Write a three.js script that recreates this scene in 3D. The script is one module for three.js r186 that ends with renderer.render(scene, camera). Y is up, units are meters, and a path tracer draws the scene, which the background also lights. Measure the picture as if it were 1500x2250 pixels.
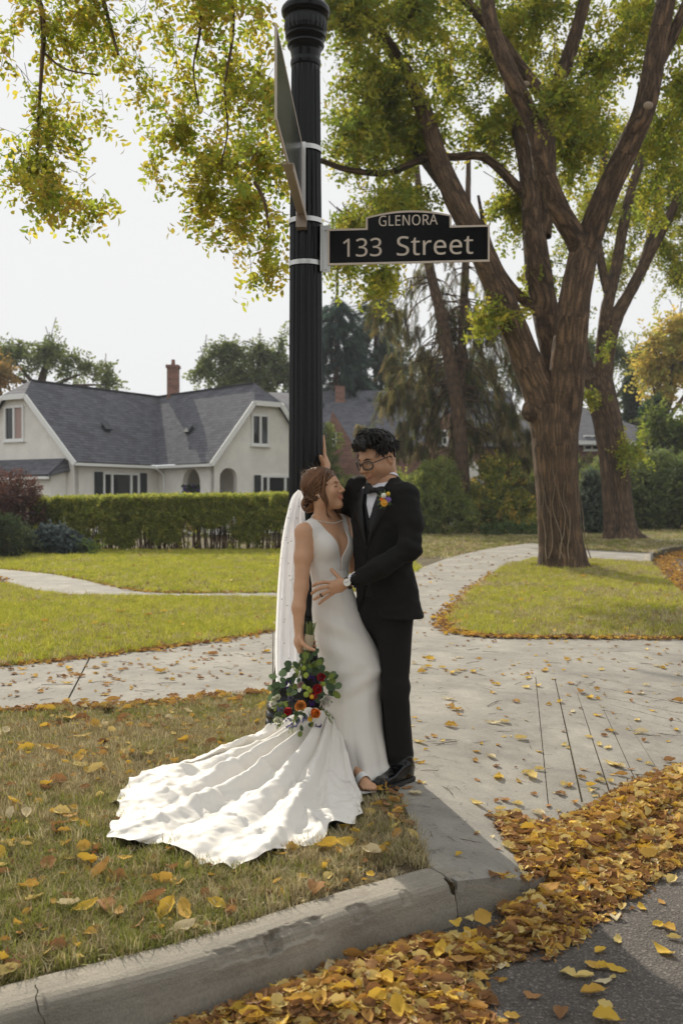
import * as THREE from 'three';
import { mergeGeometries, mergeVertices, toCreasedNormals } from 'three/addons/utils/BufferGeometryUtils.js';
import { RoundedBoxGeometry } from 'three/addons/geometries/RoundedBoxGeometry.js';
import { TextGeometry } from 'three/addons/geometries/TextGeometry.js';
import { FontLoader } from 'three/addons/loaders/FontLoader.js';

// ---------------------------------------------------------------- camera
const EYE = 1.44, FOCAL = 2189, PITCH = -0.0137;
const scene = new THREE.Scene();
const camera = new THREE.PerspectiveCamera(2 * Math.atan(1125 / FOCAL) * 180 / Math.PI, 682 / 1024, 0.05, 3000);
camera.position.set(0, EYE, 0);
camera.rotation.set(PITCH, 0, 0);
camera.focus = 5.1;
camera.userData.fStop = 3.6;

// ---------------------------------------------------------------- renderer and exposure
const renderer = new THREE.WebGLRenderer({ antialias: true });
renderer.setSize(682, 1024);
renderer.toneMapping = THREE.LinearToneMapping;
renderer.toneMappingExposure = 1.25;
renderer.shadowMap.enabled = true;

// ---------------------------------------------------------------- sun and sky
const SUN_AZ = 21 * Math.PI / 180, SUN_EL = 33 * Math.PI / 180;
const SUN = new THREE.Vector3(-Math.sin(SUN_AZ) * Math.cos(SUN_EL), Math.sin(SUN_EL), -Math.cos(SUN_AZ) * Math.cos(SUN_EL));
const sun = new THREE.DirectionalLight(new THREE.Color().setRGB(1.0, 0.92, 0.78), 3.9);
sun.position.copy(SUN).multiplyScalar(60);
sun.castShadow = true;
sun.shadow.mapSize.set(2048, 2048);
Object.assign(sun.shadow.camera, { left: -30, right: 30, top: 30, bottom: -30, near: 1, far: 160 });
scene.add(sun, sun.target);
{
  // pale smoky autumn sky: white near the horizon and round the sun, light blue higher up
  const W = 512, H = 256, data = new Float32Array(W * H * 4), v = new THREE.Vector3();
  for (let j = 0; j < H; j++) for (let i = 0; i < W; i++) {
    const el = ((j + 0.5) / H - 0.5) * Math.PI, az = ((i + 0.5) / W - 0.5) * 2 * Math.PI;
    v.set(Math.cos(el) * Math.cos(az), Math.sin(el), Math.cos(el) * Math.sin(az));
    const up = Math.max(0, Math.sin(el)), c = v.dot(SUN);
    const haze = Math.exp(-up * 2.3), glow = Math.pow(Math.max(0, 0.5 + 0.5 * c), 5);
    const w = Math.min(1, haze * 0.72 + glow * 0.75);
    const k = (j * W + i) * 4;
    data[k] = 0.67 + (0.725 - 0.67) * w; data[k + 1] = 0.69 + (0.73 - 0.69) * w; data[k + 2] = 0.705 + (0.73 - 0.705) * w; data[k + 3] = 1;
  }
  const sky = new THREE.DataTexture(data, W, H, THREE.RGBAFormat, THREE.FloatType);
  sky.mapping = THREE.EquirectangularReflectionMapping; sky.magFilter = THREE.LinearFilter; sky.needsUpdate = true;
  scene.background = sky; scene.environment = sky; scene.backgroundIntensity = 1; scene.environmentIntensity = 1;
}
scene.fog = new THREE.FogExp2(new THREE.Color().setRGB(0.9, 0.93, 1.0), 0.0007);
// ---------------------------------------------------------------- helpers
const V = (x, y, z) => new THREE.Vector3(x, y, z);
const { sin, cos, PI, abs, min, max, floor, sqrt, pow, exp, hypot, atan2 } = Math;
const clamp = (x, a = 0, b = 1) => x < a ? a : x > b ? b : x;
const mix = (a, b, t) => a + (b - a) * t;
const sst = (a, b, x) => { const t = clamp((x - a) / (b - a)); return t * t * (3 - 2 * t); };
function rng(seed) { let a = seed >>> 0; return () => { a = (a + 0x6D2B79F5) | 0; let t = Math.imul(a ^ (a >>> 15), 1 | a); t = (t + Math.imul(t ^ (t >>> 7), 61 | t)) ^ t; return ((t ^ (t >>> 14)) >>> 0) / 4294967296; }; }
// survey: picture measurement (1500 x 2250) at a distance in metres -> point in the place
function pt(px, py, d) {
  const y = (1125 - py) / FOCAL, yw = y * cos(PITCH) + sin(PITCH), zw = cos(PITCH) - y * sin(PITCH), k = d / zw;
  return V((px - 750) / FOCAL * k, EYE + yw * k, -d);
}
function gp(px, py, h = 0) {
  const y = (1125 - py) / FOCAL, yw = y * cos(PITCH) + sin(PITCH), zw = cos(PITCH) - y * sin(PITCH), k = (h - EYE) / yw;
  return V((px - 750) / FOCAL * k, h, -zw * k);
}
// noise
function h3(i, j, k) { let n = Math.imul(i, 374761393) ^ Math.imul(j, 668265263) ^ Math.imul(k, 1274126177); n = Math.imul(n ^ (n >>> 13), 1274126177); return ((n ^ (n >>> 16)) >>> 0) / 4294967296; }
function vn(x, y, z, P = 0) {
  const i = floor(x), j = floor(y), k = floor(z), fx = x - i, fy = y - j, fz = z - k, u = fx * fx * (3 - 2 * fx), v = fy * fy * (3 - 2 * fy), w = fz * fz * (3 - 2 * fz);
  const m = P ? (a => ((a % P) + P) % P) : (a => a), i0 = m(i), i1 = m(i + 1), j0 = m(j), j1 = m(j + 1);
  const l = k2 => mix(mix(h3(i0, j0, k2), h3(i1, j0, k2), u), mix(h3(i0, j1, k2), h3(i1, j1, k2), u), v);
  return mix(l(k), l(k + 1), w) * 2 - 1;
}
function fbm(x, y, z, o = 4, P = 0) { let a = 0.5, s = 0; for (let q = 0; q < o; q++) { s += a * vn(x, y, z + q * 17.3, P); x *= 2; y *= 2; z *= 2; if (P) P *= 2; a *= 0.5; } return s; }
// textures: f(u, v) over one repeat, returns [r, g, b] in 0..1 (sRGB values for colour maps)
function tex(n, m, f, srgb = true) {
  const d = new Uint8Array(n * m * 4);
  for (let j = 0; j < m; j++) for (let i = 0; i < n; i++) { const c = f(i / n, j / m), k = (j * n + i) * 4; d[k] = clamp(c[0]) * 255; d[k + 1] = clamp(c[1]) * 255; d[k + 2] = clamp(c[2]) * 255; d[k + 3] = 255; }
  const t = new THREE.DataTexture(d, n, m); t.wrapS = t.wrapT = THREE.RepeatWrapping; t.magFilter = THREE.LinearFilter; t.minFilter = THREE.LinearMipmapLinearFilter; t.generateMipmaps = true;
  if (srgb) t.colorSpace = THREE.SRGBColorSpace; t.needsUpdate = true; return t;
}
const grey = (n, m, f) => tex(n, m, (u, v) => { const g = f(u, v); return [g, g, g]; }, false);
const lin = (r, g, b) => new THREE.Color().setRGB(r, g, b);
function mat(r, g, b, rough = 0.8, more = {}) { return new THREE.MeshPhysicalMaterial({ color: lin(r, g, b), roughness: rough, side: THREE.DoubleSide, ...more }); }
const leafMat = (r, g, b, t = 0.45) => mat(r, g, b, 0.95, { transmission: t, thickness: 0, specularIntensity: 0.35 });
// naming
const taken = {};
function numbered(n) { const k = taken[n] = (taken[n] ?? -1) + 1; return k ? n + '_' + String(k).padStart(3, '0') : n; }
function tag(o, label, category, group, kind) { if (label) o.userData.label = label; if (category) o.userData.category = category; if (group) o.userData.group = group; if (kind) o.userData.kind = kind; return o; }
function thing(name, label, category, at = V(0, 0, 0), group) { const o = new THREE.Group(); o.name = numbered(name); o.position.copy(at); scene.add(o); return tag(o, label, category, group); }
function part(name, geo, m, parent) { const o = new THREE.Mesh(geo, m); o.name = name; o.castShadow = o.receiveShadow = true; (parent ?? scene).add(o); return o; }
function single(name, geo, m, label, category, group) { return tag(part(numbered(name), geo, m), label, category, group); }
function struct(name, geo, m) { return tag(part(numbered(name), geo, m), null, null, null, 'structure'); }
function stuffOn(name, geo, m, mats, cols, parent) {   // many tiny alike pieces
  const o = new THREE.InstancedMesh(geo, m, mats.length);
  mats.forEach((q, i) => o.setMatrixAt(i, q));
  if (cols) cols.forEach((c, i) => o.setColorAt(i, c));
  o.name = parent ? name : numbered(name); o.userData.kind = 'stuff'; o.castShadow = o.receiveShadow = true; (parent ?? scene).add(o); return o;
}
// a part whose vertices are given in the place's own coordinates, under a thing that stands somewhere else
function wpart(name, geo, m, parent) { geo.translate(-parent.position.x, -parent.position.y, -parent.position.z); return part(name, geo, m, parent); }
// geometry
function geoFrom(pos, idx, uv, col) {
  const g = new THREE.BufferGeometry(); g.setAttribute('position', new THREE.Float32BufferAttribute(pos, 3));
  if (uv) g.setAttribute('uv', new THREE.Float32BufferAttribute(uv, 2));
  if (col) g.setAttribute('color', new THREE.Float32BufferAttribute(col, 3));
  g.setIndex(idx); g.computeVertexNormals(); return g;
}
function grid(nu, nv, f, closeU = false, uvf) {   // f(u, v) -> Vector3
  const pos = [], uv = [], idx = [];
  for (let j = 0; j <= nv; j++) for (let i = 0; i <= nu; i++) { const p = f(i / nu, j / nv); pos.push(p.x, p.y, p.z); const q = uvf ? uvf(i / nu, j / nv, p) : [i / nu, j / nv]; uv.push(q[0], q[1]); }
  const w = nu + 1;
  for (let j = 0; j < nv; j++) for (let i = 0; i < nu; i++) { const a = j * w + i, b = a + 1, c = a + w, d = c + 1; idx.push(a, b, d, a, d, c); }
  const g = geoFrom(pos, idx, uv);
  if (closeU) { const n = g.attributes.normal; for (let j = 0; j <= nv; j++) { const a = j * w, b = a + nu, s = V(n.getX(a) + n.getX(b), n.getY(a) + n.getY(b), n.getZ(a) + n.getZ(b)).normalize(); n.setXYZ(a, s.x, s.y, s.z); n.setXYZ(b, s.x, s.y, s.z); } }
  return g;
}
function bez(pts) { return new THREE.CatmullRomCurve3(pts, false, 'centripetal'); }
// tube along points with a radius at each; wob(angle, s, p) adds to the radius
function limb(pts, rad, nr = 12, ns = 0, wob, cap = false) {
  const c = bez(pts), L = c.getLength(), n = ns || max(4, pts.length * 4), T = V(), N = V(1, 0, 0), B = V(), P = V();
  const pos = [], uv = [], idx = []; let prev = null;
  const cum = [0]; for (let i = 1; i < pts.length; i++) cum.push(cum[i - 1] + pts[i].distanceTo(pts[i - 1]));
  for (let j = 0; j <= n; j++) {
    const t = j / n; c.getPoint(t, P); c.getTangent(t, T);
    if (!prev) { N.set(0, 0, 1); if (abs(T.z) > 0.9) N.set(1, 0, 0); } N.sub(B.copy(T).multiplyScalar(N.dot(T))).normalize(); B.crossVectors(T, N); prev = 1;
    const f = t * (pts.length - 1), i0 = min(pts.length - 2, floor(f)), r = mix(rad[i0], rad[i0 + 1], f - i0);
    for (let i = 0; i <= nr; i++) {
      const a = i / nr * 2 * PI, rr = r + (wob ? wob(a, t * L, P) : 0);
      pos.push(P.x + (N.x * cos(a) + B.x * sin(a)) * rr, P.y + (N.y * cos(a) + B.y * sin(a)) * rr, P.z + (N.z * cos(a) + B.z * sin(a)) * rr);
      uv.push(i / nr * 2 * PI * rad[0], t * L);
    }
  }
  const w = nr + 1;
  for (let j = 0; j < n; j++) for (let i = 0; i < nr; i++) { const a = j * w + i; idx.push(a, a + 1, a + w + 1, a, a + w + 1, a + w); }
  if (cap) for (const j of [0, n]) { const q = pos.length / 3; c.getPoint(j / n, P); pos.push(P.x, P.y, P.z); uv.push(0, 0); for (let i = 0; i < nr; i++) idx.push(q, j * w + i, j * w + i + 1); }
  const g = geoFrom(pos, idx, uv), nn = g.attributes.normal;
  for (let j = 0; j <= n; j++) { const a = j * w, b = a + nr, s = V(nn.getX(a) + nn.getX(b), nn.getY(a) + nn.getY(b), nn.getZ(a) + nn.getZ(b)).normalize(); nn.setXYZ(a, s.x, s.y, s.z); nn.setXYZ(b, s.x, s.y, s.z); }
  return g;
}
// flat-topped slab over a polygon of (x, z) points, its top given by a height function
function slab(poly, top, thick, edge = 0.5, uvs = 1, holes = []) {
  const p2 = poly.map(p => new THREE.Vector2(p.x, p.z)); if (THREE.ShapeUtils.isClockWise(p2)) { p2.reverse(); }
  const hol = holes.map(h => { const q = h.map(p => new THREE.Vector2(p.x, p.z)); if (!THREE.ShapeUtils.isClockWise(q)) q.reverse(); return q; }), all = [...p2, ...hol.flat()];
  let tris = THREE.ShapeUtils.triangulateShape(p2, hol).map(t => t.map(i => [all[i].x, all[i].y]));
  for (let guard = 0; guard < 14; guard++) {
    let any = false; const out = [];
    for (const t of tris) {
      const l = [0, 1, 2].map(i => hypot(t[i][0] - t[(i + 1) % 3][0], t[i][1] - t[(i + 1) % 3][1])), k = l.indexOf(max(...l));
      if (l[k] > edge) { any = true; const a = t[k], b = t[(k + 1) % 3], c = t[(k + 2) % 3], m = [(a[0] + b[0]) / 2, (a[1] + b[1]) / 2]; out.push([a, m, c], [m, b, c]); } else out.push(t);
    }
    tris = out; if (!any) break;
  }
  const pos = [], idx = [], uv = [], at = new Map();
  const id = q => { const k = q[0].toFixed(4) + ',' + q[1].toFixed(4); if (!at.has(k)) { at.set(k, pos.length / 3); pos.push(q[0], top(q[0], q[1]), q[1]); uv.push(q[0] / uvs, q[1] / uvs); } return at.get(k); };
  for (const t of tris) idx.push(id(t[0]), id(t[2]), id(t[1]));
  if (thick) for (let i = 0; i < p2.length; i++) {
    const a = p2[i], b = p2[(i + 1) % p2.length], n = max(1, Math.ceil(hypot(b.x - a.x, b.y - a.y) / edge)); let along = 0;
    for (let k = 0; k < n; k++) {
      const x0 = mix(a.x, b.x, k / n), z0 = mix(a.y, b.y, k / n), x1 = mix(a.x, b.x, (k + 1) / n), z1 = mix(a.y, b.y, (k + 1) / n), q = pos.length / 3, y0 = top(x0, z0), y1 = top(x1, z1);
      pos.push(x0, y0, z0, x1, y1, z1, x1, y1 - thick, z1, x0, y0 - thick, z0); const s = hypot(x1 - x0, z1 - z0); uv.push(along / uvs, 0, (along + s) / uvs, 0, (along + s) / uvs, thick / uvs, along / uvs, thick / uvs); along += s;
      idx.push(q, q + 1, q + 2, q, q + 2, q + 3);
    }
  }
  return geoFrom(pos, idx, uv);
}
function inside(poly, x, z) { let c = false; for (let i = 0, j = poly.length - 1; i < poly.length; j = i++) { const a = poly[i], b = poly[j]; if ((a.z > z) !== (b.z > z) && x < (b.x - a.x) * (z - a.z) / (b.z - a.z) + a.x) c = !c; } return c; }
function edgeDist(poly, x, z, closed = true) { let m = 1e9; for (let i = 0; i < poly.length - (closed ? 0 : 1); i++) { const a = poly[i], b = poly[(i + 1) % poly.length], dx = b.x - a.x, dz = b.z - a.z, t = clamp(((x - a.x) * dx + (z - a.z) * dz) / (dx * dx + dz * dz)); m = min(m, hypot(x - a.x - dx * t, z - a.z - dz * t)); } return m; }
// naive surface nets over a signed distance field
function nets(f, lo, hi, h, colf) {
  const nx = Math.ceil((hi.x - lo.x) / h) + 1, ny = Math.ceil((hi.y - lo.y) / h) + 1, nz = Math.ceil((hi.z - lo.z) / h) + 1, val = new Float32Array(nx * ny * nz);
  for (let k = 0, q = 0; k < nz; k++) for (let j = 0; j < ny; j++) for (let i = 0; i < nx; i++) val[q++] = f(lo.x + i * h, lo.y + j * h, lo.z + k * h);
  const id = new Int32Array(nx * ny * nz).fill(-1), pos = [], nor = [], idx = [], I = (i, j, k) => (k * ny + j) * nx + i;
  const cn = [[0, 0, 0], [1, 0, 0], [0, 1, 0], [1, 1, 0], [0, 0, 1], [1, 0, 1], [0, 1, 1], [1, 1, 1]], ed = [[0, 1], [2, 3], [4, 5], [6, 7], [0, 2], [1, 3], [4, 6], [5, 7], [0, 4], [1, 5], [2, 6], [3, 7]], e = h * 0.3;
  for (let k = 0; k < nz - 1; k++) for (let j = 0; j < ny - 1; j++) for (let i = 0; i < nx - 1; i++) {
    let m = 0; const v = []; for (let c = 0; c < 8; c++) { const t = val[I(i + cn[c][0], j + cn[c][1], k + cn[c][2])]; v.push(t); if (t < 0) m |= 1 << c; }
    if (m === 0 || m === 255) continue;
    let x = 0, y = 0, z = 0, n = 0;
    for (const [a, b] of ed) if ((v[a] < 0) !== (v[b] < 0)) { const t = v[a] / (v[a] - v[b]); x += mix(cn[a][0], cn[b][0], t); y += mix(cn[a][1], cn[b][1], t); z += mix(cn[a][2], cn[b][2], t); n++; }
    id[I(i, j, k)] = pos.length / 3; const X = lo.x + (i + x / n) * h, Y = lo.y + (j + y / n) * h, Z = lo.z + (k + z / n) * h; pos.push(X, Y, Z);
    const g = V(f(X + e, Y, Z) - f(X - e, Y, Z), f(X, Y + e, Z) - f(X, Y - e, Z), f(X, Y, Z + e) - f(X, Y, Z - e)).normalize(); nor.push(g.x, g.y, g.z);
  }
  const quad = (a, b, c, d, fl) => { if (a < 0 || b < 0 || c < 0 || d < 0) return; fl ? idx.push(a, b, c, a, c, d) : idx.push(a, c, b, a, d, c); };
  for (let k = 1; k < nz - 1; k++) for (let j = 1; j < ny - 1; j++) for (let i = 1; i < nx - 1; i++) {
    const s = val[I(i, j, k)] < 0;
    if (s !== val[I(i + 1, j, k)] < 0) quad(id[I(i, j - 1, k - 1)], id[I(i, j, k - 1)], id[I(i, j, k)], id[I(i, j - 1, k)], s);
    if (s !== val[I(i, j + 1, k)] < 0) quad(id[I(i - 1, j, k - 1)], id[I(i - 1, j, k)], id[I(i, j, k)], id[I(i, j, k - 1)], s);
    if (s !== val[I(i, j, k + 1)] < 0) quad(id[I(i - 1, j - 1, k)], id[I(i, j - 1, k)], id[I(i, j, k)], id[I(i - 1, j, k)], s);
  }
  const g = new THREE.BufferGeometry(); g.setAttribute('position', new THREE.Float32BufferAttribute(pos, 3)); g.setAttribute('normal', new THREE.Float32BufferAttribute(nor, 3)); g.setIndex(idx);
  g.setAttribute('uv', new THREE.Float32BufferAttribute(pos.flatMap((_, q) => q % 3 ? [] : [pos[q] + pos[q + 2], pos[q + 1]]), 2));
  if (colf) { const c = []; for (let q = 0; q < pos.length; q += 3) c.push(...colf(pos[q], pos[q + 1], pos[q + 2])); g.setAttribute('color', new THREE.Float32BufferAttribute(c, 3)); }
  return g;
}
// field pieces
function cone(x, y, z, a, b, ra, rb) { const dx = b.x - a.x, dy = b.y - a.y, dz = b.z - a.z, t = clamp(((x - a.x) * dx + (y - a.y) * dy + (z - a.z) * dz) / (dx * dx + dy * dy + dz * dz + 1e-12)); return hypot(x - a.x - dx * t, y - a.y - dy * t, z - a.z - dz * t) - mix(ra, rb, t); }
function ball(x, y, z, c, rx, ry = rx, rz = rx) { const a = (x - c[0]) / rx, b = (y - c[1]) / ry, d = (z - c[2]) / rz, l = sqrt(a * a + b * b + d * d); return (l - 1) * min(rx, ry, rz); }
function smin(a, b, k) { const h = max(k - abs(a - b), 0) / k; return min(a, b) - h * h * k * 0.25; }
function smax(a, b, k) { return -smin(-a, -b, k); }
function chain(x, y, z, pts, rad, k = 0.02) { let d = 1e9; for (let i = 0; i + 1 < pts.length; i++) { const q = cone(x, y, z, pts[i], pts[i + 1], rad[i], rad[i + 1]); d = i ? smin(d, q, k) : q; } return d; }
function frame(o, fwd, up) { const F = fwd.clone().normalize(), R = V().crossVectors(F, up).normalize(), U = V().crossVectors(R, F).normalize(); return { o, F, R, U, to: (x, y, z) => { const a = x - o.x, b = y - o.y, c = z - o.z; return [a * R.x + b * R.y + c * R.z, a * U.x + b * U.y + c * U.z, a * F.x + b * F.y + c * F.z]; }, from: (r, u, f) => V(o.x + R.x * r + U.x * u + F.x * f, o.y + R.y * r + U.y * u + F.y * f, o.z + R.z * r + U.z * u + F.z * f), mat: () => new THREE.Matrix4().makeBasis(R, U, F.clone().multiplyScalar(1)).setPosition(o) }; }
// polygons of a flat wall or roof face from corners in order, uv in metres along (a -> b) and up the face
function face(pts, uvs = 1) {
  const a = pts[0], U = pts[1].clone().sub(a).normalize(), n = V().crossVectors(U, pts[pts.length - 1].clone().sub(a)).normalize(), W = V().crossVectors(n, U);
  const q = pts.map(p => new THREE.Vector2(p.clone().sub(a).dot(U), p.clone().sub(a).dot(W)));
  const idx = THREE.ShapeUtils.triangulateShape(q, []).flat(); return geoFrom(pts.flatMap(p => [p.x, p.y, p.z]), idx, q.flatMap(p => [p.x / uvs, p.y / uvs])).toNonIndexed();
}
function slabFace(pts, thick, uvs = 1) {   // the same face given thickness (downwards along its normal) with rim
  const a = pts[0], U = pts[1].clone().sub(a).normalize(), n = V().crossVectors(U, pts[pts.length - 1].clone().sub(a)).normalize(), low = pts.map(p => p.clone().addScaledVector(n, -thick)), out = [face(pts, uvs), face(low, uvs)];
  pts.forEach((p, i) => { const j = (i + 1) % pts.length; out.push(face([low[i], low[j], pts[j], p], uvs)); });
  const g = mergeGeometries(out.map(o => { o.computeVertexNormals(); return o; })); return g;
}
function bar(a, b, w, h, up = V(0, 1, 0)) {   // box from a to b
  const d = b.clone().sub(a), L = d.length(), g = new THREE.BoxGeometry(w, h, L), F = d.normalize(), R = V().crossVectors(up, F).normalize(), U = V().crossVectors(F, R);
  g.applyMatrix4(new THREE.Matrix4().makeBasis(R, U, F).setPosition(a.clone().add(b).multiplyScalar(0.5))); return g;
}
function boxAt(c, R, U, F, w, h, d, r = 0) { const g = r ? new RoundedBoxGeometry(w, h, d, 2, r) : new THREE.BoxGeometry(w, h, d); g.applyMatrix4(new THREE.Matrix4().makeBasis(R, U, F).setPosition(c)); return g; }
const merge = list => { const l = list.map(g => { const q = g.index ? g.toNonIndexed() : g; for (const k of Object.keys(q.attributes)) if (!['position', 'normal', 'uv', 'color'].includes(k)) q.deleteAttribute(k); return q; }); const cc = l.every(g => g.attributes.color); if (!cc) l.forEach(g => g.deleteAttribute('color')); return mergeGeometries(l); };
// ---------------------------------------------------------------- surface materials
const TX = {};
TX.concrete = tex(1024, 1024, (u, v) => {
  const a = fbm(u * 6, v * 6, 1, 5, 6), b = vn(u * 256, v * 256, 3, 256), c = vn(u * 512, v * 512, 8, 512), s = vn(u * 40, v * 40, 5, 40), f = fbm(u * 24, v * 24, 21, 3, 24);
  let g = 0.54 + a * 0.09 + b * 0.025 + c * 0.03 + f * 0.05; if (s > 0.72 && b > 0.1) g -= 0.1; return [g, g * 0.962, g * 0.89];
});
TX.concreteB = grey(512, 512, (u, v) => 0.5 + fbm(u * 64, v * 64, 4, 3, 64) * 0.3 + vn(u * 256, v * 30, 6, 256) * 0.12);
TX.kerb = tex(1024, 1024, (u, v) => {
  const a = fbm(u * 5, v * 5, 2, 5, 5), b = vn(u * 300, v * 300, 3, 300), str = fbm(u * 8, v * 90, 9, 3, 8), d = fbm(u * 14, v * 14, 31, 4, 14);
  let g = 0.54 + a * 0.08 + b * 0.04 + str * 0.05; const w = sst(0.15, 0.5, d) * 0.5; return [mix(g, g * 0.86, w), mix(g * 0.945, g * 0.8, w), mix(g * 0.85, g * 0.7, w)];
});
TX.asphalt = tex(1024, 1024, (u, v) => {
  const st = vn(u * 150, v * 150, 1, 150), st2 = vn(u * 310, v * 310, 2, 310), a = fbm(u * 5, v * 5, 4, 4, 5);
  let g = 0.30 + a * 0.05 + st2 * 0.035; if (st > 0.35) g += (st - 0.35) * 0.34; if (st < -0.5) g -= 0.06; return [g * 1.06, g * 0.985, g * 0.91];
});
TX.asphaltB = grey(1024, 1024, (u, v) => 0.5 + vn(u * 150, v * 150, 1, 150) * 0.35 + vn(u * 310, v * 310, 2, 310) * 0.15);
TX.soil = tex(1024, 1024, (u, v) => {
  const a = fbm(u * 10, v * 10, 1, 5, 10), b = vn(u * 200, v * 200, 2, 200), c = fbm(u * 60, v * 60, 5, 3, 60), w = sst(-0.25, 0.3, a + c * 0.6), g = 0.85 + b * 0.2;
  return [mix(0.36, 0.42, w) * g, mix(0.30, 0.38, w) * g, mix(0.2, 0.2, w) * g];
});
TX.soilB = grey(512, 512, (u, v) => 0.5 + fbm(u * 50, v * 50, 3, 4, 50) * 0.6);
TX.bark = tex(512, 1024, (u, v) => {
  const w = fbm(u * 6, v * 5, 7, 3, 6) * 0.5, r = 1 - abs(fbm((u + w * 0.08) * 44, v * 8, 2, 4, 44)) * 2.1, b = vn(u * 128, v * 200, 3, 128), l = fbm(u * 5, v * 7, 40, 4, 5), g = 0.23 + clamp(1 - r) * 0.2 + b * 0.05 + l * 0.09;
  return [g * 1.12, g * 0.89, g * 0.67];
});
TX.barkB = grey(512, 1024, (u, v) => { const w = fbm(u * 6, v * 5, 7, 3, 6) * 0.5, r = abs(fbm((u + w * 0.08) * 44, v * 8, 2, 4, 44)) * 2.1; return clamp(r) * 0.8 + vn(u * 128, v * 200, 3, 128) * 0.1; });
const shing = (u, v) => { const row = floor(v * 16), off = (row % 2) * 0.5 + h3(row, 3, 1) * 0.3, col = floor(u * 10 + off), fu = (u * 10 + off) % 1, fv = (v * 16) % 1; return { row, col: ((col % 10) + 10) % 10, fu, fv }; };
TX.roof = tex(512, 512, (u, v) => { const s = shing(u, v), h = h3(s.row, s.col, 4), b = vn(u * 200, v * 200, 3, 200); let g = 0.34 + h * 0.09 + b * 0.05; if (s.fv < 0.16) g *= 0.62; if (s.fu < 0.03) g *= 0.85; return [g * 0.98, g * 0.98, g * 1.04]; });
TX.roofB = grey(512, 512, (u, v) => { const s = shing(u, v); return 0.25 + (1 - s.fv) * 0.6 - (s.fu < 0.03 ? 0.2 : 0); });
const brk = (u, v) => { const row = floor(v * 12), o = (row % 2) * 0.5, c = floor(u * 5 + o), fu = (u * 5 + o) % 1, fv = (v * 12) % 1; return { j: fu < 0.05 || fv < 0.14, h: h3(row, c % 5, 9) }; };
TX.brick = tex(512, 512, (u, v) => { const s = brk(u, v), b = vn(u * 120, v * 120, 3, 120) * 0.05; return s.j ? [0.58 + b, 0.53 + b, 0.48 + b] : [0.47 + s.h * 0.13 + b, 0.33 + s.h * 0.1 + b, 0.285 + s.h * 0.08 + b]; });
TX.brickB = grey(512, 512, (u, v) => brk(u, v).j ? 0.2 : 0.8);
TX.stuccoB = grey(512, 512, (u, v) => 0.5 + fbm(u * 40, v * 40, 3, 4, 40) * 0.6);
TX.stucco = tex(512, 512, (u, v) => { const a = fbm(u * 5, v * 5, 3, 5, 5) * 0.05 + fbm(u * 60, v * 60, 8, 2, 60) * 0.03, g = 0.925 + a; return [g, g * 0.985, g * 0.95]; });
function rep(t, x, y = x) { const c = t.clone(); c.repeat.set(x, y); c.needsUpdate = true; return c; }
const M = {
  concrete: mat(1, 1, 1, 0.9, { map: rep(TX.concrete, 0.55), bumpMap: rep(TX.concreteB, 1.6), bumpScale: 0.002 }),
  kerb: mat(1, 1, 1, 0.92, { map: rep(TX.kerb, 0.9), bumpMap: rep(TX.concreteB, 2.5), bumpScale: 0.004 }),
  asphalt: mat(1, 1, 1, 0.88, { map: rep(TX.asphalt, 1.15), bumpMap: rep(TX.asphaltB, 1.15), bumpScale: 0.006 }),
  soil: mat(1, 1, 1, 0.97, { map: rep(TX.soil, 0.7), bumpMap: rep(TX.soilB, 1.2), bumpScale: 0.02 }),
  bark: mat(1, 1, 1, 0.95, { map: rep(TX.bark, 0.55, 0.4), bumpMap: rep(TX.barkB, 0.55, 0.4), bumpScale: 0.035 }),
  roof: mat(1, 1, 1, 0.9, { map: rep(TX.roof, 0.4), bumpMap: rep(TX.roofB, 0.4), bumpScale: 0.02 }),
  brick: mat(1, 1, 1, 0.9, { map: rep(TX.brick, 0.8), bumpMap: rep(TX.brickB, 0.8), bumpScale: 0.01 }),
  stucco: mat(1, 1, 1, 0.93, { map: rep(TX.stucco, 0.5), bumpMap: rep(TX.stuccoB, 0.5), bumpScale: 0.008 }),
  whitePaint: mat(0.82, 0.82, 0.79, 0.55), darkPaint: mat(0.02, 0.025, 0.028, 0.5),
  glass: mat(0.02, 0.022, 0.024, 0.05, { specularIntensity: 1 }),
  iron: mat(0.004, 0.0042, 0.004, 0.27, { specularIntensity: 0.55 }),
  alu: mat(0.62, 0.62, 0.6, 0.42, { metalness: 0.85 }),
};
// ---------------------------------------------------------------- ground, road, kerb, walks and lawns
const ROAD = -0.16, SOIL = -0.012, WALK = 0.006;
const W3 = (x, d) => V(x, 0, -d);
{ const g = new THREE.PlaneGeometry(2400, 2400, 1, 1); g.rotateX(-PI / 2); g.translate(0, -0.21, -300); struct('ground', g, M.soil); }
{ const g = new THREE.PlaneGeometry(160, 130, 1, 1); g.rotateX(-PI / 2); g.translate(20, ROAD, -45); const uv = g.attributes.uv; for (let i = 0; i < uv.count; i++) uv.setXY(i, uv.getX(i) * 160, uv.getY(i) * 130); struct('road', g, M.asphalt); }
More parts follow.
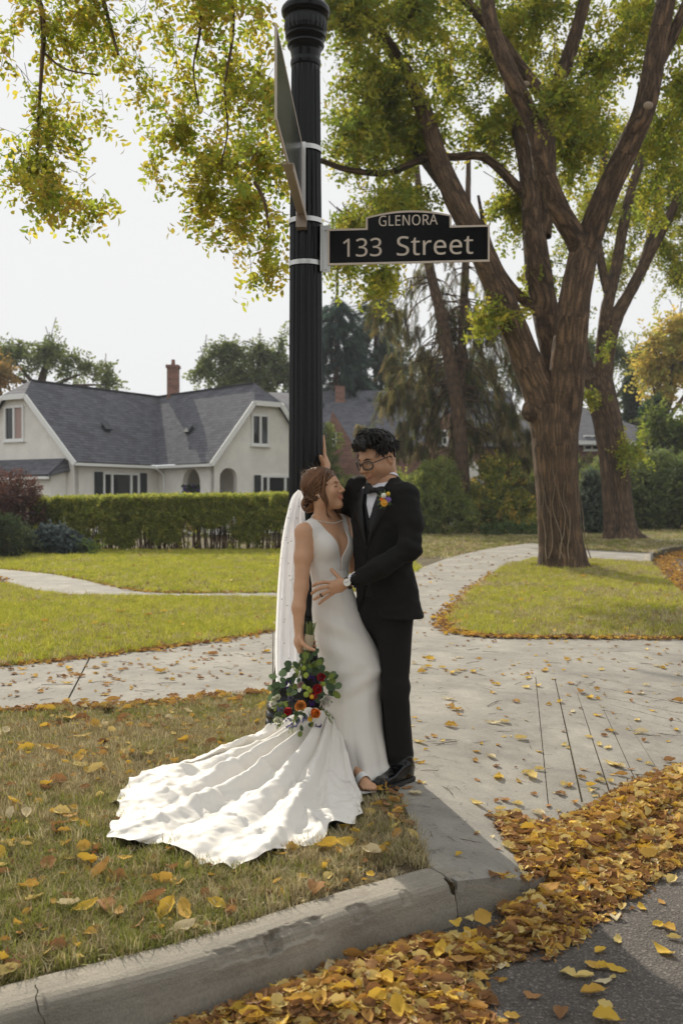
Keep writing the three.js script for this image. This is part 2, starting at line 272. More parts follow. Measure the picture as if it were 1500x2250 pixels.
// kerb: front top edge from the left, along the verge, to the corner
const kerbEdge = bez([W3(-7.2, -1.62), W3(-4.0, 0.62), W3(-1.9, 2.1), W3(-0.948, 2.767), W3(-0.4, 3.11), W3(0.08, 3.49), W3(0.427, 3.735)]);
const kerbLen = kerbEdge.getLength(), kerbIn = [];
for (let i = 0; i <= 60; i++) { const t = i / 60, p = kerbEdge.getPointAt(t), T = kerbEdge.getTangentAt(t); kerbIn.push(V(p.x + T.z * 0.165, 0, p.z - T.x * 0.165)); }
const crack = t => 0.018 * sin(t * 40) + 0.01 * sin(t * 93 + 1);
function kerbPiece(curve, s0, s1, L, topY, chips, n) {
  const raw = [[-0.165, -0.26], [-0.165, -0.008], [-0.157, 0.001], [-0.12, 0.003], [-0.08, 0.003], [-0.045, 0.001], [-0.026, -0.003], [-0.011, -0.012], [-0.002, -0.028], [0.003, -0.055], [0.01, -0.1], [0.018, -0.15], [0.026, -0.2]];
  const prof = []; for (let i = 0; i + 1 < raw.length; i++) { const m = i < 1 ? 1 : i < 4 ? 4 : i < 10 ? 9 : 4; for (let k = 0; k < m; k++) prof.push([mix(raw[i][0], raw[i + 1][0], k / m), mix(raw[i][1], raw[i + 1][1], k / m)]); } prof.push(raw[raw.length - 1]);
  const g = grid(prof.length - 1, n, (u, v) => {
    const q = prof[Math.round(u * (prof.length - 1))]; let s = mix(s0, s1, v);
    s += (v < 1e-6 || v > 1 - 1e-6) && s > 0.1 ? crack(q[0] + q[1] * 1.3) * 0.6 : 0; s = clamp(s, 0, L);
    const p = curve.getPointAt(s / L), T = curve.getTangentAt(s / L); let t = q[0], y = q[1]; const nose = exp(-(pow((q[0] + 0.005) / 0.045, 2) + pow((q[1] + 0.01) / 0.04, 2)));
    const wx = s * 9, wy = q[0] * 30 + q[1] * 20; y += 0.0022 * fbm(s * 6, q[0] * 14, 3, 3) * (1 - nose); t += 0.002 * fbm(s * 12, q[1] * 30, 8, 3);
    for (const [c, w, dep] of chips) { const e = abs(s - c) / w + 0.75 * fbm(s * 16, wy * 0.8, 5, 4); const m = sst(1, 0.62, e) * sst(0.3, 0.7, nose + 0.4 * fbm(s * 24, wy * 1.2, 23, 3)), rough = 0.62 + 0.9 * fbm(s * 34, wy * 1.3, 11, 3); t -= dep * m * rough; y -= dep * 0.8 * m * rough; }
    const edge = min(abs(s - s0), abs(s1 - s)); const er = sst(0.012, 0, edge) * nose; t -= 0.008 * er; y -= 0.008 * er;
    return V(p.x - T.z * t, y + topY(v), p.z + T.x * t);
  }, false, (u, v, p) => [mix(s0, s1, v), u * 0.5]);
  // close the ends
  const ends = [], pa = g.attributes.position, w = prof.length;
  for (const j of [0, n]) { const pos = []; for (let i = 0; i < w; i++) pos.push(V(pa.getX(j * w + i), pa.getY(j * w + i), pa.getZ(j * w + i))); const c = pos[0].clone().lerp(pos[w - 1], 0.5), P = [c.x, c.y, c.z], id = []; pos.forEach((p, i) => { P.push(p.x, p.y, p.z); if (i) id.push(0, i, i + 1); }); ends.push(geoFrom(P, id, P.flatMap((_, q) => q % 3 ? [] : [P[q], P[q + 1]]))); }
  return merge([g, ...ends]);
}
const sAt = p => { let b = 0, m = 1e9; for (let i = 0; i <= 2000; i++) { const q = kerbEdge.getPointAt(i / 2000), d = hypot(q.x - p.x, q.z - p.z); if (d < m) { m = d; b = i / 2000; } } return b * kerbLen; };
{
  const kerb = tag(new THREE.Group(), null, null, null, 'structure'); kerb.name = 'kerb'; scene.add(kerb);
  const s1 = sAt(gp(100, 2205)), sa = sAt(gp(480, 2106)), sb = sAt(gp(688, 2037)), sc = sAt(gp(800, 1994)), lowA = V(0.752, 0, -3.966), g0 = kerbEdge.getPointAt(1);
  part('kerb_stone', kerbPiece(kerbEdge, 0, s1 - 0.002, kerbLen, () => 0, [], 200), M.kerb, kerb);
  part('kerb_stone', kerbPiece(kerbEdge, s1 + 0.002, kerbLen - 0.002, kerbLen, () => 0, [[(sa + sb) / 2 - 0.08, 0.17, 0.013], [sb - 0.04, 0.13, 0.018], [sc, 0.06, 0.013], [sc + 0.2, 0.03, 0.015], [kerbLen - 0.01, 0.02, 0.015]], 800), M.kerb, kerb);
  const T = kerbEdge.getTangentAt(1), drop = bez([g0.clone().addScaledVector(T, 0.004), g0.clone().lerp(lowA, 0.5).addScaledVector(T, 0.02), lowA]);
  part('kerb_stone', kerbPiece(drop, 0, drop.getLength(), drop.getLength(), v => -0.105 * sst(0.05, 1.1, v), [[0.02, 0.03, 0.03]], 60), M.kerb, kerb);
}
// outlines (x, z) of the concrete and the lawns
const G = (...a) => a.map(([x, y]) => gp(x, y));
const flareL = G([945, 1907], [908, 1820], [872, 1732], [830, 1620], [740, 1532]);
const walkLow = G([600, 1526], [478, 1534], [384, 1546], [247, 1555], [136, 1558], [0, 1568]);
const walkUp = G([601, 1388], [469, 1411], [341, 1427], [171, 1449], [0, 1466]);
const pathLow = G([770, 1317], [606, 1316], [420, 1314], [277, 1313], [149, 1311], [64, 1299], [26, 1287], [0, 1270]);
const pathUp = G([812, 1299], [606, 1303], [440, 1304], [363, 1304], [299, 1299], [226, 1284], [128, 1263], [0, 1250]);
const plazaUp = G([812, 1299], [920, 1250], [985, 1226], [1060, 1208], [1165, 1193], [1280, 1208], [1428, 1216]);
const treeLawn = G([1428, 1238], [1360, 1234], [1280, 1229], [1170, 1228], [1100, 1255], [1040, 1295], [1000, 1335], [984, 1368], [996, 1388], [1060, 1400], [1250, 1404], [1500, 1406]).concat([W3(4.15, 10.15)]);
const roadSide = [W3(4.05, 9.4), W3(3.4, 7.6), W3(2.6, 6.1), W3(1.757, 5.13), W3(0.752, 3.966)];
const gutA = W3(0.752, 3.966), gutB = W3(1.757, 5.13), gutC = W3(3.4, 7.6);
const roadRight = [W3(4.5, 11.6), gp(1500, 1312), gp(1452, 1268), gp(1430, 1240)], roadFar = [gp(1433, 1216), gp(1462, 1205), gp(1500, 1199), W3(30, 46), W3(90, 70)];
function rampY(x, z) {
  const s = edgeDist([gutA, gutB, gutC], x, z, false), e = edgeDist(flareL, x, z, false), r = mix(-0.128, WALK, clamp(s / 1.7));
  const k = edgeDist([kerbEdge.getPointAt(1), gutA], x, z, false), low = mix(WALK, r, sst(0.02, 0.62, e)); return low;
}
const grooves = [[[1175, 1492], [1203, 1775]], [[1219, 1494], [1278, 1762]], [[1268, 1520], [1348, 1765]], [[1325, 1546], [1412, 1745]], [[1380, 1570], [1466, 1718]]].map(([a, b]) => [gp(a[0], a[1], -0.01), gp(b[0], b[1], -0.1)]);
const fine = [[[1244, 1478], [1590, 1512]], [[1275, 1497], [1590, 1533]], [[1306, 1517], [1590, 1553]], [[1340, 1533], [1590, 1572]], [[1376, 1551], [1590, 1592]]].map(([a, b]) => [gp(a[0], a[1], 0), gp(b[0], b[1], 0)]);
const holeOf = l => [...l.map(q => q[0]), ...l.map(q => q[1]).reverse()];
const plazaPoly = [...flareL, walkLow[0], walkUp[0], ...plazaUp, ...treeLawn, ...roadSide, kerbEdge.getPointAt(1).clone().add(V(0.01, 0, -0.01))];
{
  const plaza = tag(new THREE.Group(), null, null, null, 'structure'); plaza.name = 'corner_pavement'; scene.add(plaza);
  part('slab', slab(plazaPoly, rampY, 0.12, 0.22, 1, [holeOf(grooves), holeOf(fine)]), M.concrete, plaza);
  const strip = (a, b, gap) => { const ca = a[0].clone().add(a[1]).add(b[0]).add(b[1]).multiplyScalar(0.25), sh = (p, q) => p.clone().lerp(q, gap / p.distanceTo(q)); return [sh(a[0], b[0]), sh(b[0], a[0]), sh(b[1], a[1]), sh(a[1], b[1])]; };
  for (let i = 0; i + 1 < grooves.length; i++) part('slab', slab(strip(grooves[i], grooves[i + 1], 0.006), rampY, 0.03, 0.2, 1), M.concrete, plaza);
  for (let i = 0; i + 1 < fine.length; i++) part('slab', slab(strip(fine[i], fine[i + 1], 0.005), rampY, 0.03, 0.3, 1), M.concrete, plaza);
  const under = [gp(1160, 1470), gp(1640, 1470), gp(1640, 1620), gp(1480, 1740, -0.1), gp(1195, 1790, -0.1)];
  part('joint_soil', slab(under, (x, z) => rampY(x, z) - 0.009, 0, 0.22, 1), M.soil, plaza);
  const walk = tag(new THREE.Group(), null, null, null, 'structure'); walk.name = 'sidewalk'; scene.add(walk);
  const j1 = [gp(140, 1558), gp(198, 1446)], flat = () => WALK, dx = 0.007;
  part('slab', slab([walkLow[0].clone().add(V(-dx, 0, 0)), ...walkLow.slice(1, 4), j1[0].clone().add(V(dx, 0, 0)), j1[1].clone().add(V(dx, 0, 0)), ...walkUp.slice(1, 3).reverse(), walkUp[0].clone().add(V(-dx, 0, 0))], flat, 0.12, 0.5), M.concrete, walk);
  part('slab', slab([j1[0].clone().add(V(-dx, 0, 0)), walkLow[5], W3(-3.6, 5.85), W3(-4.6, 7.4), walkUp[4], walkUp[3], j1[1].clone().add(V(-dx, 0, 0))], flat, 0.12, 0.5), M.concrete, walk);
  part('slab', slab([W3(-3.62, 5.84), W3(-8.5, 2.7), W3(-9.6, 4.3), W3(-4.62, 7.39)], flat, 0.12, 0.5), M.concrete, walk);
  const path = tag(new THREE.Group(), null, null, null, 'structure'); path.name = 'garden_path'; scene.add(path);
  const cut = (a, b) => part('slab', slab([...a, ...b.slice().reverse()], flat, 0.1, 0.8), M.concrete, path);
  cut(pathLow.slice(0, 3), pathUp.slice(0, 3)); 
  const lo = pathLow.slice(2), up = pathUp.slice(2);
  cut([...lo, W3(-9.5, 15.6)], [...up, W3(-10.5, 19.5)]);
  // narrow walks farther off
  const far = tag(new THREE.Group(), null, null, null, 'structure'); far.name = 'far_walk'; scene.add(far);
  part('slab', slab(G([1120, 1170], [1300, 1167], [1300, 1174], [1180, 1178], [1120, 1177]), flat, 0.06, 3), M.concrete, far);
  part('slab', slab(G([1400, 1168], [1520, 1176], [1520, 1192], [1465, 1189], [1330, 1180], [1345, 1170]), flat, 0.06, 3), M.concrete, far);
}
const dirt = () => SOIL;
const verge = [...kerbIn, kerbEdge.getPointAt(1), ...flareL, ...walkLow, W3(-3.6, 5.85), W3(-8.5, 2.7), W3(-12, 0.4)];
const lawnA = [...walkUp.slice().reverse(), pathLow[0], ...pathLow.slice(1), W3(-9.5, 15.6), W3(-14, 11), W3(-9.6, 4.3), W3(-4.6, 7.4)];
const lawnB = [W3(-10.5, 19.5), ...pathUp.slice().reverse(), ...plazaUp.slice(1), ...roadFar, W3(900, 500), W3(900, 1400), W3(-900, 1400), W3(-900, -40), W3(-60, -30), W3(-14, 11), W3(-9.5, 15.6)];
const island = [...treeLawn, ...roadRight];
struct('lawn', slab(verge, dirt, 0.16, 0.6), M.soil);
struct('lawn', slab(lawnA, dirt, 0.16, 1.5), M.soil);
struct('lawn', slab(lawnB, dirt, 0.16, 4000), M.soil);
struct('lawn', slab(island, (x, z) => SOIL + 0.10 * sst(2.2, 0.4, hypot(x - 4.43, z + 19.8)), 0.16, 0.5), M.soil);
// raised kerb round the far street corner
{ const c = bez([W3(3.42, 7.58), W3(4.08, 9.4), ...roadRight, ...roadFar.slice(0, 4)]), n = 90, pr = [[0.15, -0.2], [0.15, 0.012], [0.03, 0.012], [0, -0.015], [-0.02, -0.2]]; struct('far_kerb', grid(pr.length - 1, n, (u, v) => { const q = pr[Math.round(u * (pr.length - 1))], p = c.getPointAt(v), T = c.getTangentAt(v); return V(p.x + T.z * q[0], q[1], p.z - T.x * q[0]); }, false, (u, v) => [v * 40, u * 0.5]), M.kerb); }
// ---------------------------------------------------------------- lamp post and street name signs
const POST = V(-0.1995, 0, -5.6);
{
  const post = thing('lamp_post', 'tall glossy black fluted iron lamp post the bride leans on', 'lamp post', POST.clone().setY(SOIL));
  const prof = (tab, n, flutes, fd, wob) => grid(flutes ? flutes * 6 : 96, n, (u, v) => {
    const f = v * (tab.length - 1), i = min(tab.length - 2, floor(f)), t = f - i, y = mix(tab[i][1], tab[i + 1][1], t); let r = mix(tab[i][0], tab[i + 1][0], t); const a = u * 2 * PI;
    if (flutes) r -= fd * pow(abs(sin(a * flutes / 2)), 0.8) * sst(0, 0.01, v) * sst(1, 0.99, v) - fd * 0.4; return V(cos(a) * r, y - SOIL, sin(a) * r);
  }, true);
  part('plinth', prof([[0.001, 0.004], [0.242, 0.004], [0.246, 0.03], [0.245, 0.12], [0.24, 0.145], [0.232, 0.152], [0.2, 0.156]], 36), M.iron, post);
  part('ringed_base', prof([[0.205, 0.152], [0.226, 0.165], [0.232, 0.182], [0.226, 0.2], [0.216, 0.205], [0.224, 0.215], [0.228, 0.23], [0.222, 0.246], [0.212, 0.252], [0.219, 0.262], [0.222, 0.276], [0.214, 0.292], [0.204, 0.3], [0.206, 0.316], [0.198, 0.33], [0.19, 0.335]], 90), M.iron, post);
  part('bell_base', prof([[0.192, 0.333], [0.188, 0.4], [0.165, 0.52], [0.138, 0.62], [0.118, 0.7], [0.112, 0.74], [0.124, 0.75], [0.128, 0.765], [0.122, 0.78], [0.104, 0.786]], 60, 16, 0.01), M.iron, post);
  part('shaft', prof([[0.094, 0.78], [0.0935, 1.4], [0.09, 2.2], [0.086, 2.9], [0.08, 3.5], [0.0765, 3.85]], 40, 18, 0.009), M.iron, post);
  part('capital', prof([[0.078, 3.842], [0.083, 3.85], [0.086, 3.868], [0.083, 3.886], [0.079, 3.892], [0.085, 3.93], [0.093, 3.952], [0.1, 3.957], [0.104, 3.967], [0.1, 3.977], [0.096, 3.981], [0.106, 4.0], [0.112, 4.006], [0.114, 4.014], [0.11, 4.02], [0.116, 4.035]], 90), M.iron, post);
  part('capital_bowl', prof([[0.11, 4.03], [0.117, 4.06], [0.117, 4.085], [0.113, 4.108], [0.112, 4.12]], 24, 26, 0.006), M.iron, post);
  part('capital_rim', prof([[0.108, 4.118], [0.124, 4.125], [0.134, 4.14], [0.136, 4.16], [0.132, 4.172], [0.118, 4.19], [0.096, 4.215], [0.072, 4.245], [0.066, 4.3], [0.06, 4.31], [0.0005, 4.312]], 70), M.iron, post);
}
const font = await new FontLoader().loadAsync('fonts/droid/droid_sans_regular.typeface.json');
const signInk = mat(0.66, 0.56, 0.45, 0.5), signFace = mat(0.004, 0.0045, 0.004, 0.25, { specularIntensity: 0.3 });
function textAt(str, x0, x1, y0, y1, z, m4) {
  const g = new TextGeometry(str, { font, size: 1, depth: 0.012, curveSegments: 6 }); g.computeBoundingBox(); const b = g.boundingBox;
  g.translate(-b.min.x, -b.min.y, 0); g.scale((x1 - x0) / (b.max.x - b.min.x), (y1 - y0) / (b.max.y - b.min.y), 0.12); g.translate(x0, y0, z); return m4 ? g.applyMatrix4(m4) : g;
}
function band(y, r, wide = 0.026) { return grid(64, 1, (u, v) => V(cos(u * 2 * PI) * r, y + (v - 0.5) * wide, sin(u * 2 * PI) * r), true); }
function bandAt(y, r) { const g = merge([band(y, r), band(y, r + 0.003), ...[-0.013, 0.013].map(e => grid(64, 1, (u, v) => V(cos(u * 2 * PI) * (r + 0.003 * v), y + e, sin(u * 2 * PI) * (r + 0.003 * v)), true))]); return g; }
{
  // blade facing the street: left end at the post
  const A = pt(720, 583, 5.56), Bq = pt(1075, 577, 5.47), L = hypot(Bq.x - A.x, Bq.z - A.z), X = V(Bq.x - A.x, 0, Bq.z - A.z).normalize(), Z = V().crossVectors(X, V(0, 1, 0)), O = V(A.x, 2.735, A.z), m4 = new THREE.Matrix4().makeBasis(X, V(0, 1, 0), Z).setPosition(O.clone().sub(POST));
  const s = thing('street_sign', 'black street name blade reading GLENORA 133 Street with arched crest', 'street sign', POST);
  const H = 0.2, c0 = 0.212, c1 = 0.682, sh = new THREE.Shape(); const out = (e) => { const q = new THREE.Shape(); q.moveTo(e, e); q.lineTo(L - e, e); q.lineTo(L - e, H - e); q.lineTo(c1 - e, H - e); q.lineTo(c1 - e, H + 0.058 - e * 0.6); q.quadraticCurveTo((c0 + c1) / 2, H + 0.122 - e * 1.4, c0 + e, H + 0.058 - e * 0.6); q.lineTo(c0 + e, H - e); q.lineTo(e, H - e); q.closePath(); return q; };
  const pg = new THREE.ExtrudeGeometry(out(0.003), { depth: 0.006, bevelEnabled: false, curveSegments: 24 }); pg.applyMatrix4(m4); part('panel', pg, signFace, s);
  const bs = out(0); bs.holes.push(new THREE.Path(out(0.0105).getPoints(24).reverse())); const bg = new THREE.ExtrudeGeometry(bs, { depth: 0.0095, bevelEnabled: false, curveSegments: 24 }); bg.translate(0, 0, -0.0015); bg.applyMatrix4(m4); part('border', bg, signInk, s);
  part('lettering', textAt('133', 0.085, 0.3, 0.043, 0.145, 0.0061, m4), signInk, s);
  part('lettering', textAt('Street', 0.383, 0.8, 0.043, 0.15, 0.0061, m4), signInk, s);
  part('lettering', textAt('GLENORA', 0.284, 0.607, 0.208, 0.266, 0.0061, m4), signInk, s);
  const br = new THREE.BoxGeometry(0.05, 0.258, 0.012); br.translate(-0.012, 0.093, -0.006); br.applyMatrix4(m4); part('bracket', br, M.alu, s);
  const bl = new THREE.BoxGeometry(0.008, 0.258, 0.04); bl.translate(-0.034, 0.093, 0.012); bl.applyMatrix4(m4); part('bracket', bl, M.alu, s);
  for (const y of [-0.018, 0.2]) { const b = new THREE.CylinderGeometry(0.007, 0.007, 0.012, 6); b.rotateX(PI / 2); b.translate(-0.012, y, 0.004); b.applyMatrix4(m4); part('bolt', b, M.alu, s); }
  for (const y of [2.748, 2.985]) part('clamp_band', bandAt(y, 0.0925), M.alu, s);
  // blade pointing towards the road junction, seen almost edge on
  const s2 = thing('street_sign', 'black street name blade seen almost edge on, high on the lamp post', 'street sign', POST);
  const P0 = V(-0.2195, 0, -5.48), P1 = V(-0.27, 0, -4.11), L2 = P0.distanceTo(P1), X2 = P1.clone().sub(P0).normalize(), Z2 = V().crossVectors(X2, V(0, 1, 0)), n4 = new THREE.Matrix4().makeBasis(X2, V(0, 1, 0), Z2).setPosition(V(P0.x, 2.995, P0.z).sub(POST));
  const box = (x0, x1, y0, y1, z0, z1) => { const g = new THREE.BoxGeometry(x1 - x0, y1 - y0, z1 - z0); g.translate((x0 + x1) / 2, (y0 + y1) / 2, (z0 + z1) / 2); return g.applyMatrix4(n4); };
  part('panel', box(0.004, L2 - 0.004, 0.004, 0.386, -0.003, 0.003), signFace, s2);
  part('border', merge([box(0, L2, 0, 0.012, -0.0048, 0.0048), box(0, L2, 0.378, 0.39, -0.0048, 0.0048), box(0, 0.012, 0.012, 0.378, -0.0048, 0.0048), box(L2 - 0.012, L2, 0.012, 0.378, -0.0048, 0.0048)]), signInk, s2);
  const steel = mat(0.42, 0.34, 0.27, 0.5, { metalness: 0.55 });
  part('support_rail', merge([box(-0.02, 0.84, -0.006, 0, -0.03, 0.022), box(-0.02, 0.84, -0.04, -0.006, -0.03, -0.024)]), steel, s2);
  part('rail_foot', box(-0.06, 0.03, -0.075, -0.008, -0.028, 0.028), steel, s2);
  part('bracket', box(-0.024, 0.004, 0.0, 0.405, 0.006, 0.03), M.alu, s2); part('bracket', box(-0.03, -0.022, 0.0, 0.405, -0.022, 0.03), M.alu, s2);
  for (const y of [0.06, 0.345]) { const b = new THREE.CylinderGeometry(0.007, 0.007, 0.012, 6); b.rotateX(PI / 2); b.translate(-0.01, y, 0.034); b.applyMatrix4(n4); part('bolt', b, M.alu, s2); }
  part('clamp_band', bandAt(3.385, 0.0865), M.alu, s2);
}
// ---------------------------------------------------------------- people
const skinB = TX.skin = grey(256, 256, (u, v) => 0.5 + fbm(u * 40, v * 40, 3, 3, 40) * 0.5);
function skinMat(r, g, b) { return mat(1, 1, 1, 0.52, { vertexColors: true, sheen: 0.15, sheenRoughness: 0.5, sheenColor: lin(1, 0.6, 0.45), bumpMap: rep(skinB, 20), bumpScale: 0.0004 }); }
// a body or garment lofted as a field: rows [u, half width, half depth, side shift, forward shift]
function loftField(fr, rows) {
  return (x, y, z) => {
    const [r, u, f] = fr.to(x, y, z); let i = 0; while (i < rows.length - 2 && u < rows[i + 1][0]) i++;
    const a = rows[i], b = rows[i + 1], t0 = clamp((u - a[0]) / (b[0] - a[0])), t = t0, w = mix(a[1], b[1], t), d = mix(a[2], b[2], t), rr = r - mix(a[3], b[3], t), ff = f - mix(a[4], b[4], t);
    const l = sqrt(rr * rr / (w * w) + ff * ff / (d * d)), s = (l - 1) * min(w, d) * (l > 1 ? mix(1, max(w, d) / min(w, d), clamp(abs(rr) / (abs(rr) + abs(ff) + 1e-6)) * 0.5) : 1);
    return max(s, u - rows[0][0], rows[rows.length - 1][0] - u);
  };
}
// head in its own axes: r to the person's right, u up, f forward
function headField(soft) {
  return (r, u, f) => {
    const ar = abs(r), m = V;
    let d = ball(r, u, f, [0, 0.034, -0.014], 0.075, 0.087, 0.097);
    d = smin(d, ball(r, u, f, [0, -0.03, 0.026], 0.059, 0.083, 0.068), 0.04);
    d = smin(d, ball(ar, u, f, [0.044, -0.052, 0.008], 0.026, 0.03, 0.034), 0.04);
    d = smin(d, ball(r, u, f, [0, -0.1, 0.072], soft ? 0.017 : 0.021, 0.016, 0.017), 0.034);
    d = smin(d, ball(ar, u, f, [0.04, -0.024, 0.066], 0.024, 0.022, 0.02), 0.025);
    d = smin(d, cone(ar, u, f, { x: 0.004, y: 0.026, z: 0.084 }, { x: 0.046, y: 0.022, z: 0.066 }, soft ? 0.007 : 0.0105, 0.008), 0.016);
    d = smax(d, -ball(ar, u, f, [0.031, 0.005, 0.101], 0.017, 0.0115, 0.02), 0.014);
    d = smin(d, cone(r, u, f, { x: 0, y: 0.014, z: 0.09 }, { x: 0, y: -0.026, z: 0.113 }, 0.0068, soft ? 0.0088 : 0.0105), 0.009);
    d = smin(d, ball(ar, u, f, [0.0105, -0.031, 0.1], 0.0085, 0.007, 0.0095), 0.008);
    d = smin(d, cone(ar, u, f, { x: 0, y: -0.055, z: 0.0975 }, { x: 0.021, y: -0.0545, z: 0.085 }, 0.0062, 0.003), 0.007);
    d = smin(d, cone(ar, u, f, { x: 0, y: -0.0665, z: 0.0955 }, { x: 0.018, y: -0.062, z: 0.085 }, 0.0068, 0.003), 0.007);
    d = smax(d, -cone(ar, u, f, { x: 0, y: -0.0605, z: 0.108 }, { x: 0.024, y: -0.056, z: 0.0925 }, 0.0042, 0.0032), 0.004);
    // eyelids over the eyeball
    d = smin(d, ball(ar, u, f, [0.031, 0.0045, 0.0805], 0.0155, 0.0085, 0.0075), 0.006);
    // ear
    const e = max(ball(ar, u, f, [0.077, -0.006, -0.01], 0.012, 0.031, 0.019), -ball(ar, u, f, [0.087, -0.003, -0.006], 0.008, 0.019, 0.0105)); d = smin(d, e, 0.006);
    return d;
  };
}
const mapGeo = (g, fr, s) => { const p = g.attributes.position, n = g.attributes.normal; for (let i = 0; i < p.count; i++) { const q = fr.from(p.getX(i) * s, p.getY(i) * s, p.getZ(i) * s); p.setXYZ(i, q.x, q.y, q.z); if (n) { const a = n.getX(i), b = n.getY(i), c = n.getZ(i); n.setXYZ(i, fr.R.x * a + fr.U.x * b + fr.F.x * c, fr.R.y * a + fr.U.y * b + fr.F.y * c, fr.R.z * a + fr.U.z * b + fr.F.z * c); } }
  // the person's axes are left-handed: turn the faces round
  if (g.index) { const x = g.index; for (let i = 0; i < x.count; i += 3) { const t = x.getX(i + 1); x.setX(i + 1, x.getX(i + 2)); x.setX(i + 2, t); } }
  else for (const k of Object.keys(g.attributes)) { const at = g.attributes[k], w = at.itemSize; for (let i = 0; i < at.count; i += 3) for (let c = 0; c < w; c++) { const t = at.array[(i + 1) * w + c]; at.array[(i + 1) * w + c] = at.array[(i + 2) * w + c]; at.array[(i + 2) * w + c] = t; } }
  return g; };
function headGeo(fr, s, soft, skin, lip, beard) {
  const fld = headField(soft), full = (r, u, f) => smin(fld(r, u, f), cone(r, u, f, { x: 0, y: -0.04, z: -0.026 }, { x: 0, y: soft ? -0.17 : -0.12, z: soft ? -0.045 : -0.02 }, soft ? 0.043 : 0.05, soft ? 0.044 : 0.05), 0.03);
  const g = nets(full, V(-0.1, -0.16, -0.13), V(0.1, 0.13, 0.135), 0.0031, (r, u, f) => {
    const ar = abs(r), l = sst(0.006, 0.002, abs(cone(ar, u, f, { x: 0, y: -0.061, z: 0.1 }, { x: 0.02, y: -0.058, z: 0.088 }, 0.0085, 0.0045))) * (f > 0.075 ? 1 : 0) * sst(0.013, 0.009, abs(u + 0.061)), n = fbm(r * 60, u * 60, f * 60, 3) * 0.05;
    const b = beard ? beard * sst(-0.03, -0.06, u) * sst(-0.06, 0.0, f) * (0.8 + 0.4 * vn(r * 500, u * 500, f * 500)) * (1 - l) : 0, ch = sst(0.03, 0.0, hypot(ar - 0.045, u + 0.028, f - 0.075)) * 0.16;
    return [0, 1, 2].map(i => mix(mix(skin[i], lip[i], max(l, i ? ch : 0)), skin[i] * 0.45, b) * (1 + n));
  });
  return mapGeo(g, fr, s);
}
function finger(pts, r0, r1) { return [pts, [r0, mix(r0, r1, 0.4), mix(r0, r1, 0.75), r1].slice(0, pts.length)]; }
function tube(pts, r, n = 6, seg) { return limb(pts, Array.isArray(r) ? r : pts.map(() => r), n, seg || pts.length * 4, null, true); }
function hairMat() { return mat(1, 1, 1, 0.4, { vertexColors: true, specularIntensity: 0.6 }); }
const tint = (g, r, gg, b) => { const n = g.attributes.position.count, c = new Float32Array(n * 3); for (let i = 0; i < n; i++) { c[i * 3] = r; c[i * 3 + 1] = gg; c[i * 3 + 2] = b; } g.setAttribute('color', new THREE.BufferAttribute(c, 3)); return g; };
const weave = grey(256, 256, (u, v) => 0.5 + 0.25 * sin((u * 64 + v * 64) * 2 * PI) + 0.2 * vn(u * 128, v * 128, 2, 128));
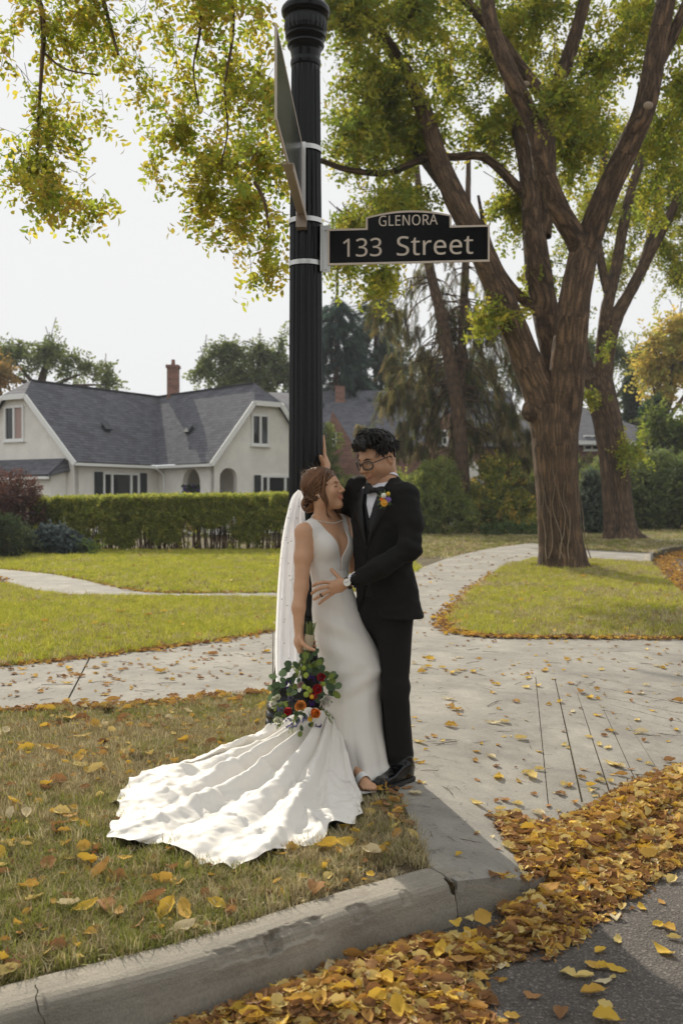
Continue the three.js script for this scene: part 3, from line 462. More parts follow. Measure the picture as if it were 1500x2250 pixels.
// ================= the groom
{
  const base = gp(875, 1708, 0); const T = thing('person', 'groom in black three-piece suit and bow tie, holding the bride by the waist', 'person', base);
  const fr = frame(pt(842, 1130, 5.13), V(-0.62, 0, 0.77), V(0, 1, 0)), hd = frame(pt(830, 1007, 5.14), V(-0.74, -0.36, 0.56), V(0, 1, 0)), HS = 1.07;
  const SK = [0.5, 0.27, 0.15], wool = mat(0.0135, 0.0125, 0.0115, 0.88, { specularIntensity: 0.35, sheen: 0.08, sheenRoughness: 0.6, sheenColor: lin(0.25, 0.24, 0.23), bumpMap: rep(weave, 14), bumpScale: 0.0006 });
  const satin = mat(0.009, 0.0088, 0.0085, 0.42, { specularIntensity: 0.5 }), shirtM = mat(0.74, 0.73, 0.76, 0.8);
  // body
  const neckLow = fr.from(0, 0.16, -0.02), neckUp = hd.from(0, -0.08 * HS, -0.02 * HS), torso = loftField(fr, [[0.21, 0.05, 0.05, 0, -0.02], [0.165, 0.07, 0.052, 0, -0.02], [0.12, 0.14, 0.06, 0, -0.015], [0.05, 0.15, 0.085, 0, 0], [-0.05, 0.15, 0.09, 0, 0], [-0.15, 0.14, 0.09, 0, 0], [-0.27, 0.13, 0.085, 0.0, 0], [-0.4, 0.12, 0.09, -0.02, 0.0], [-0.52, 0.1, 0.08, -0.03, 0]]);
  const hipL = pt(868, 1362, 5.08), hipR = pt(812, 1352, 5.22), kneeL = pt(868, 1515, 5.04), kneeR = pt(826, 1515, 5.17), ankL = pt(882, 1680, 5.08), ankR = pt(852, 1668, 5.2);
  const shL = pt(890, 1090, 5.04), elL = pt(900, 1206, 4.92), wrL = pt(768, 1279, 4.945), shR = pt(790, 1076, 5.22), elR = pt(735, 1140, 5.42), wrR = pt(713, 1046, 5.52);
  const bodyF = (x, y, z) => {
    let d = torso(x, y, z); d = smin(d, cone(x, y, z, neckLow, neckUp, 0.06, 0.056), 0.03);
    d = smin(d, chain(x, y, z, [shL, elL, wrL], [0.056, 0.042, 0.028]), 0.03); d = smin(d, chain(x, y, z, [shR, elR, wrR], [0.056, 0.042, 0.028]), 0.03);
    d = smin(d, chain(x, y, z, [hipL, kneeL, ankL], [0.08, 0.05, 0.036]), 0.04); d = smin(d, chain(x, y, z, [hipR, kneeR, ankR], [0.08, 0.05, 0.036]), 0.04); return d;
  };
  // left hand spread on the bride's waist
  const palmL = [[pt(768, 1279, 4.945), 0.027], [pt(746, 1286, 4.95), 0.024], [pt(728, 1292, 4.965), 0.02]];
  const fL = [[[pt(732, 1280, 4.965), pt(712, 1279, 4.97), pt(697, 1282, 4.985), pt(688, 1287, 5.005)], 0.0098, 0.0078], [[pt(729, 1288, 4.96), pt(708, 1291, 4.963), pt(693, 1297, 4.977), pt(685, 1304, 4.998)], 0.0102, 0.008], [[pt(728, 1297, 4.96), pt(711, 1304, 4.96), pt(698, 1312, 4.97), pt(690, 1317, 4.99)], 0.0098, 0.0078], [[pt(731, 1304, 4.965), pt(718, 1313, 4.965), pt(708, 1320, 4.97), pt(701, 1327, 4.985)], 0.0088, 0.0068], [[pt(752, 1277, 4.97), pt(738, 1262, 5.0), pt(728, 1252, 5.03)], 0.0115, 0.009]];
  const handL = (x, y, z) => { let d = smin(cone(x, y, z, palmL[0][0], palmL[1][0], 0.0265, 0.027), cone(x, y, z, pt(745, 1279, 4.955), pt(731, 1283, 4.963), 0.019, 0.0135), 0.02); d = smin(d, cone(x, y, z, pt(746, 1293, 4.955), pt(732, 1300, 4.963), 0.02, 0.0125), 0.02); d = smin(d, cone(x, y, z, pt(746, 1286, 4.95), pt(731, 1292, 4.958), 0.02, 0.014), 0.02); for (const [p, a, b] of fL) { const q = finger(p, a, b); d = smin(d, chain(x, y, z, q[0], q[1], 0.004), 0.0055); } return d; };
  // right hand laid on the post
  const fR = [[[pt(712, 1008, 5.585), pt(711, 990, 5.6), pt(710, 975, 5.61), pt(709, 963, 5.62)], 0.0098, 0.0078], [[pt(712, 1010, 5.605), pt(712, 988, 5.62), pt(711, 970, 5.635), pt(710, 958, 5.645)], 0.01, 0.008], [[pt(713, 1012, 5.62), pt(713, 992, 5.64), pt(712, 976, 5.655)], 0.0098, 0.0078], [[pt(714, 1018, 5.635), pt(714, 1000, 5.655), pt(713, 988, 5.665)], 0.0088, 0.007], [[pt(712, 1030, 5.555), pt(708, 1014, 5.53), pt(704, 1003, 5.515)], 0.0115, 0.009]];
  const handR = (x, y, z) => { let d = smin(cone(x, y, z, wrR, pt(714, 1022, 5.58), 0.027, 0.026), cone(x, y, z, pt(714, 1024, 5.58), pt(713, 1008, 5.6), 0.026, 0.02), 0.02); for (const [p, a, b] of fR) { const q = finger(p, a, b); d = smin(d, chain(x, y, z, q[0], q[1], 0.004), 0.006); } return d; };
  const sk = (x, y, z) => { const n = 1 + fbm(x * 50, y * 50, z * 50, 3) * 0.09; return SK.map(c => c * n); };
  const box = (ps, m) => { const b = new THREE.Box3().setFromPoints(ps).expandByScalar(m); return [b.min, b.max]; };
  const bodyG = merge([nets(bodyF, ...box([shL, shR, elL, elR, wrL, ankL, ankR, hipL, hipR, neckUp], 0.13), 0.014, sk), headGeo(hd, HS, false, SK, [0.46, 0.2, 0.13], 0.3), nets(handL, ...box([...fL.flatMap(f => f[0]), wrL], 0.03), 0.0034, sk), nets(handR, ...box([...fR.flatMap(f => f[0]), wrR], 0.03), 0.0034, sk)]);
  wpart('body', bodyG, skinMat(), T);
  // eyes and brows
  const eyeW = mat(0.7, 0.68, 0.64, 0.25), iris = mat(0.02, 0.012, 0.008, 0.15), ink = mat(0.012, 0.01, 0.009, 0.6);
  for (const s of [-1, 1]) {
    wpart('eyebrow', mapGeo(tube([V(s * 0.014, 0.0215, 0.094), V(s * 0.03, 0.0265, 0.09), V(s * 0.048, 0.0205, 0.077)], [0.003, 0.0038, 0.0016], 8), hd, HS), ink, T);
    const ey = mapGeo(new THREE.SphereGeometry(0.0042, 12, 8).scale(2.2, 0.75, 1).translate(s * 0.031, 0.001, 0.0862), hd, HS); wpart('eye', ey, eyeW, T);
    wpart('eyelash', mapGeo(tube([V(s * 0.019, 0.003, 0.0895), V(s * 0.031, 0.0052, 0.0905), V(s * 0.043, 0.002, 0.0845)], 0.0013, 6), hd, HS), ink, T);
  }
  // hair: thick dark wavy mass swept forward
  {
    const R = rng(11), fld = headField(false), hair = (r, u, f) => {
      let d = ball(r, u, f, [0, 0.043, -0.018], 0.081, 0.092, 0.102);
      d = smin(d, ball(r, u, f, [0, 0.108, 0.028], 0.06, 0.03, 0.06), 0.03); d = smin(d, ball(r, u, f, [-0.01, 0.094, 0.07], 0.048, 0.024, 0.028), 0.02);
      const line = mix(0.056, -0.055, sst(0.075, -0.02, f)) - 0.04 * sst(-0.04, -0.09, f) + 0.03 * sst(0.0, 0.06, abs(r)) * sst(0.02, 0.07, f), side = mix(line, 0.01, sst(0.03, -0.005, f) * sst(-0.05, -0.015, f));
      d = smax(d, side - u, 0.012); d = max(d, -(fld(r, u, f) - 0.0006) - 0.02);
      return d + 0.0065 * fbm(r * 55 + f * 20, u * 40, f * 55, 3) + 0.004 * sin(f * 260 + r * 90 + 5 * fbm(r * 30, u * 30, f * 30, 2));
    };
    const parts = [nets(hair, V(-0.12, -0.08, -0.15), V(0.12, 0.18, 0.14), 0.0034, (r, u, f) => { const n = 0.8 + 0.5 * vn(r * 400, u * 100, f * 300); return [0.014 * n, 0.011 * n, 0.009 * n]; })];
    for (let i = 0; i < 520; i++) {   // locks
      const th = R() * 2 * PI, ph = Math.acos(mix(0.98, -0.15, pow(R(), 0.8))), n = V(sin(ph) * sin(th), cos(ph), sin(ph) * cos(th)); const c = V(n.x * 0.08, 0.044 + n.y * 0.093, -0.017 + n.z * 0.101); if (c.z > 0.05 && c.y < 0.075 || c.y < -0.02 || (abs(c.x) > 0.07 && c.y < 0.015 && c.z > -0.05)) continue; if (c.y > 0.1) { c.y += 0.024 * sst(-0.05, 0.03, c.z); }
      const t = V(n.z * 0.4 * (R() - 0.5) + (R() - 0.5) * 0.8, -0.3 + (R() - 0.5) * 0.6, 0.9 * (c.y > 0.06 ? 1 : 0.2)).addScaledVector(n, 0.3).normalize(), L = 0.018 + R() * 0.022, b = c.clone().addScaledVector(t, L * 0.55).addScaledVector(n, 0.003 + R() * 0.004), e = c.clone().addScaledVector(t, L).addScaledVector(n, -0.002 + R() * 0.005), k = 0.6 + R();
      parts.push(tint(limb([c, b, e], [0.003, 0.0024, 0.0003], 5, 5), 0.016 * k, 0.0125 * k, 0.01 * k));
    }
    for (let i = 0; i < 46; i++) { const x = mix(-0.055, 0.05, R()), c = V(x, 0.1 + R() * 0.02, 0.055 + R() * 0.02), b = V(x + (R() - 0.5) * 0.02, 0.092 + R() * 0.018, 0.093 + R() * 0.01), e = V(x - 0.012 + (R() - 0.5) * 0.03, 0.062 + R() * 0.022, 0.094 + R() * 0.008); parts.push(tint(limb([c, b, e], [0.0045, 0.004, 0.0004], 6, 7), 0.014, 0.011, 0.009)); }
    wpart('hair', mapGeo(merge(parts), hd, HS), hairMat(), T);
  }
  // glasses
  {
    const fm = mat(0.006, 0.006, 0.007, 0.2, { clearcoat: 0.5 }), g = [], lens = [], ring = s => { const p = []; for (let i = 0; i <= 20; i++) { const a = i / 20 * 2 * PI, c = cos(a), q = sin(a), k = 0.75; p.push(V(s * 0.034 + Math.sign(c) * pow(abs(c), k) * 0.0255, -0.002 + Math.sign(q) * pow(abs(q), k) * 0.0185 + (s * c > 0 ? 0.002 * q : 0), 0.109 - 0.014 * pow((s * 0.034 + c * 0.0255) / 0.06, 2) * 1.6)); } return p; };
    const gl = wpart('glasses', mapGeo(merge([...[-1, 1].map(s => tube(ring(s), 0.0033, 6, 60)), tube([V(-0.009, 0.005, 0.109), V(0, 0.008, 0.112), V(0.009, 0.005, 0.109)], 0.0025, 6), ...[-1, 1].map(s => tube([V(s * 0.06, 0.006, 0.0905), V(s * 0.073, 0.007, 0.075), V(s * 0.081, 0.006, 0.02), V(s * 0.083, 0.002, -0.012), V(s * 0.081, -0.02, -0.028)], 0.0024, 6))]), hd, HS), fm, T);
    for (const s of [-1, 1]) { const r = ring(s), c = V(s * 0.034, -0.002, 0.1062), P = [c.x, c.y, c.z], id = []; r.forEach((p, i) => { P.push(p.x, p.y, p.z); if (i) id.push(0, i, i + 1); }); const q = mapGeo(geoFrom(P, id, P.flatMap((_, k) => k % 3 ? [] : [0, 0])), hd, HS); q.translate(-T.position.x, -T.position.y, -T.position.z); part('lens', q, mat(0.96, 0.97, 0.97, 0.03, { transmission: 1, thickness: 0, ior: 1.25 }), gl); }
  }
  // jacket, cut open in a V and away below the button
  const rowsJ = [[0.2, 0.06, 0.05, 0, -0.03], [0.165, 0.105, 0.075, 0, -0.02], [0.13, 0.178, 0.098, 0, -0.008], [0.05, 0.187, 0.124, 0, 0], [-0.05, 0.184, 0.13, 0, 0], [-0.15, 0.174, 0.127, 0, 0], [-0.27, 0.163, 0.12, 0, 0], [-0.4, 0.176, 0.13, -0.02, -0.004], [-0.525, 0.19, 0.145, -0.035, -0.01]], jt = loftField(fr, rowsJ);
  const sleeveL = [shL, pt(903, 1150, 4.975), elL, pt(836, 1246, 4.91), pt(781, 1275, 4.94)], sleeveR = [shR, pt(768, 1108, 5.32), elR, pt(720, 1092, 5.48), pt(713, 1056, 5.51)];
  const crease = (x, y, z) => 0.0065 * fbm(x * 9 + y * 3, y * 13, z * 9, 3) + 0.0045 * vn(x * 22 + 7, y * 34, z * 22) + 0.005 * sin((x * 0.5 + y) * 95) * exp(-pow(hypot(x - elL.x, y - elL.y, z - elL.z) / 0.085, 2));
  const arms = (x, y, z, e) => min(chain(x, y, z, sleeveL, [0.067 + e, 0.061 + e, 0.055 + e, 0.05 + e, 0.042 + e], 0.03), chain(x, y, z, sleeveR, [0.066 + e, 0.062 + e, 0.058 + e, 0.05 + e, 0.041 + e], 0.03));
  const trap = fr.from(0.05, 0.125, -0.03);
  const vHalf = u => max(0.007, mix(0.055, 0.012, clamp((0.15 - u) / 0.29)));
  const jacketF = (x, y, z) => {
    const [r, u, f] = fr.to(x, y, z); let d = smin(smin(jt(x, y, z), cone(x, y, z, trap, shR, 0.05, 0.066), 0.03), arms(x, y, z, 0), 0.035) + crease(x, y, z);
    const open = f > 0 ? (u > -0.2 ? abs(r - 0.004) - (u > -0.14 ? vHalf(u) : 0.0015) : abs(r - 0.01) - (0.002 + 0.09 * pow(clamp((-0.3 - u) / 0.24), 1.6))) : 1;
    d = smax(d, -open, 0.008); d = max(d, -cone(x, y, z, neckLow, neckUp, 0.063, 0.063)); return d;
  };
  const [jlo, jhi] = box([shL, shR, elL, elR, wrR, pt(860, 1365, 5.1)], 0.16);
  wpart('jacket', nets((x, y, z) => max(jacketF(x, y, z), -(cone(x, y, z, pt(781, 1275, 4.94), pt(760, 1286, 4.95), 0.036, 0.036)), -cone(x, y, z, pt(713, 1054, 5.51), pt(713, 1030, 5.53), 0.035, 0.035)), jlo, jhi, 0.0085), wool, T);
  // waistcoat and shirt below it
  const inner = (e, top) => (x, y, z) => { const [r, u, f] = fr.to(x, y, z); let d = loftField(fr, rowsJ.map(q => [q[0], q[1] - e, q[2] - e, q[3], q[4]]))(x, y, z); d = max(d, -0.02 - f, abs(r) - 0.1, u - 0.17, -0.42 - u); if (top) d = max(d, -(f > 0 ? abs(r - 0.004) - max(0, mix(0.0, 0.06, clamp((u + 0.03) / 0.2))) : 1)); return d; };
  const [vlo, vhi] = box([fr.from(-0.1, 0.18, 0.13), fr.from(0.1, -0.42, 0.13), fr.from(0, 0, -0.03)], 0.02);
  wpart('waistcoat', nets(inner(0.008, true), vlo, vhi, 0.006), satin, T);
  const sh = inner(0.016, false);
  wpart('shirt', nets((x, y, z) => { const [r, u] = fr.to(x, y, z); return max(sh(x, y, z), -0.09 - u); }, vlo, vhi, 0.006), shirtM, T);
  for (let i = 0; i < 3; i++) { const b = fr.from(0.004, -0.09 - i * 0.075, 0.127); wpart('button', new THREE.SphereGeometry(0.007, 10, 6).scale(1, 1, 0.6).translate(b.x, b.y, b.z), satin, T); }
  // collar, bow tie
  { const c0 = neckLow.clone().lerp(neckUp, 0.22), c1 = neckLow.clone().lerp(neckUp, 0.66), ax = c1.clone().sub(c0), L = ax.length(), cf = frame(c0, fr.F.clone().addScaledVector(ax, -ax.dot(fr.F) / (L * L)), ax);
    const ringAt = (a, h, r) => cf.from(sin(a) * r * 1.02, h, cos(a) * r);
    const g = grid(60, 8, (u, v) => { const a = (u - 0.5) * 2 * PI * 0.97 + PI, b = a - PI; const h = v < 0.5 ? mix(-0.004, L, v * 2) : mix(L, L * 0.28 - 0.014 * exp(-pow((abs(b) - 0.42) / 0.25, 2)) + 0.02 * sst(0.25, 0, abs(b)), (v - 0.5) * 2), r = v < 0.5 ? mix(0.0665, 0.0605, v * 2) : mix(0.0625, 0.0735, (v - 0.5) * 2); return ringAt(b, h, r); });
    wpart('collar', g, shirtM, T);
    const k = pt(823, 1077, 5.035), tf = frame(k, V(-0.6, 0.15, 0.78), V(0.12, 1, 0.1)); const lobes = (r, u, f) => { const ar = abs(r), h = mix(0.011, 0.027, sst(0.006, 0.05, ar)); let d = max(abs(u + 0.002 * sin(r * 90)) - h, ar - 0.056, abs(f + 0.15 * ar * ar * 8) - 0.0075 - 0.004 * cos(u * 160) * sst(0.05, 0.0, ar)) - 0.002; d = smin(d, ball(r, u, f, [0, 0, 0.006], 0.011, 0.013, 0.01), 0.004); return d; };
    wpart('bow_tie', mapGeo(nets(lobes, V(-0.065, -0.04, -0.025), V(0.065, 0.04, 0.03), 0.0026), tf, 1), satin, T);
  }
  // lapels: satin sheets laid on the chest
  { const put = (r, u, e) => { let f = 0.2; for (let i = 0; i < 60; i++) { const p = fr.from(r, u, f), d = smin(jt(p.x, p.y, p.z), arms(p.x, p.y, p.z, 0), 0.035) - e; if (d < 0.0008) break; f -= max(d * 0.7, 0.0012); } return fr.from(r, u, f); };
    for (const s of [-1, 1]) {
      const g = grid(14, 44, (a, v) => { const u = mix(0.142, -0.15, v), i = vHalf(u) - 0.004, w = u > 0.055 ? mix(0.018, 0.058, sst(0.15, 0.08, u)) + (u > 0.06 && u < 0.085 ? 0.0 : 0) : mix(0.086, 0.004, pow(clamp((0.055 - u) / 0.2), 0.9)); const r = 0.004 + s * (i + w * a); return put(r, u - (u < 0.07 && u > 0.03 ? -0.018 * a : 0), 0.0055 + 0.004 * sin(a * PI)); });
      const o = wpart('lapel', g, satin, T);
    }
    const pk = [put(0.09, 0.03, 0.008), put(0.115, 0.024, 0.008), put(0.115, 0.012, 0.008), put(0.088, 0.016, 0.008)];
    // flower on the left lapel
    const at = pt(845, 1097, 4.99), bo = fr.F.clone(), R = rng(5); const fg = []; const place = (dx, dy, dz, r, cr, cg, cb, kind) => { const c = at.clone().add(V(dx, dy, dz)); const list = []; const n = kind === 'petal' ? 11 : 0; if (n) for (let i = 0; i < n; i++) { const a = i / n * 2 * PI, p = new THREE.SphereGeometry(r * 0.42, 7, 5).scale(1, 0.6, 0.35).translate(r * 0.62, 0, 0).rotateZ(a); list.push(p); } list.push(new THREE.SphereGeometry(r * (n ? 0.4 : 0.9), 10, 8)); const g = merge(list); g.translate(c.x, c.y, c.z); return g; };
    const bt = wpart('boutonniere', merge([...[[-0.01, -0.045, 0.012], [0.006, -0.05, 0.01], [-0.016, -0.048, 0.008]].map(([x, y, z]) => tube([at.clone().add(V(0.002, 0, 0)), at.clone().add(V(x * 0.6, y * 0.6, z)), at.clone().add(V(x - 0.012, y, z))], 0.0018, 6)), ...Array.from({ length: 12 }, (_, i) => { const a = i * 0.55 - 0.6, L = 0.036 + R() * 0.018, e = at.clone().add(V(cos(a) * L * 0.9, sin(a) * L, 0.004 + R() * 0.01)); return limb([at.clone(), at.clone().lerp(e, 0.6).add(V(0, 0, 0.006)), e], [0.002, 0.0052, 0.0006], 5, 6); })]), mat(0.09, 0.14, 0.03, 0.7), T);
    const fl = (n, ...a) => { const g = place(...a); g.translate(-T.position.x, -T.position.y, -T.position.z); const o = part(n, g, mat(a[4], a[5], a[6], 0.7), bt); return o; };
    fl('rosebud', -0.006, 0.018, 0.014, 0.0155, 0.74, 0.72, 0.6); fl('button_flower', 0.016, 0.027, 0.012, 0.0125, 0.62, 0.4, 0.03); fl('daisy', -0.004, -0.019, 0.018, 0.019, 0.75, 0.36, 0.03, 'petal'); fl('statice', 0.016, -0.002, 0.014, 0.016, 0.24, 0.13, 0.42, 'petal'); fl('ranunculus', -0.013, 0.0, 0.014, 0.013, 0.72, 0.16, 0.02, 'petal');
  }
  // trousers
  { const tr = (x, y, z) => { let d = chain(x, y, z, [pt(866, 1345, 5.09), kneeL, pt(881, 1692, 5.075)], [0.098, 0.068, 0.068], 0.03); d = smin(d, chain(x, y, z, [pt(816, 1345, 5.2), kneeR, pt(850, 1682, 5.19)], [0.098, 0.068, 0.066], 0.03), 0.02); d = smin(d, cone(x, y, z, pt(850, 1275, 5.12), pt(842, 1340, 5.14), 0.12, 0.128), 0.05); const k = 0.004 * fbm(x * 10, y * 7, z * 10, 3) + 0.004 * sin(y * 60 + x * 20) * exp(-pow((y - 0.47) / 0.09, 2)) * 0.7 + 0.005 * sin(y * 75) * sst(0.2, 0.08, y); return max(d + k, 0.062 - y); };
    wpart('trousers', nets(tr, ...box([pt(850, 1265, 5.12), pt(885, 1700, 5.08), pt(850, 1700, 5.2), pt(800, 1350, 5.24), pt(900, 1350, 5.02)], 0.12), 0.0085), wool, T); }
  // patent shoes
  { const pat = mat(0.004, 0.004, 0.0045, 0.1, { specularIntensity: 0.7 });
    const shoe = (heel, dir) => { const sf = frame(heel, dir, V(0, 1, 0)), q = (r, u, f) => { const w = 0.03 + 0.014 * sst(0.02, 0.18, f) - 0.02 * sst(0.2, 0.29, f), top = mix(0.1, 0.056, sst(0.06, 0.2, f)) - 0.016 * sst(0.22, 0.29, f); let d = max(hypot(max(abs(r) - w + 0.012, 0), max(u - top + 0.02, 0)) - 0.02, -u + 0.018, -f - 0.0, f - 0.285); d = smax(d, hypot(r, min(f - 0.035, 0)) - 0.04, 0.01); d = smax(d, hypot(r * 1.0, max(f - 0.235, 0)) - 0.046, 0.012); d = smin(d, cone(r, u, f, { x: 0, y: 0.07, z: 0.055 }, { x: 0, y: 0.115, z: 0.05 }, 0.042, 0.043), 0.025); d -= 0.0016 * sst(0.1, 0.13, f) * sst(0.2, 0.19, f) * (sin(f * 330) > 0.3 ? 1 : 0) * sst(0.02, 0.012, abs(r)); return d + 0.0012 * vn(r * 60, u * 60, f * 50); }, so = (r, u, f) => max(hypot(max(abs(r) - (0.026 + 0.016 * sst(0.02, 0.18, f) - 0.012 * sst(0.2, 0.29, f)), 0), max(f - 0.262, 0), min(f - 0.022, 0)) - 0.019, u - 0.022, f > 0.07 && f < 0.12 ? 0.008 - u : -u + 0.0005);
      return [mapGeo(nets(q, V(-0.07, 0, -0.03), V(0.07, 0.14, 0.31), 0.0042), sf, 1), mapGeo(nets(so, V(-0.07, -0.004, -0.03), V(0.07, 0.035, 0.31), 0.0042), sf, 1)]; };
    for (const [h, d] of [[V(ankL.x + 0.045, 0.004, ankL.z + 0.0), V(-0.15, 0, 0.17)], [V(ankR.x + 0.03, 0.004, ankR.z - 0.02), V(-0.12, 0, 0.2)]]) { const [a, b] = shoe(h, d); const o = wpart('shoe', a, pat, T); b.translate(-T.position.x, -T.position.y, -T.position.z); part('sole', b, mat(0.012, 0.011, 0.01, 0.6), o); }
  }
  // shirt cuff, watch and ring
  wpart('cuff', limb([pt(789, 1270, 4.938), pt(772, 1279, 4.943)], [0.0395, 0.037], 28, 3), shirtM, T);
  { const c = pt(765, 1281, 4.944), ax = pt(789, 1270, 4.938).sub(pt(765, 1281, 4.944)).normalize(), w = wpart('watch', limb([c.clone().addScaledVector(ax, -0.009), c.clone().addScaledVector(ax, 0.009)], [0.0318, 0.0325], 28, 2), mat(0.03, 0.018, 0.012, 0.6), T);
    const nrm = V(0.0, 0.25, 1).addScaledVector(ax, -V(0.0, 0.25, 1).dot(ax)).normalize(), dc = c.clone().addScaledVector(nrm, 0.034), q = new THREE.Quaternion().setFromUnitVectors(V(0, 1, 0), nrm), mk = (r, h, off) => new THREE.CylinderGeometry(r, r * 1.03, h, 28).applyQuaternion(q).translate(dc.x + nrm.x * off - T.position.x, dc.y + nrm.y * off - T.position.y, dc.z + nrm.z * off - T.position.z);
    part('watch_case', mk(0.0195, 0.009, 0), mat(0.75, 0.66, 0.5, 0.25, { metalness: 0.9 }), w); part('watch_dial', mk(0.017, 0.002, 0.005), mat(0.72, 0.7, 0.64, 0.4), w);
    const hand = (a, L) => { const e = dc.clone().addScaledVector(nrm, 0.0068), U = V().crossVectors(nrm, V(1, 0, 0)).normalize(), R2 = V().crossVectors(U, nrm), tip = e.clone().addScaledVector(U, cos(a) * L).addScaledVector(R2, sin(a) * L); return tube([e, tip], 0.0006, 4, 2).translate(-T.position.x, -T.position.y, -T.position.z); };
    part('watch_hand', hand(0.9, 0.009), ink, w); part('watch_hand', hand(-1.6, 0.013), ink, w);
    const rp = pt(706, 1307.5, 4.963), rd = pt(711, 1304, 4.96).sub(pt(698, 1312, 4.97)).normalize(); wpart('wedding_ring', limb([rp.clone().addScaledVector(rd, -0.004), rp.clone().addScaledVector(rd, 0.004)], [0.0108, 0.0108], 20, 2), mat(0.04, 0.035, 0.03, 0.25, { metalness: 0.9 }), T);
  }
}
const trainRimPx = [[797, 1760], [794, 1790], [784, 1812], [764, 1822], [738, 1828], [706, 1845], [676, 1862], [646, 1863], [606, 1880], [560, 1902], [505, 1912], [460, 1903], [412, 1886], [372, 1866], [330, 1856], [290, 1862], [262, 1852], [240, 1852], [250, 1826], [258, 1798], [257, 1760], [275, 1732], [308, 1706], [345, 1694], [382, 1698], [420, 1686], [455, 1680], [470, 1666], [500, 1660], [522, 1645], [562, 1632], [602, 1640], [640, 1640]];
const trainRim = trainRimPx.map(([x, y]) => gp(x, y, 0.01));
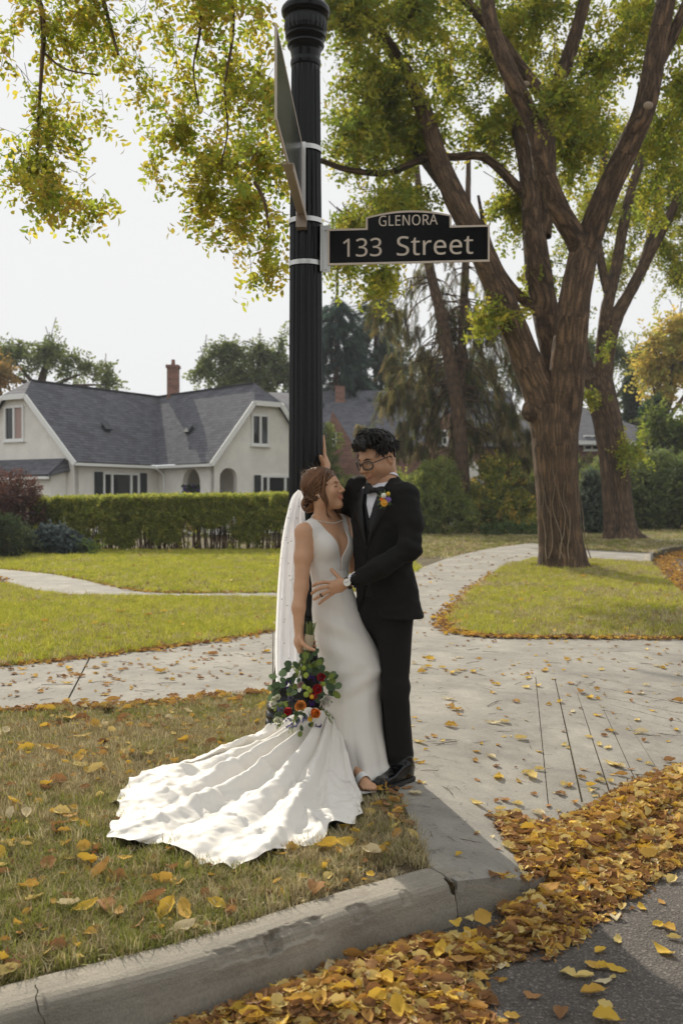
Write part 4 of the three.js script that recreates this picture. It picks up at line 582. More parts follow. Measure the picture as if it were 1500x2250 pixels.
// ================= the bride
{
  const base = gp(785, 1735, 0), T = thing('person', 'bride in white sleeveless V-neck gown with long train and veil', 'person', base);
  const fr = frame(pt(718, 1195, 5.2), V(0.73, 0, 0.68), V(0, 1, 0)), hd = frame(pt(711, 1077, 5.18), V(0.9, 0.22, 0.36), V(0, 1, 0)), HS = 0.95;
  const SK = [0.57, 0.315, 0.18], box = (ps, m) => { const b = new THREE.Box3().setFromPoints(ps).expandByScalar(m); return [b.min, b.max]; };
  const crepe = grey(256, 256, (u, v) => 0.5 + 0.4 * vn(u * 128, v * 128, 2, 128)), gown = mat(0.74, 0.7, 0.635, 0.62, { sheen: 0.3, sheenRoughness: 0.5, sheenColor: lin(1, 1, 1), bumpMap: rep(crepe, 12), bumpScale: 0.0004 });
  const rows = [[0.19, 0.045, 0.045, 0, -0.02], [0.15, 0.055, 0.048, 0, -0.018], [0.12, 0.09, 0.055, 0, -0.012], [0.09, 0.13, 0.066, 0, -0.004], [0.05, 0.138, 0.08, 0, 0.002], [0.0, 0.136, 0.092, 0, 0.006], [-0.05, 0.128, 0.09, 0, 0.008], [-0.1, 0.118, 0.084, 0, 0.014], [-0.17, 0.108, 0.08, 0, 0.022], [-0.25, 0.108, 0.08, -0.01, 0.03], [-0.33, 0.1, 0.08, -0.02, 0.035], [-0.42, 0.08, 0.07, -0.03, 0.04]];
  const torso0 = loftField(fr, rows), torso = (x, y, z) => { const [r, u, f] = fr.to(x, y, z); return smin(torso0(x, y, z), ball(abs(r), u, f, [0.058, -0.012, 0.062], 0.056, 0.06, 0.052), 0.035); };
  const neckLow = fr.from(0, 0.13, -0.018), neckUp = hd.from(0, -0.08 * HS, -0.022 * HS);
  const shR = pt(668, 1170, 5.1), elR = pt(662, 1290, 5.045), wrR = pt(657, 1390, 4.99), shL = pt(752, 1148, 5.31), elL = pt(776, 1245, 5.33), wrL = pt(815, 1200, 5.33);
  const hipR = pt(732, 1352, 5.17), hipL = pt(750, 1352, 5.2), kneeR = pt(770, 1535, 5.08), kneeL = pt(808, 1470, 5.1), ankR = pt(783, 1712, 4.97), ankL = pt(790, 1640, 5.3), toeR = pt(812, 1738, 4.83);
  const bodyF = (x, y, z) => {
    let d = torso(x, y, z); d = smin(d, cone(x, y, z, neckLow, neckUp, 0.046, 0.044), 0.03);
    d = smin(d, cone(x, y, z, fr.from(-0.02, 0.13, -0.01), shR, 0.035, 0.045), 0.03); d = smin(d, cone(x, y, z, fr.from(0.02, 0.13, -0.01), shL, 0.035, 0.043), 0.03);
    d = smin(d, chain(x, y, z, [shR, pt(665, 1225, 5.07), elR, pt(656, 1335, 5.01), wrR], [0.045, 0.043, 0.036, 0.033, 0.0235]), 0.025); d = smin(d, chain(x, y, z, [shL, elL, wrL], [0.045, 0.036, 0.024]), 0.025);
    d = smin(d, chain(x, y, z, [hipR, kneeR, ankR], [0.06, 0.045, 0.03]), 0.04); d = smin(d, chain(x, y, z, [hipL, kneeL, ankL], [0.06, 0.045, 0.03]), 0.04); return d;
  };
  const sk = (x, y, z) => { const n = 1 + fbm(x * 50, y * 50, z * 50, 3) * 0.07; return SK.map(c => c * n); };
  // hand round the stems
  const fR = [[[pt(664, 1408, 5.0), pt(679, 1410, 5.012), pt(690, 1410, 4.998), pt(692, 1410, 4.982)], 0.0082, 0.0066], [[pt(664, 1417, 5.0), pt(679, 1419, 5.012), pt(691, 1419, 4.998), pt(693, 1419, 4.98)], 0.0084, 0.0066], [[pt(663, 1426, 5.0), pt(678, 1428, 5.012), pt(689, 1429, 5.0), pt(692, 1430, 4.98)], 0.0082, 0.0064], [[pt(661, 1434, 4.998), pt(674, 1437, 5.01), pt(685, 1438, 5.0), pt(688, 1438, 4.985)], 0.0074, 0.0058], [[pt(658, 1402, 4.965), pt(666, 1415, 4.945), pt(678, 1424, 4.935), pt(690, 1428, 4.935)], 0.011, 0.0082]];
  const hand = (x, y, z) => { let d = smin(cone(x, y, z, wrR, pt(658, 1412, 4.982), 0.0225, 0.024), cone(x, y, z, pt(657, 1410, 4.982), pt(660, 1430, 4.99), 0.022, 0.017), 0.02); for (const [p, a, b] of fR) { const q = finger(p, a, b); d = smin(d, chain(x, y, z, q[0], q[1], 0.004), 0.006); } return d; };
  // foot with toes
  const ff = frame(V(ankR.x - 0.005, 0.012, ankR.z - 0.01), V(toeR.x - ankR.x, 0, toeR.z - ankR.z), V(0, 1, 0));
  const foot = (x, y, z) => { const [r, u, f] = ff.to(x, y, z), p = (a, b, c) => ({ x: a, y: b, z: c }); let d = cone(r, u, f, p(0, 0.1, 0.0), p(0, 0.032, -0.01), 0.03, 0.03); d = smin(d, cone(r, u, f, p(0, 0.07, 0.02), p(0, 0.022, 0.13), 0.032, 0.022), 0.03); d = smin(d, cone(r, u, f, p(0.02, 0.018, 0.12), p(-0.022, 0.018, 0.125), 0.017, 0.018), 0.02); [[0.026, 0.128, 0.0095], [0.014, 0.14, 0.0095], [0.002, 0.147, 0.0098], [-0.01, 0.151, 0.0102], [-0.026, 0.152, 0.0135]].forEach(([a, c, q]) => { d = smin(d, chain(r, u, f, [p(a * 0.85, 0.02, 0.115), p(a, 0.021, c), p(a, 0.0145, c + 0.02)], [q, q, q * 0.9], 0.004), 0.005); }); return d; };
  const bodyG = merge([nets(bodyF, ...box([shR, shL, elR, wrR, wrL, ankR, ankL, neckUp, kneeL], 0.12), 0.0095, sk), headGeo(hd, HS, true, SK, [0.5, 0.17, 0.12], 0), nets(hand, ...box([...fR.flatMap(f => f[0]), wrR], 0.03), 0.0032, sk), nets(foot, ...box([ff.o, toeR, ankR], 0.1), 0.0036, sk)]);
  wpart('body', bodyG, skinMat(), T);
  const lash = mat(0.03, 0.018, 0.012, 0.6), browM = mat(0.1, 0.055, 0.03, 0.7);
  for (const s of [-1, 1]) { wpart('eyebrow', mapGeo(tube([V(s * 0.014, 0.021, 0.0925), V(s * 0.03, 0.0265, 0.087), V(s * 0.047, 0.02, 0.074)], [0.002, 0.0026, 0.001], 6), hd, HS), browM, T); wpart('eyelash', mapGeo(tube([V(s * 0.018, 0.001, 0.089), V(s * 0.031, -0.0015, 0.0915), V(s * 0.044, 0.001, 0.0855)], 0.0015, 6), hd, HS), lash, T); }
  // hair: swept back into a low bun, loose strands by the cheek
  {
    const R = rng(23), fld = headField(true), bun = [0.004, -0.058, -0.1], parts = [];
    const hair = (r, u, f) => {
      let d = ball(r, u, f, [0, 0.04, -0.018], 0.084, 0.0935, 0.104); d = smin(d, ball(r, u, f, bun, 0.048, 0.046, 0.04), 0.03); d = smin(d, ball(abs(r), u, f, [0.062, -0.005, -0.03], 0.026, 0.05, 0.048), 0.03);
      const line = mix(0.075, -0.06, sst(0.098, 0.015, f + 0.05 * abs(r))), keep = line - u; d = smax(d, keep, 0.012); d = max(d, -(fld(r, u, f)) - 0.02);
      const a = atan2(u + 0.04, f + 0.1), s = hypot(u + 0.058, f + 0.1); return d + 0.0024 * sin(a * 46 + 4 * fbm(r * 20, u * 20, f * 20, 2)) * sst(0.03, 0.06, s) + 0.003 * sin(s * 420 + a * 2.2) * sst(0.055, 0.03, s);
    };
    const hc = k => [0.16 * k, 0.075 * k, 0.033 * k];
    parts.push(nets(hair, V(-0.12, -0.13, -0.17), V(0.12, 0.16, 0.13), 0.0033, (r, u, f) => hc(0.75 + 0.5 * vn(r * 250 + f * 60, u * 60 + f * 200, f * 60))));
    const surf = (n, lift) => { const e = V(n.x * 0.0845, 0.04 + n.y * 0.0945, -0.018 + n.z * 0.1045); return e.addScaledVector(n, lift); }, bd = V(0, -0.6, -0.8).normalize();
    for (let i = 0; i < 520; i++) {
      const s = R() < 0.75 ? 1 : -1, n0 = V(s * (0.05 + R() * 0.95), 0.35 + R() * 0.75, 0.7 - R() * 1.0).normalize(), n1 = V(s * 0.25 * R(), -0.35 - R() * 0.35, -0.85).normalize(), mid = n0.clone().add(n1).add(V(s * 0.55, -0.05 - R() * 0.25, 0)).normalize(), k = 0.55 + R() * 1.1, l = 0.0005 + R() * 0.0035;
      const P = [surf(n0, 0.0), surf(n0.clone().lerp(mid, 0.5).normalize(), l), surf(mid, l), surf(mid.clone().lerp(n1, 0.5).normalize(), l), surf(n1, l + 0.004)]; if (P.some(p => p.z > 0.062 && p.y < 0.066) || P[1].z > 0.03 && P[1].y < 0.02) continue;
      parts.push(tint(limb(P, [0.0008, 0.0022, 0.0026, 0.0024, 0.0012], 5, 12), ...hc(k)));
    }
    for (let i = 0; i < 150; i++) { const a0 = R() * 6.28, rr = 0.018 + R() * 0.026, P = [], t = (R() - 0.5) * 0.9, k = 0.55 + R() * 1.1; for (let j = 0; j < 6; j++) { const a = a0 + j * 0.42; P.push(V(bun[0] + 0.047 * sqrt(max(0, 1 - pow(rr / 0.046, 2))) * (i % 4 ? 1 : -1) + t * 0.008 * j * 0.2, bun[1] + cos(a) * rr, bun[2] + sin(a) * rr * 0.9)); } parts.push(tint(limb(P, [0.001, 0.003, 0.0036, 0.0034, 0.003, 0.0008], 5, 12), ...hc(k))); }
    const lock = (pts, r, n, sp) => { for (let i = 0; i < n; i++) { const o = V((R() - 0.5) * sp, (R() - 0.5) * sp, (R() - 0.5) * sp), k = 0.6 + R() * 0.9; parts.push(tint(limb(pts.map((p, j) => p.clone().addScaledVector(o, 0.3 + j * 0.35)), pts.map((_, j) => j === pts.length - 1 ? 0.0004 : r * (0.7 + 0.5 * R())), 5, 16), ...hc(k))); } };
    for (const s of [1, -1]) { lock([V(s * 0.03, 0.104, 0.058), V(s * 0.066, 0.078, 0.056), V(s * 0.08, 0.03, 0.046), V(s * 0.082, -0.02, 0.03), V(s * 0.076, -0.065, 0.03), V(s * 0.066, -0.105, 0.02)], 0.0028, 16, 0.012); lock([V(s * 0.03, 0.105, 0.05), V(s * 0.072, 0.07, 0.04), V(s * 0.086, 0.02, 0.02), V(s * 0.085, -0.035, 0.016), V(s * 0.083, -0.085, 0.034), V(s * 0.07, -0.145, 0.026), V(s * 0.064, -0.17, 0.044)], 0.0018, 7, 0.01); }
    for (let i = 0; i < 40; i++) { const n = V((R() - 0.3) * 1.6, 0.6 + R() * 0.5, 0.2 - R() * 1.3).normalize(), a = surf(n, 0.002), t = V(R() - 0.5, R() - 0.3, -R()).multiplyScalar(0.03); parts.push(tint(limb([a, a.clone().addScaledVector(n, 0.007).addScaledVector(t, 0.5), a.clone().addScaledVector(n, 0.006).add(t)], [0.0005, 0.0005, 0.0003], 4, 5), ...hc(1.2))); }
    wpart('hair', mapGeo(merge(parts), hd, HS), hairMat(), T);
    const e = hd.from(0.081 * HS, -0.034 * HS, 0.0); wpart('earring', new THREE.SphereGeometry(0.0048, 10, 8).translate(e.x, e.y, e.z), mat(0.8, 0.78, 0.72, 0.25, { clearcoat: 0.5 }), T);
  }
  // pearl necklace, hanging to the front
  { const beads = [], c = neckLow.clone().lerp(neckUp, 0.28), N = 64; for (let i = 0; i < N; i++) { const a = i / N * 2 * PI, drop = -0.018 - 0.022 * cos(a); let q = 0.03, p; for (let k = 0; k < 60; k++) { p = c.clone().addScaledVector(fr.F, cos(a) * q).addScaledVector(fr.R, sin(a) * q); p.y += drop; if (bodyF(p.x, p.y, p.z) > 0.0022) break; q += 0.0015; } beads.push(new THREE.SphereGeometry(0.0032, 7, 5).translate(p.x, p.y, p.z)); } wpart('pearl_necklace', merge(beads), mat(0.78, 0.74, 0.66, 0.28, { clearcoat: 0.5 }), T); }
  // bodice: a shell over the body, cut to a deep V in front and round the arms
  const bod = (x, y, z) => {
    const [r, u, f] = fr.to(x, y, z); let d = torso(x, y, z); d = smin(d, cone(x, y, z, fr.from(-0.02, 0.13, -0.01), shR, 0.035, 0.045), 0.03); d = smin(d, cone(x, y, z, fr.from(0.02, 0.13, -0.01), shL, 0.035, 0.043), 0.03); d -= 0.0052;
    const v = f > -0.01 ? abs(r) - max(0.0025, 0.098 * pow(clamp((u + 0.075) / 0.215), 0.92)) : abs(r) - 0.088 * clamp((u + 0.02) / 0.12); d = smax(d, -v, 0.003);
    d = smax(d, -cone(x, y, z, shR.clone().addScaledVector(fr.R, 0.03), elR, 0.062, 0.052), 0.004); d = smax(d, -cone(x, y, z, shL.clone().addScaledVector(fr.R, -0.03), elL, 0.06, 0.05), 0.004); d = max(d, abs(r) - 0.155);
    return max(d, u - 0.155, -0.2 - u);
  };
  const bodice = nets(bod, ...box([shR, shL, fr.from(0, -0.38, 0.1), fr.from(0, -0.38, -0.1), fr.from(0.16, -0.3, 0), fr.from(-0.16, -0.3, 0)], 0.06), 0.0052);
  // skirt: rings down to the hem, the bent knee pushing out in front
  const sil = [[1252, 682, 762, 5.185, 0.087], [1266, 684, 765, 5.18, 0.09], [1284, 685, 770, 5.17, 0.095], [1310, 686, 780, 5.165, 0.108], [1340, 685, 793, 5.16, 0.122], [1380, 688, 810, 5.15, 0.13], [1420, 694, 828, 5.135, 0.135], [1450, 700, 842, 5.125, 0.138], [1468, 704, 846, 5.12, 0.14], [1488, 707, 841, 5.12, 0.142], [1520, 710, 836, 5.12, 0.146], [1560, 713, 838, 5.115, 0.152], [1600, 717, 842, 5.11, 0.158], [1640, 722, 848, 5.1, 0.165], [1680, 728, 854, 5.09, 0.17], [1712, 733, 858, 5.085, 0.172]];
  const skirtG = grid(160, 150, (u, v) => {
    const t = v * (sil.length - 1), i = min(sil.length - 2, floor(t)), k = t - i, q = sil[i].map((c, j) => mix(c, sil[i + 1][j], k)), a = u * 2 * PI, ca = cos(a), sa = sin(a);
    const py = q[0] - (v > 0.9 ? 26 * sst(0.9, 1, v) * (0.5 + 0.5 * ca) : 0), cx = (q[1] + q[2]) / 2, hw = (q[2] - q[1]) / 2, d0 = q[3]; const c = pt(cx, py, d0), e = pt(cx + hw, py, d0).x - c.x;
    let fold = 0.0035 * fbm(ca * 3 + 9, v * 3, sa * 3, 3); fold += 0.006 * sin(a * 7 + 1.2 * sin(v * 5)) * sst(0.55, 1, v) * (ca > -0.4 ? 1 : 0.3) + 0.004 * sin(a * 13 + 2) * sst(0.75, 1, v);
    const diag = sin((py - 1300) * 0.105 - (ca * hw) * 0.042 + 0.6 * sin(py * 0.02)) * exp(-pow((py - 1375) / 62, 2)) * sst(-0.1, 0.6, sa) * sst(0.95, 0.2, ca); fold += 0.0055 * diag;
    const diag2 = sin((py - 1440) * 0.13 + ca * hw * 0.075) * exp(-pow((py - 1490) / 38, 2)) * sst(-0.1, 0.5, sa); fold += 0.0035 * diag2;
    return V(c.x + ca * (e + fold), c.y, c.z + sa * (q[4] + fold * 1.4));
  }, true, (u, v) => [u, v * 1.3]);
  const dress = wpart('dress', merge([bodice, skirtG]), gown, T);
  // train: a fan of cloth from the back of the skirt to its rim on the grass
  {
    const rim = bez(trainRimPx.map(([x, y]) => gp(x, y, 0.012))), att = bez([pt(741, 1560, 5.06), pt(737, 1566, 5.045), pt(730, 1570, 5.04), pt(720, 1572, 5.045), pt(708, 1572, 5.08), pt(698, 1572, 5.13), pt(694, 1572, 5.22), pt(705, 1572, 5.3)]);
    const g = grid(420, 200, (u, v) => {
      const R = rim.getPointAt(u), A = att.getPoint(pow(u, 0.8)), s = pow(v, 1.55), p = V(mix(A.x, R.x, s), 0, mix(A.z, R.z, s)), far = hypot(R.x - A.x, R.z - A.z), run = far * s;
      const fallL = mix(0.17, 0.34, sst(0.05, 0.35, u)); let y = A.y * exp(-pow(run / fallL, 1.15)) * sst(1.02, 0.6, s) ;
      const wv = u * 60 + 1.6 * fbm(u * 14, v * 2, 3, 2), ridge = pow(0.5 + 0.5 * sin(wv), 2.2) * (0.55 + 0.9 * (0.5 + 0.5 * vn(u * 22, v * 2.2, 5))), env = sst(0, 0.25, v) * (1 - 0.55 * sst(0.55, 1, v));
      y += 0.034 * ridge * env * (0.35 + sst(0.05, 0.3, u));
      const n = fbm(p.x * 5.5, p.z * 5.5, 2, 3), n2 = fbm(p.x * 14, p.z * 14, 7, 3), warp = fbm(p.x * 3, p.z * 3, 19, 2) * 2.2; y += 0.042 * max(0, n + 0.12) * sst(0.2, 0.55, v) + 0.022 * max(0, n2 + 0.1) * sst(0.25, 0.5, v) + 0.006 * fbm(p.x * 34, p.z * 34, 3, 2) * sst(0.3, 0.6, v);
      y += 0.02 * pow(1 - abs(sin(p.x * 9 - p.z * 11 + warp * 2)), 3) * sst(0.3, 0.6, v) * sst(1, 0.8, v);
      const ed = sst(0.955, 1, v), wob = 0.5 + 0.5 * sin(u * 95 + 3 * vn(u * 30, 2, 2)); y += ed * (0.022 * wob - 0.004) ; p.x += 0.012 * ed * sin(u * 140); p.z += 0.012 * ed * sin(u * 120 + 2);
      p.x += 0.016 * cos(wv) * env * sst(0.05, 0.3, u); p.y = max(y, 0) + 0.026 - 0.016 * ed; return p;
    }, false, (u, v) => [u * 3, v * 1.6]);
    wpart('train', g, gown, T);
  }
  // sandal
  { const white = mat(0.78, 0.77, 0.74, 0.5), so = (r, u, f) => max(hypot(max(abs(r) - (0.018 + 0.012 * sst(0.02, 0.12, f)), 0), max(f - 0.145, 0), min(f + 0.02, 0)) - 0.017, abs(u + 0.004) - 0.005);
    const sole = mapGeo(nets(so, V(-0.06, -0.02, -0.06), V(0.06, 0.02, 0.19), 0.004), ff, 1), strap = grid(24, 5, (u, v) => { const a = mix(-0.2, PI + 0.2, u); return ff.from(cos(a) * 0.041, 0.004 + max(0, sin(a)) * 0.068 - 0.012 * (v - 0.5), 0.085 + (v - 0.5) * 0.04 + 0.012 * sin(a)); });
    wpart('sandal', merge([sole, strap]), white, T); }
  // veil of thin tulle
  {
    const lc = bez([pt(655, 1076, 5.2), pt(642, 1090, 5.19), pt(630, 1130, 5.17), pt(620, 1180, 5.17), pt(612, 1260, 5.16), pt(607, 1340, 5.15), pt(604, 1420, 5.14), pt(605, 1500, 5.13)]), rc = bez([pt(668, 1082, 5.24), pt(668, 1100, 5.27), pt(668, 1140, 5.33), pt(672, 1190, 5.36), pt(668, 1270, 5.36), pt(664, 1350, 5.35), pt(660, 1430, 5.34), pt(660, 1520, 5.33)]);
    const sheet = (dz, fr0, amp, seed) => grid(90, 120, (u, v) => { const a = lc.getPoint(v), b = rc.getPoint(v), p = a.clone().lerp(b, u); const k = amp * sst(0, 0.35, v) + 0.004; p.z += dz * sst(0, 0.2, v) + k * sin(u * fr0 + seed + 0.8 * sin(v * 4)) + k * 0.5 * sin(u * fr0 * 2.3 + seed * 3); p.x += 0.006 * sin(u * fr0 * 1.4 + seed) * sst(0, 0.4, v); return p; });
    const tulle = mat(0.96, 0.96, 0.97, 0.95, { transmission: 0.62, thickness: 0, specularIntensity: 0.2 });
    const vl = wpart('veil', merge([sheet(0, 22, 0.02, 0.4), sheet(-0.05, 26, 0.022, 2.1)]), tulle, T); const R = rng(77), pearls = [];
    for (let i = 0; i < 26; i++) { const v = 0.2 + R() * 0.78, u = R() * 0.7, a = lc.getPoint(v).lerp(rc.getPoint(v), u); pearls.push(new THREE.SphereGeometry(0.0035, 6, 5).translate(a.x - T.position.x, a.y - T.position.y, a.z + 0.028 - T.position.z)); }
    part('pearl_beads', merge(pearls), mat(0.5, 0.49, 0.47, 0.3), vl);
  }
}
// ---------------------------------------------------------------- bouquet in the bride's hand, hanging flowers down
{
  const top = pt(683, 1374, 4.975), grip = pt(677, 1418, 4.972), neck = pt(670, 1448, 4.962), heart = pt(664, 1530, 4.93);
  const B = thing('bouquet', 'hanging bouquet of red, orange, purple and white flowers with eucalyptus, in the bride\'s hand', 'bouquet', heart), R = rng(404);
  const loc = p => p.clone().sub(heart), G0 = g => g;
  const stemM = mat(0.14, 0.17, 0.045, 0.6), ribbonM = mat(0.42, 0.34, 0.22, 0.7), leafA = leafMat(0.075, 0.12, 0.06, 0.25), leafB = leafMat(0.14, 0.2, 0.1, 0.25), leafC = leafMat(0.2, 0.26, 0.06, 0.3);
  for (let i = 0; i < 26; i++) {
    const a = R() * 2 * PI, q = sqrt(R()) * 0.021, o = V(cos(a) * q, (R() - 0.5) * 0.02, sin(a) * q), e = V(cos(a) * q * 3, 0, sin(a) * q * 2.4);
    part('stem', tube([loc(top).add(o).add(V(o.x * 0.4, R() * 0.016, 0)), loc(grip).add(o.clone().multiplyScalar(0.75).setY(0)), loc(neck).add(e.clone().multiplyScalar(0.45)), loc(pt(667, 1485, 4.95)).add(e)], [0.0026, 0.0024, 0.0022, 0.0015], 6, 9), stemM, B);
  }
  part('ribbon', limb([loc(pt(681, 1394, 4.974)), loc(pt(678, 1412, 4.972)), loc(pt(674, 1428, 4.97))], [0.0245, 0.0235, 0.0235], 24, 10, (a, s) => 0.0012 * sin(s * 420 + a)), ribbonM, B);
  // flower builders, facing +z, then turned
  const petal = (w, l, cup, ruf = 0) => { const g = grid(6, 5, (u, v) => { const x = (u - 0.5) * 2, ww = w * pow(sin(PI * (0.12 + v * 0.8)), 0.7); return V(x * ww, v * l, cup * (v * v * l) + 0.25 * w * x * x + ruf * sin(u * 19 + v * 5) * v); }); return g; };
  const turn = (g, n) => g.applyQuaternion(new THREE.Quaternion().setFromUnitVectors(V(0, 0, 1), n.clone().normalize()));
  const dye = (g, k) => tint(g, k, k * (0.9 + 0.2 * R()), k);
  function rosette(r, rings, cup, ruf, w = 0.5) { const out = []; for (let k = 0; k < rings; k++) { const t = k / max(1, rings - 1), n = 4 + floor(t * 3), L = r * (0.5 + 0.62 * t); for (let i = 0; i < n; i++) { const p = petal(r * w * (0.55 + 0.5 * t) * (0.85 + 0.3 * R()), L * (0.85 + 0.3 * R()), mix(1.3, 0.9, t) * cup, ruf + 0.0012); p.rotateX(mix(1.15, 0.42, t) + (R() - 0.5) * 0.3); p.rotateZ(i / n * 2 * PI + k * 1.3 + R() * 0.5); p.translate(0, 0, r * 0.25 * (1 - t)); out.push(dye(p, mix(0.6, 1.15, t) * (0.75 + 0.5 * R()))); } } return merge(out); }
  function burst(r, n, w) { const out = []; for (let i = 0; i < n; i++) { const t = i / n, p = petal(r * w, r * (0.55 + 0.45 * t), 0.25); p.rotateX(mix(1.45, 0.2, pow(t, 0.8))); p.rotateZ(i * 2.399); p.translate(0, 0, r * 0.25 * (1 - t)); out.push(dye(p, 0.7 + 0.45 * R())); } return merge(out); }
  function cluster(r, n, s) { const out = []; for (let i = 0; i < n; i++) { const a = R() * 6.28, q = r * sqrt(R()), c = V(cos(a) * q, sin(a) * q, (1 - q * q / r / r) * r * 0.5), f = burst(s, 6, 0.4); turn(f, V((R() - 0.5), (R() - 0.5), 1)); f.translate(c.x, c.y, c.z); out.push(f); } return merge(out); }
  const put = (name, g, m, px, py, d, nx, ny, nz, label) => { turn(g, V(nx, ny, nz)); const c = loc(pt(px, py, d)); g.translate(c.x, c.y, c.z); const o = part(name, g, m, B); if (label) o.userData.label = label; return o; };
  const fm = (r, g, b, t = 0.25) => { const m = leafMat(r, g, b, t); m.vertexColors = true; return m; };
  const red = fm(0.42, 0.012, 0.016), red2 = fm(0.36, 0.01, 0.02), orange = fm(0.78, 0.24, 0.02), peach = fm(0.75, 0.36, 0.08), white = fm(0.76, 0.74, 0.66), purple = fm(0.11, 0.045, 0.26), lilac = fm(0.3, 0.27, 0.52), yellow = fm(0.7, 0.42, 0.03), lime = mat(0.26, 0.33, 0.04, 0.7), cream = fm(0.6, 0.6, 0.42);
  put('carnation', rosette(0.028, 5, 0.5, 0.003, 0.5), red, 695, 1512, 4.905, 0.3, -0.05, 1);
  put('carnation', rosette(0.026, 5, 0.5, 0.003, 0.5), red2, 701, 1488, 4.915, 0.5, 0.3, 1);
  put('carnation', rosette(0.022, 5, 0.5, 0.003, 0.5), red, 688, 1526, 4.905, 0, -0.4, 1);
  put('ranunculus', rosette(0.036, 6, 0.7, 0.001, 0.55), orange, 690, 1561, 4.895, 0.2, -0.35, 1);
  put('ranunculus', rosette(0.036, 6, 0.6, 0.001, 0.55), peach, 660, 1545, 4.885, 0, -0.2, 1);
  put('ranunculus', rosette(0.028, 6, 0.7, 0.001, 0.55), red, 635, 1557, 4.9, -0.2, -0.4, 1);
  put('dahlia', burst(0.043, 70, 0.16), white, 712, 1538, 4.905, 0.5, -0.2, 1);
  put('statice', cluster(0.02, 16, 0.008), purple, 683, 1491, 4.905, 0, 0.3, 1); put('statice', cluster(0.022, 18, 0.008), purple, 634, 1505, 4.91, -0.4, 0.2, 1); put('statice', cluster(0.018, 14, 0.008), purple, 684, 1543, 4.89, 0, -0.2, 1); put('statice', cluster(0.016, 12, 0.008), purple, 729, 1512, 4.93, 0.8, 0, 1); put('statice', cluster(0.02, 16, 0.008), purple, 698, 1592, 4.92, 0.2, -0.8, 0.7);
  put('thistle', burst(0.022, 46, 0.09), fm(0.14, 0.13, 0.2), 640, 1533, 4.9, -0.3, 0, 1);
  for (const [x, y, d] of [[632, 1580, 4.91], [645, 1590, 4.905], [660, 1580, 4.9], [672, 1575, 4.9], [636, 1594, 4.925], [616, 1556, 4.92]]) put('delphinium', cluster(0.02, 11, 0.009), lilac, x, y, d, (x - 650) / 60, -0.8, 0.9);
  for (const [x, y, d] of [[668, 1468, 4.925], [673, 1484, 4.91], [668, 1509, 4.9], [677, 1513, 4.895], [681, 1518, 4.9], [673, 1526, 4.89], [710, 1502, 4.915]]) put('button_flower', new THREE.IcosahedronGeometry(0.0125 + R() * 0.003, 2), lime, x, y, d, 0, 0, 1);
  put('craspedia', new THREE.IcosahedronGeometry(0.013, 3), yellow, 681, 1580, 4.89, 0, 0, 1); put('craspedia', new THREE.IcosahedronGeometry(0.011, 3), yellow, 685, 1531, 4.88, 0, 0, 1);
  for (const [x, y] of [[610, 1575], [619, 1577], [606, 1530], [613, 1525]]) put('lisianthus', rosette(0.02, 3, 0.9, 0.001, 0.55), cream, x, y, 4.92, -0.3, -0.7, 0.8);
  put('rose', rosette(0.026, 5, 0.7, 0.001, 0.55), white, 606, 1545, 4.94, -0.6, 0, 1); put('rose', rosette(0.022, 5, 0.8, 0.001, 0.55), fm(0.68, 0.5, 0.44), 661, 1505, 4.92, 0, 0.2, 1);
  // foliage: round eucalyptus leaves and thin grasses
  const round = (l, w) => grid(6, 6, (u, v) => { const x = (u - 0.5) * 2, ww = w * sqrt(max(0.0004, 1 - pow(v * 2 - 1, 2))); return V(x * ww, v * l, 0.2 * w * x * x - 0.15 * l * v * v); });
  const leafAt = (p, dir, l, w, m) => { const g = round(l, w), n = V((R() - 0.5) * 1.2, (R() - 0.5) * 1.2, 1).normalize(), y = dir.clone().normalize(), z = n.addScaledVector(y, -n.dot(y)).normalize(), x = V().crossVectors(y, z); g.applyMatrix4(new THREE.Matrix4().makeBasis(x, y, z).setPosition(loc(p))); return g; };
  for (const [x, y, ang, n, s] of [[700, 1480, 0.4, 5, 1], [716, 1488, 0.1, 5, 1], [724, 1510, -0.2, 5, 1], [718, 1525, -0.5, 4, 1], [628, 1480, 2.6, 5, 1], [620, 1497, 2.9, 5, 1.05], [614, 1515, 3.2, 5, 1], [650, 1462, 2.3, 4, 0.9], [690, 1462, 0.8, 5, 0.9], [668, 1450, 1.4, 5, 0.8], [655, 1490, 3.6, 6, 0.9], [676, 1470, 1.2, 6, 0.9], [648, 1520, 3.3, 5, 0.9], [700, 1530, -0.9, 4, 0.9], [655, 1570, -1.8, 5, 0.8], [668, 1596, -1.5, 4, 0.7], [690, 1445, 0.6, 4, 0.8], [664, 1560, -1.4, 4, 0.8], [626, 1545, 3.5, 4, 0.8]])
    for (let i = 0; i < n; i++) { const a = ang + (R() - 0.5) * 1.6, p = pt(x + (R() - 0.5) * 22, y + (R() - 0.5) * 22, 4.93 + (R() - 0.5) * 0.05), m = [leafA, leafB, leafA, leafC][floor(R() * 4)], L = (0.03 + R() * 0.022) * s; part('leaf', leafAt(p, V(cos(a), sin(a), (R() - 0.3) * 0.6), L, L * (0.32 + R() * 0.1), m), m, B); }
  const sprays = [[600, 1585, 5], [603, 1560, 4], [612, 1595, 5], [735, 1585, 3], [620, 1590, 4], [595, 1565, 4], [640, 1606, 3], [690, 1606, 3], [648, 1470, 4], [662, 1462, 4]];
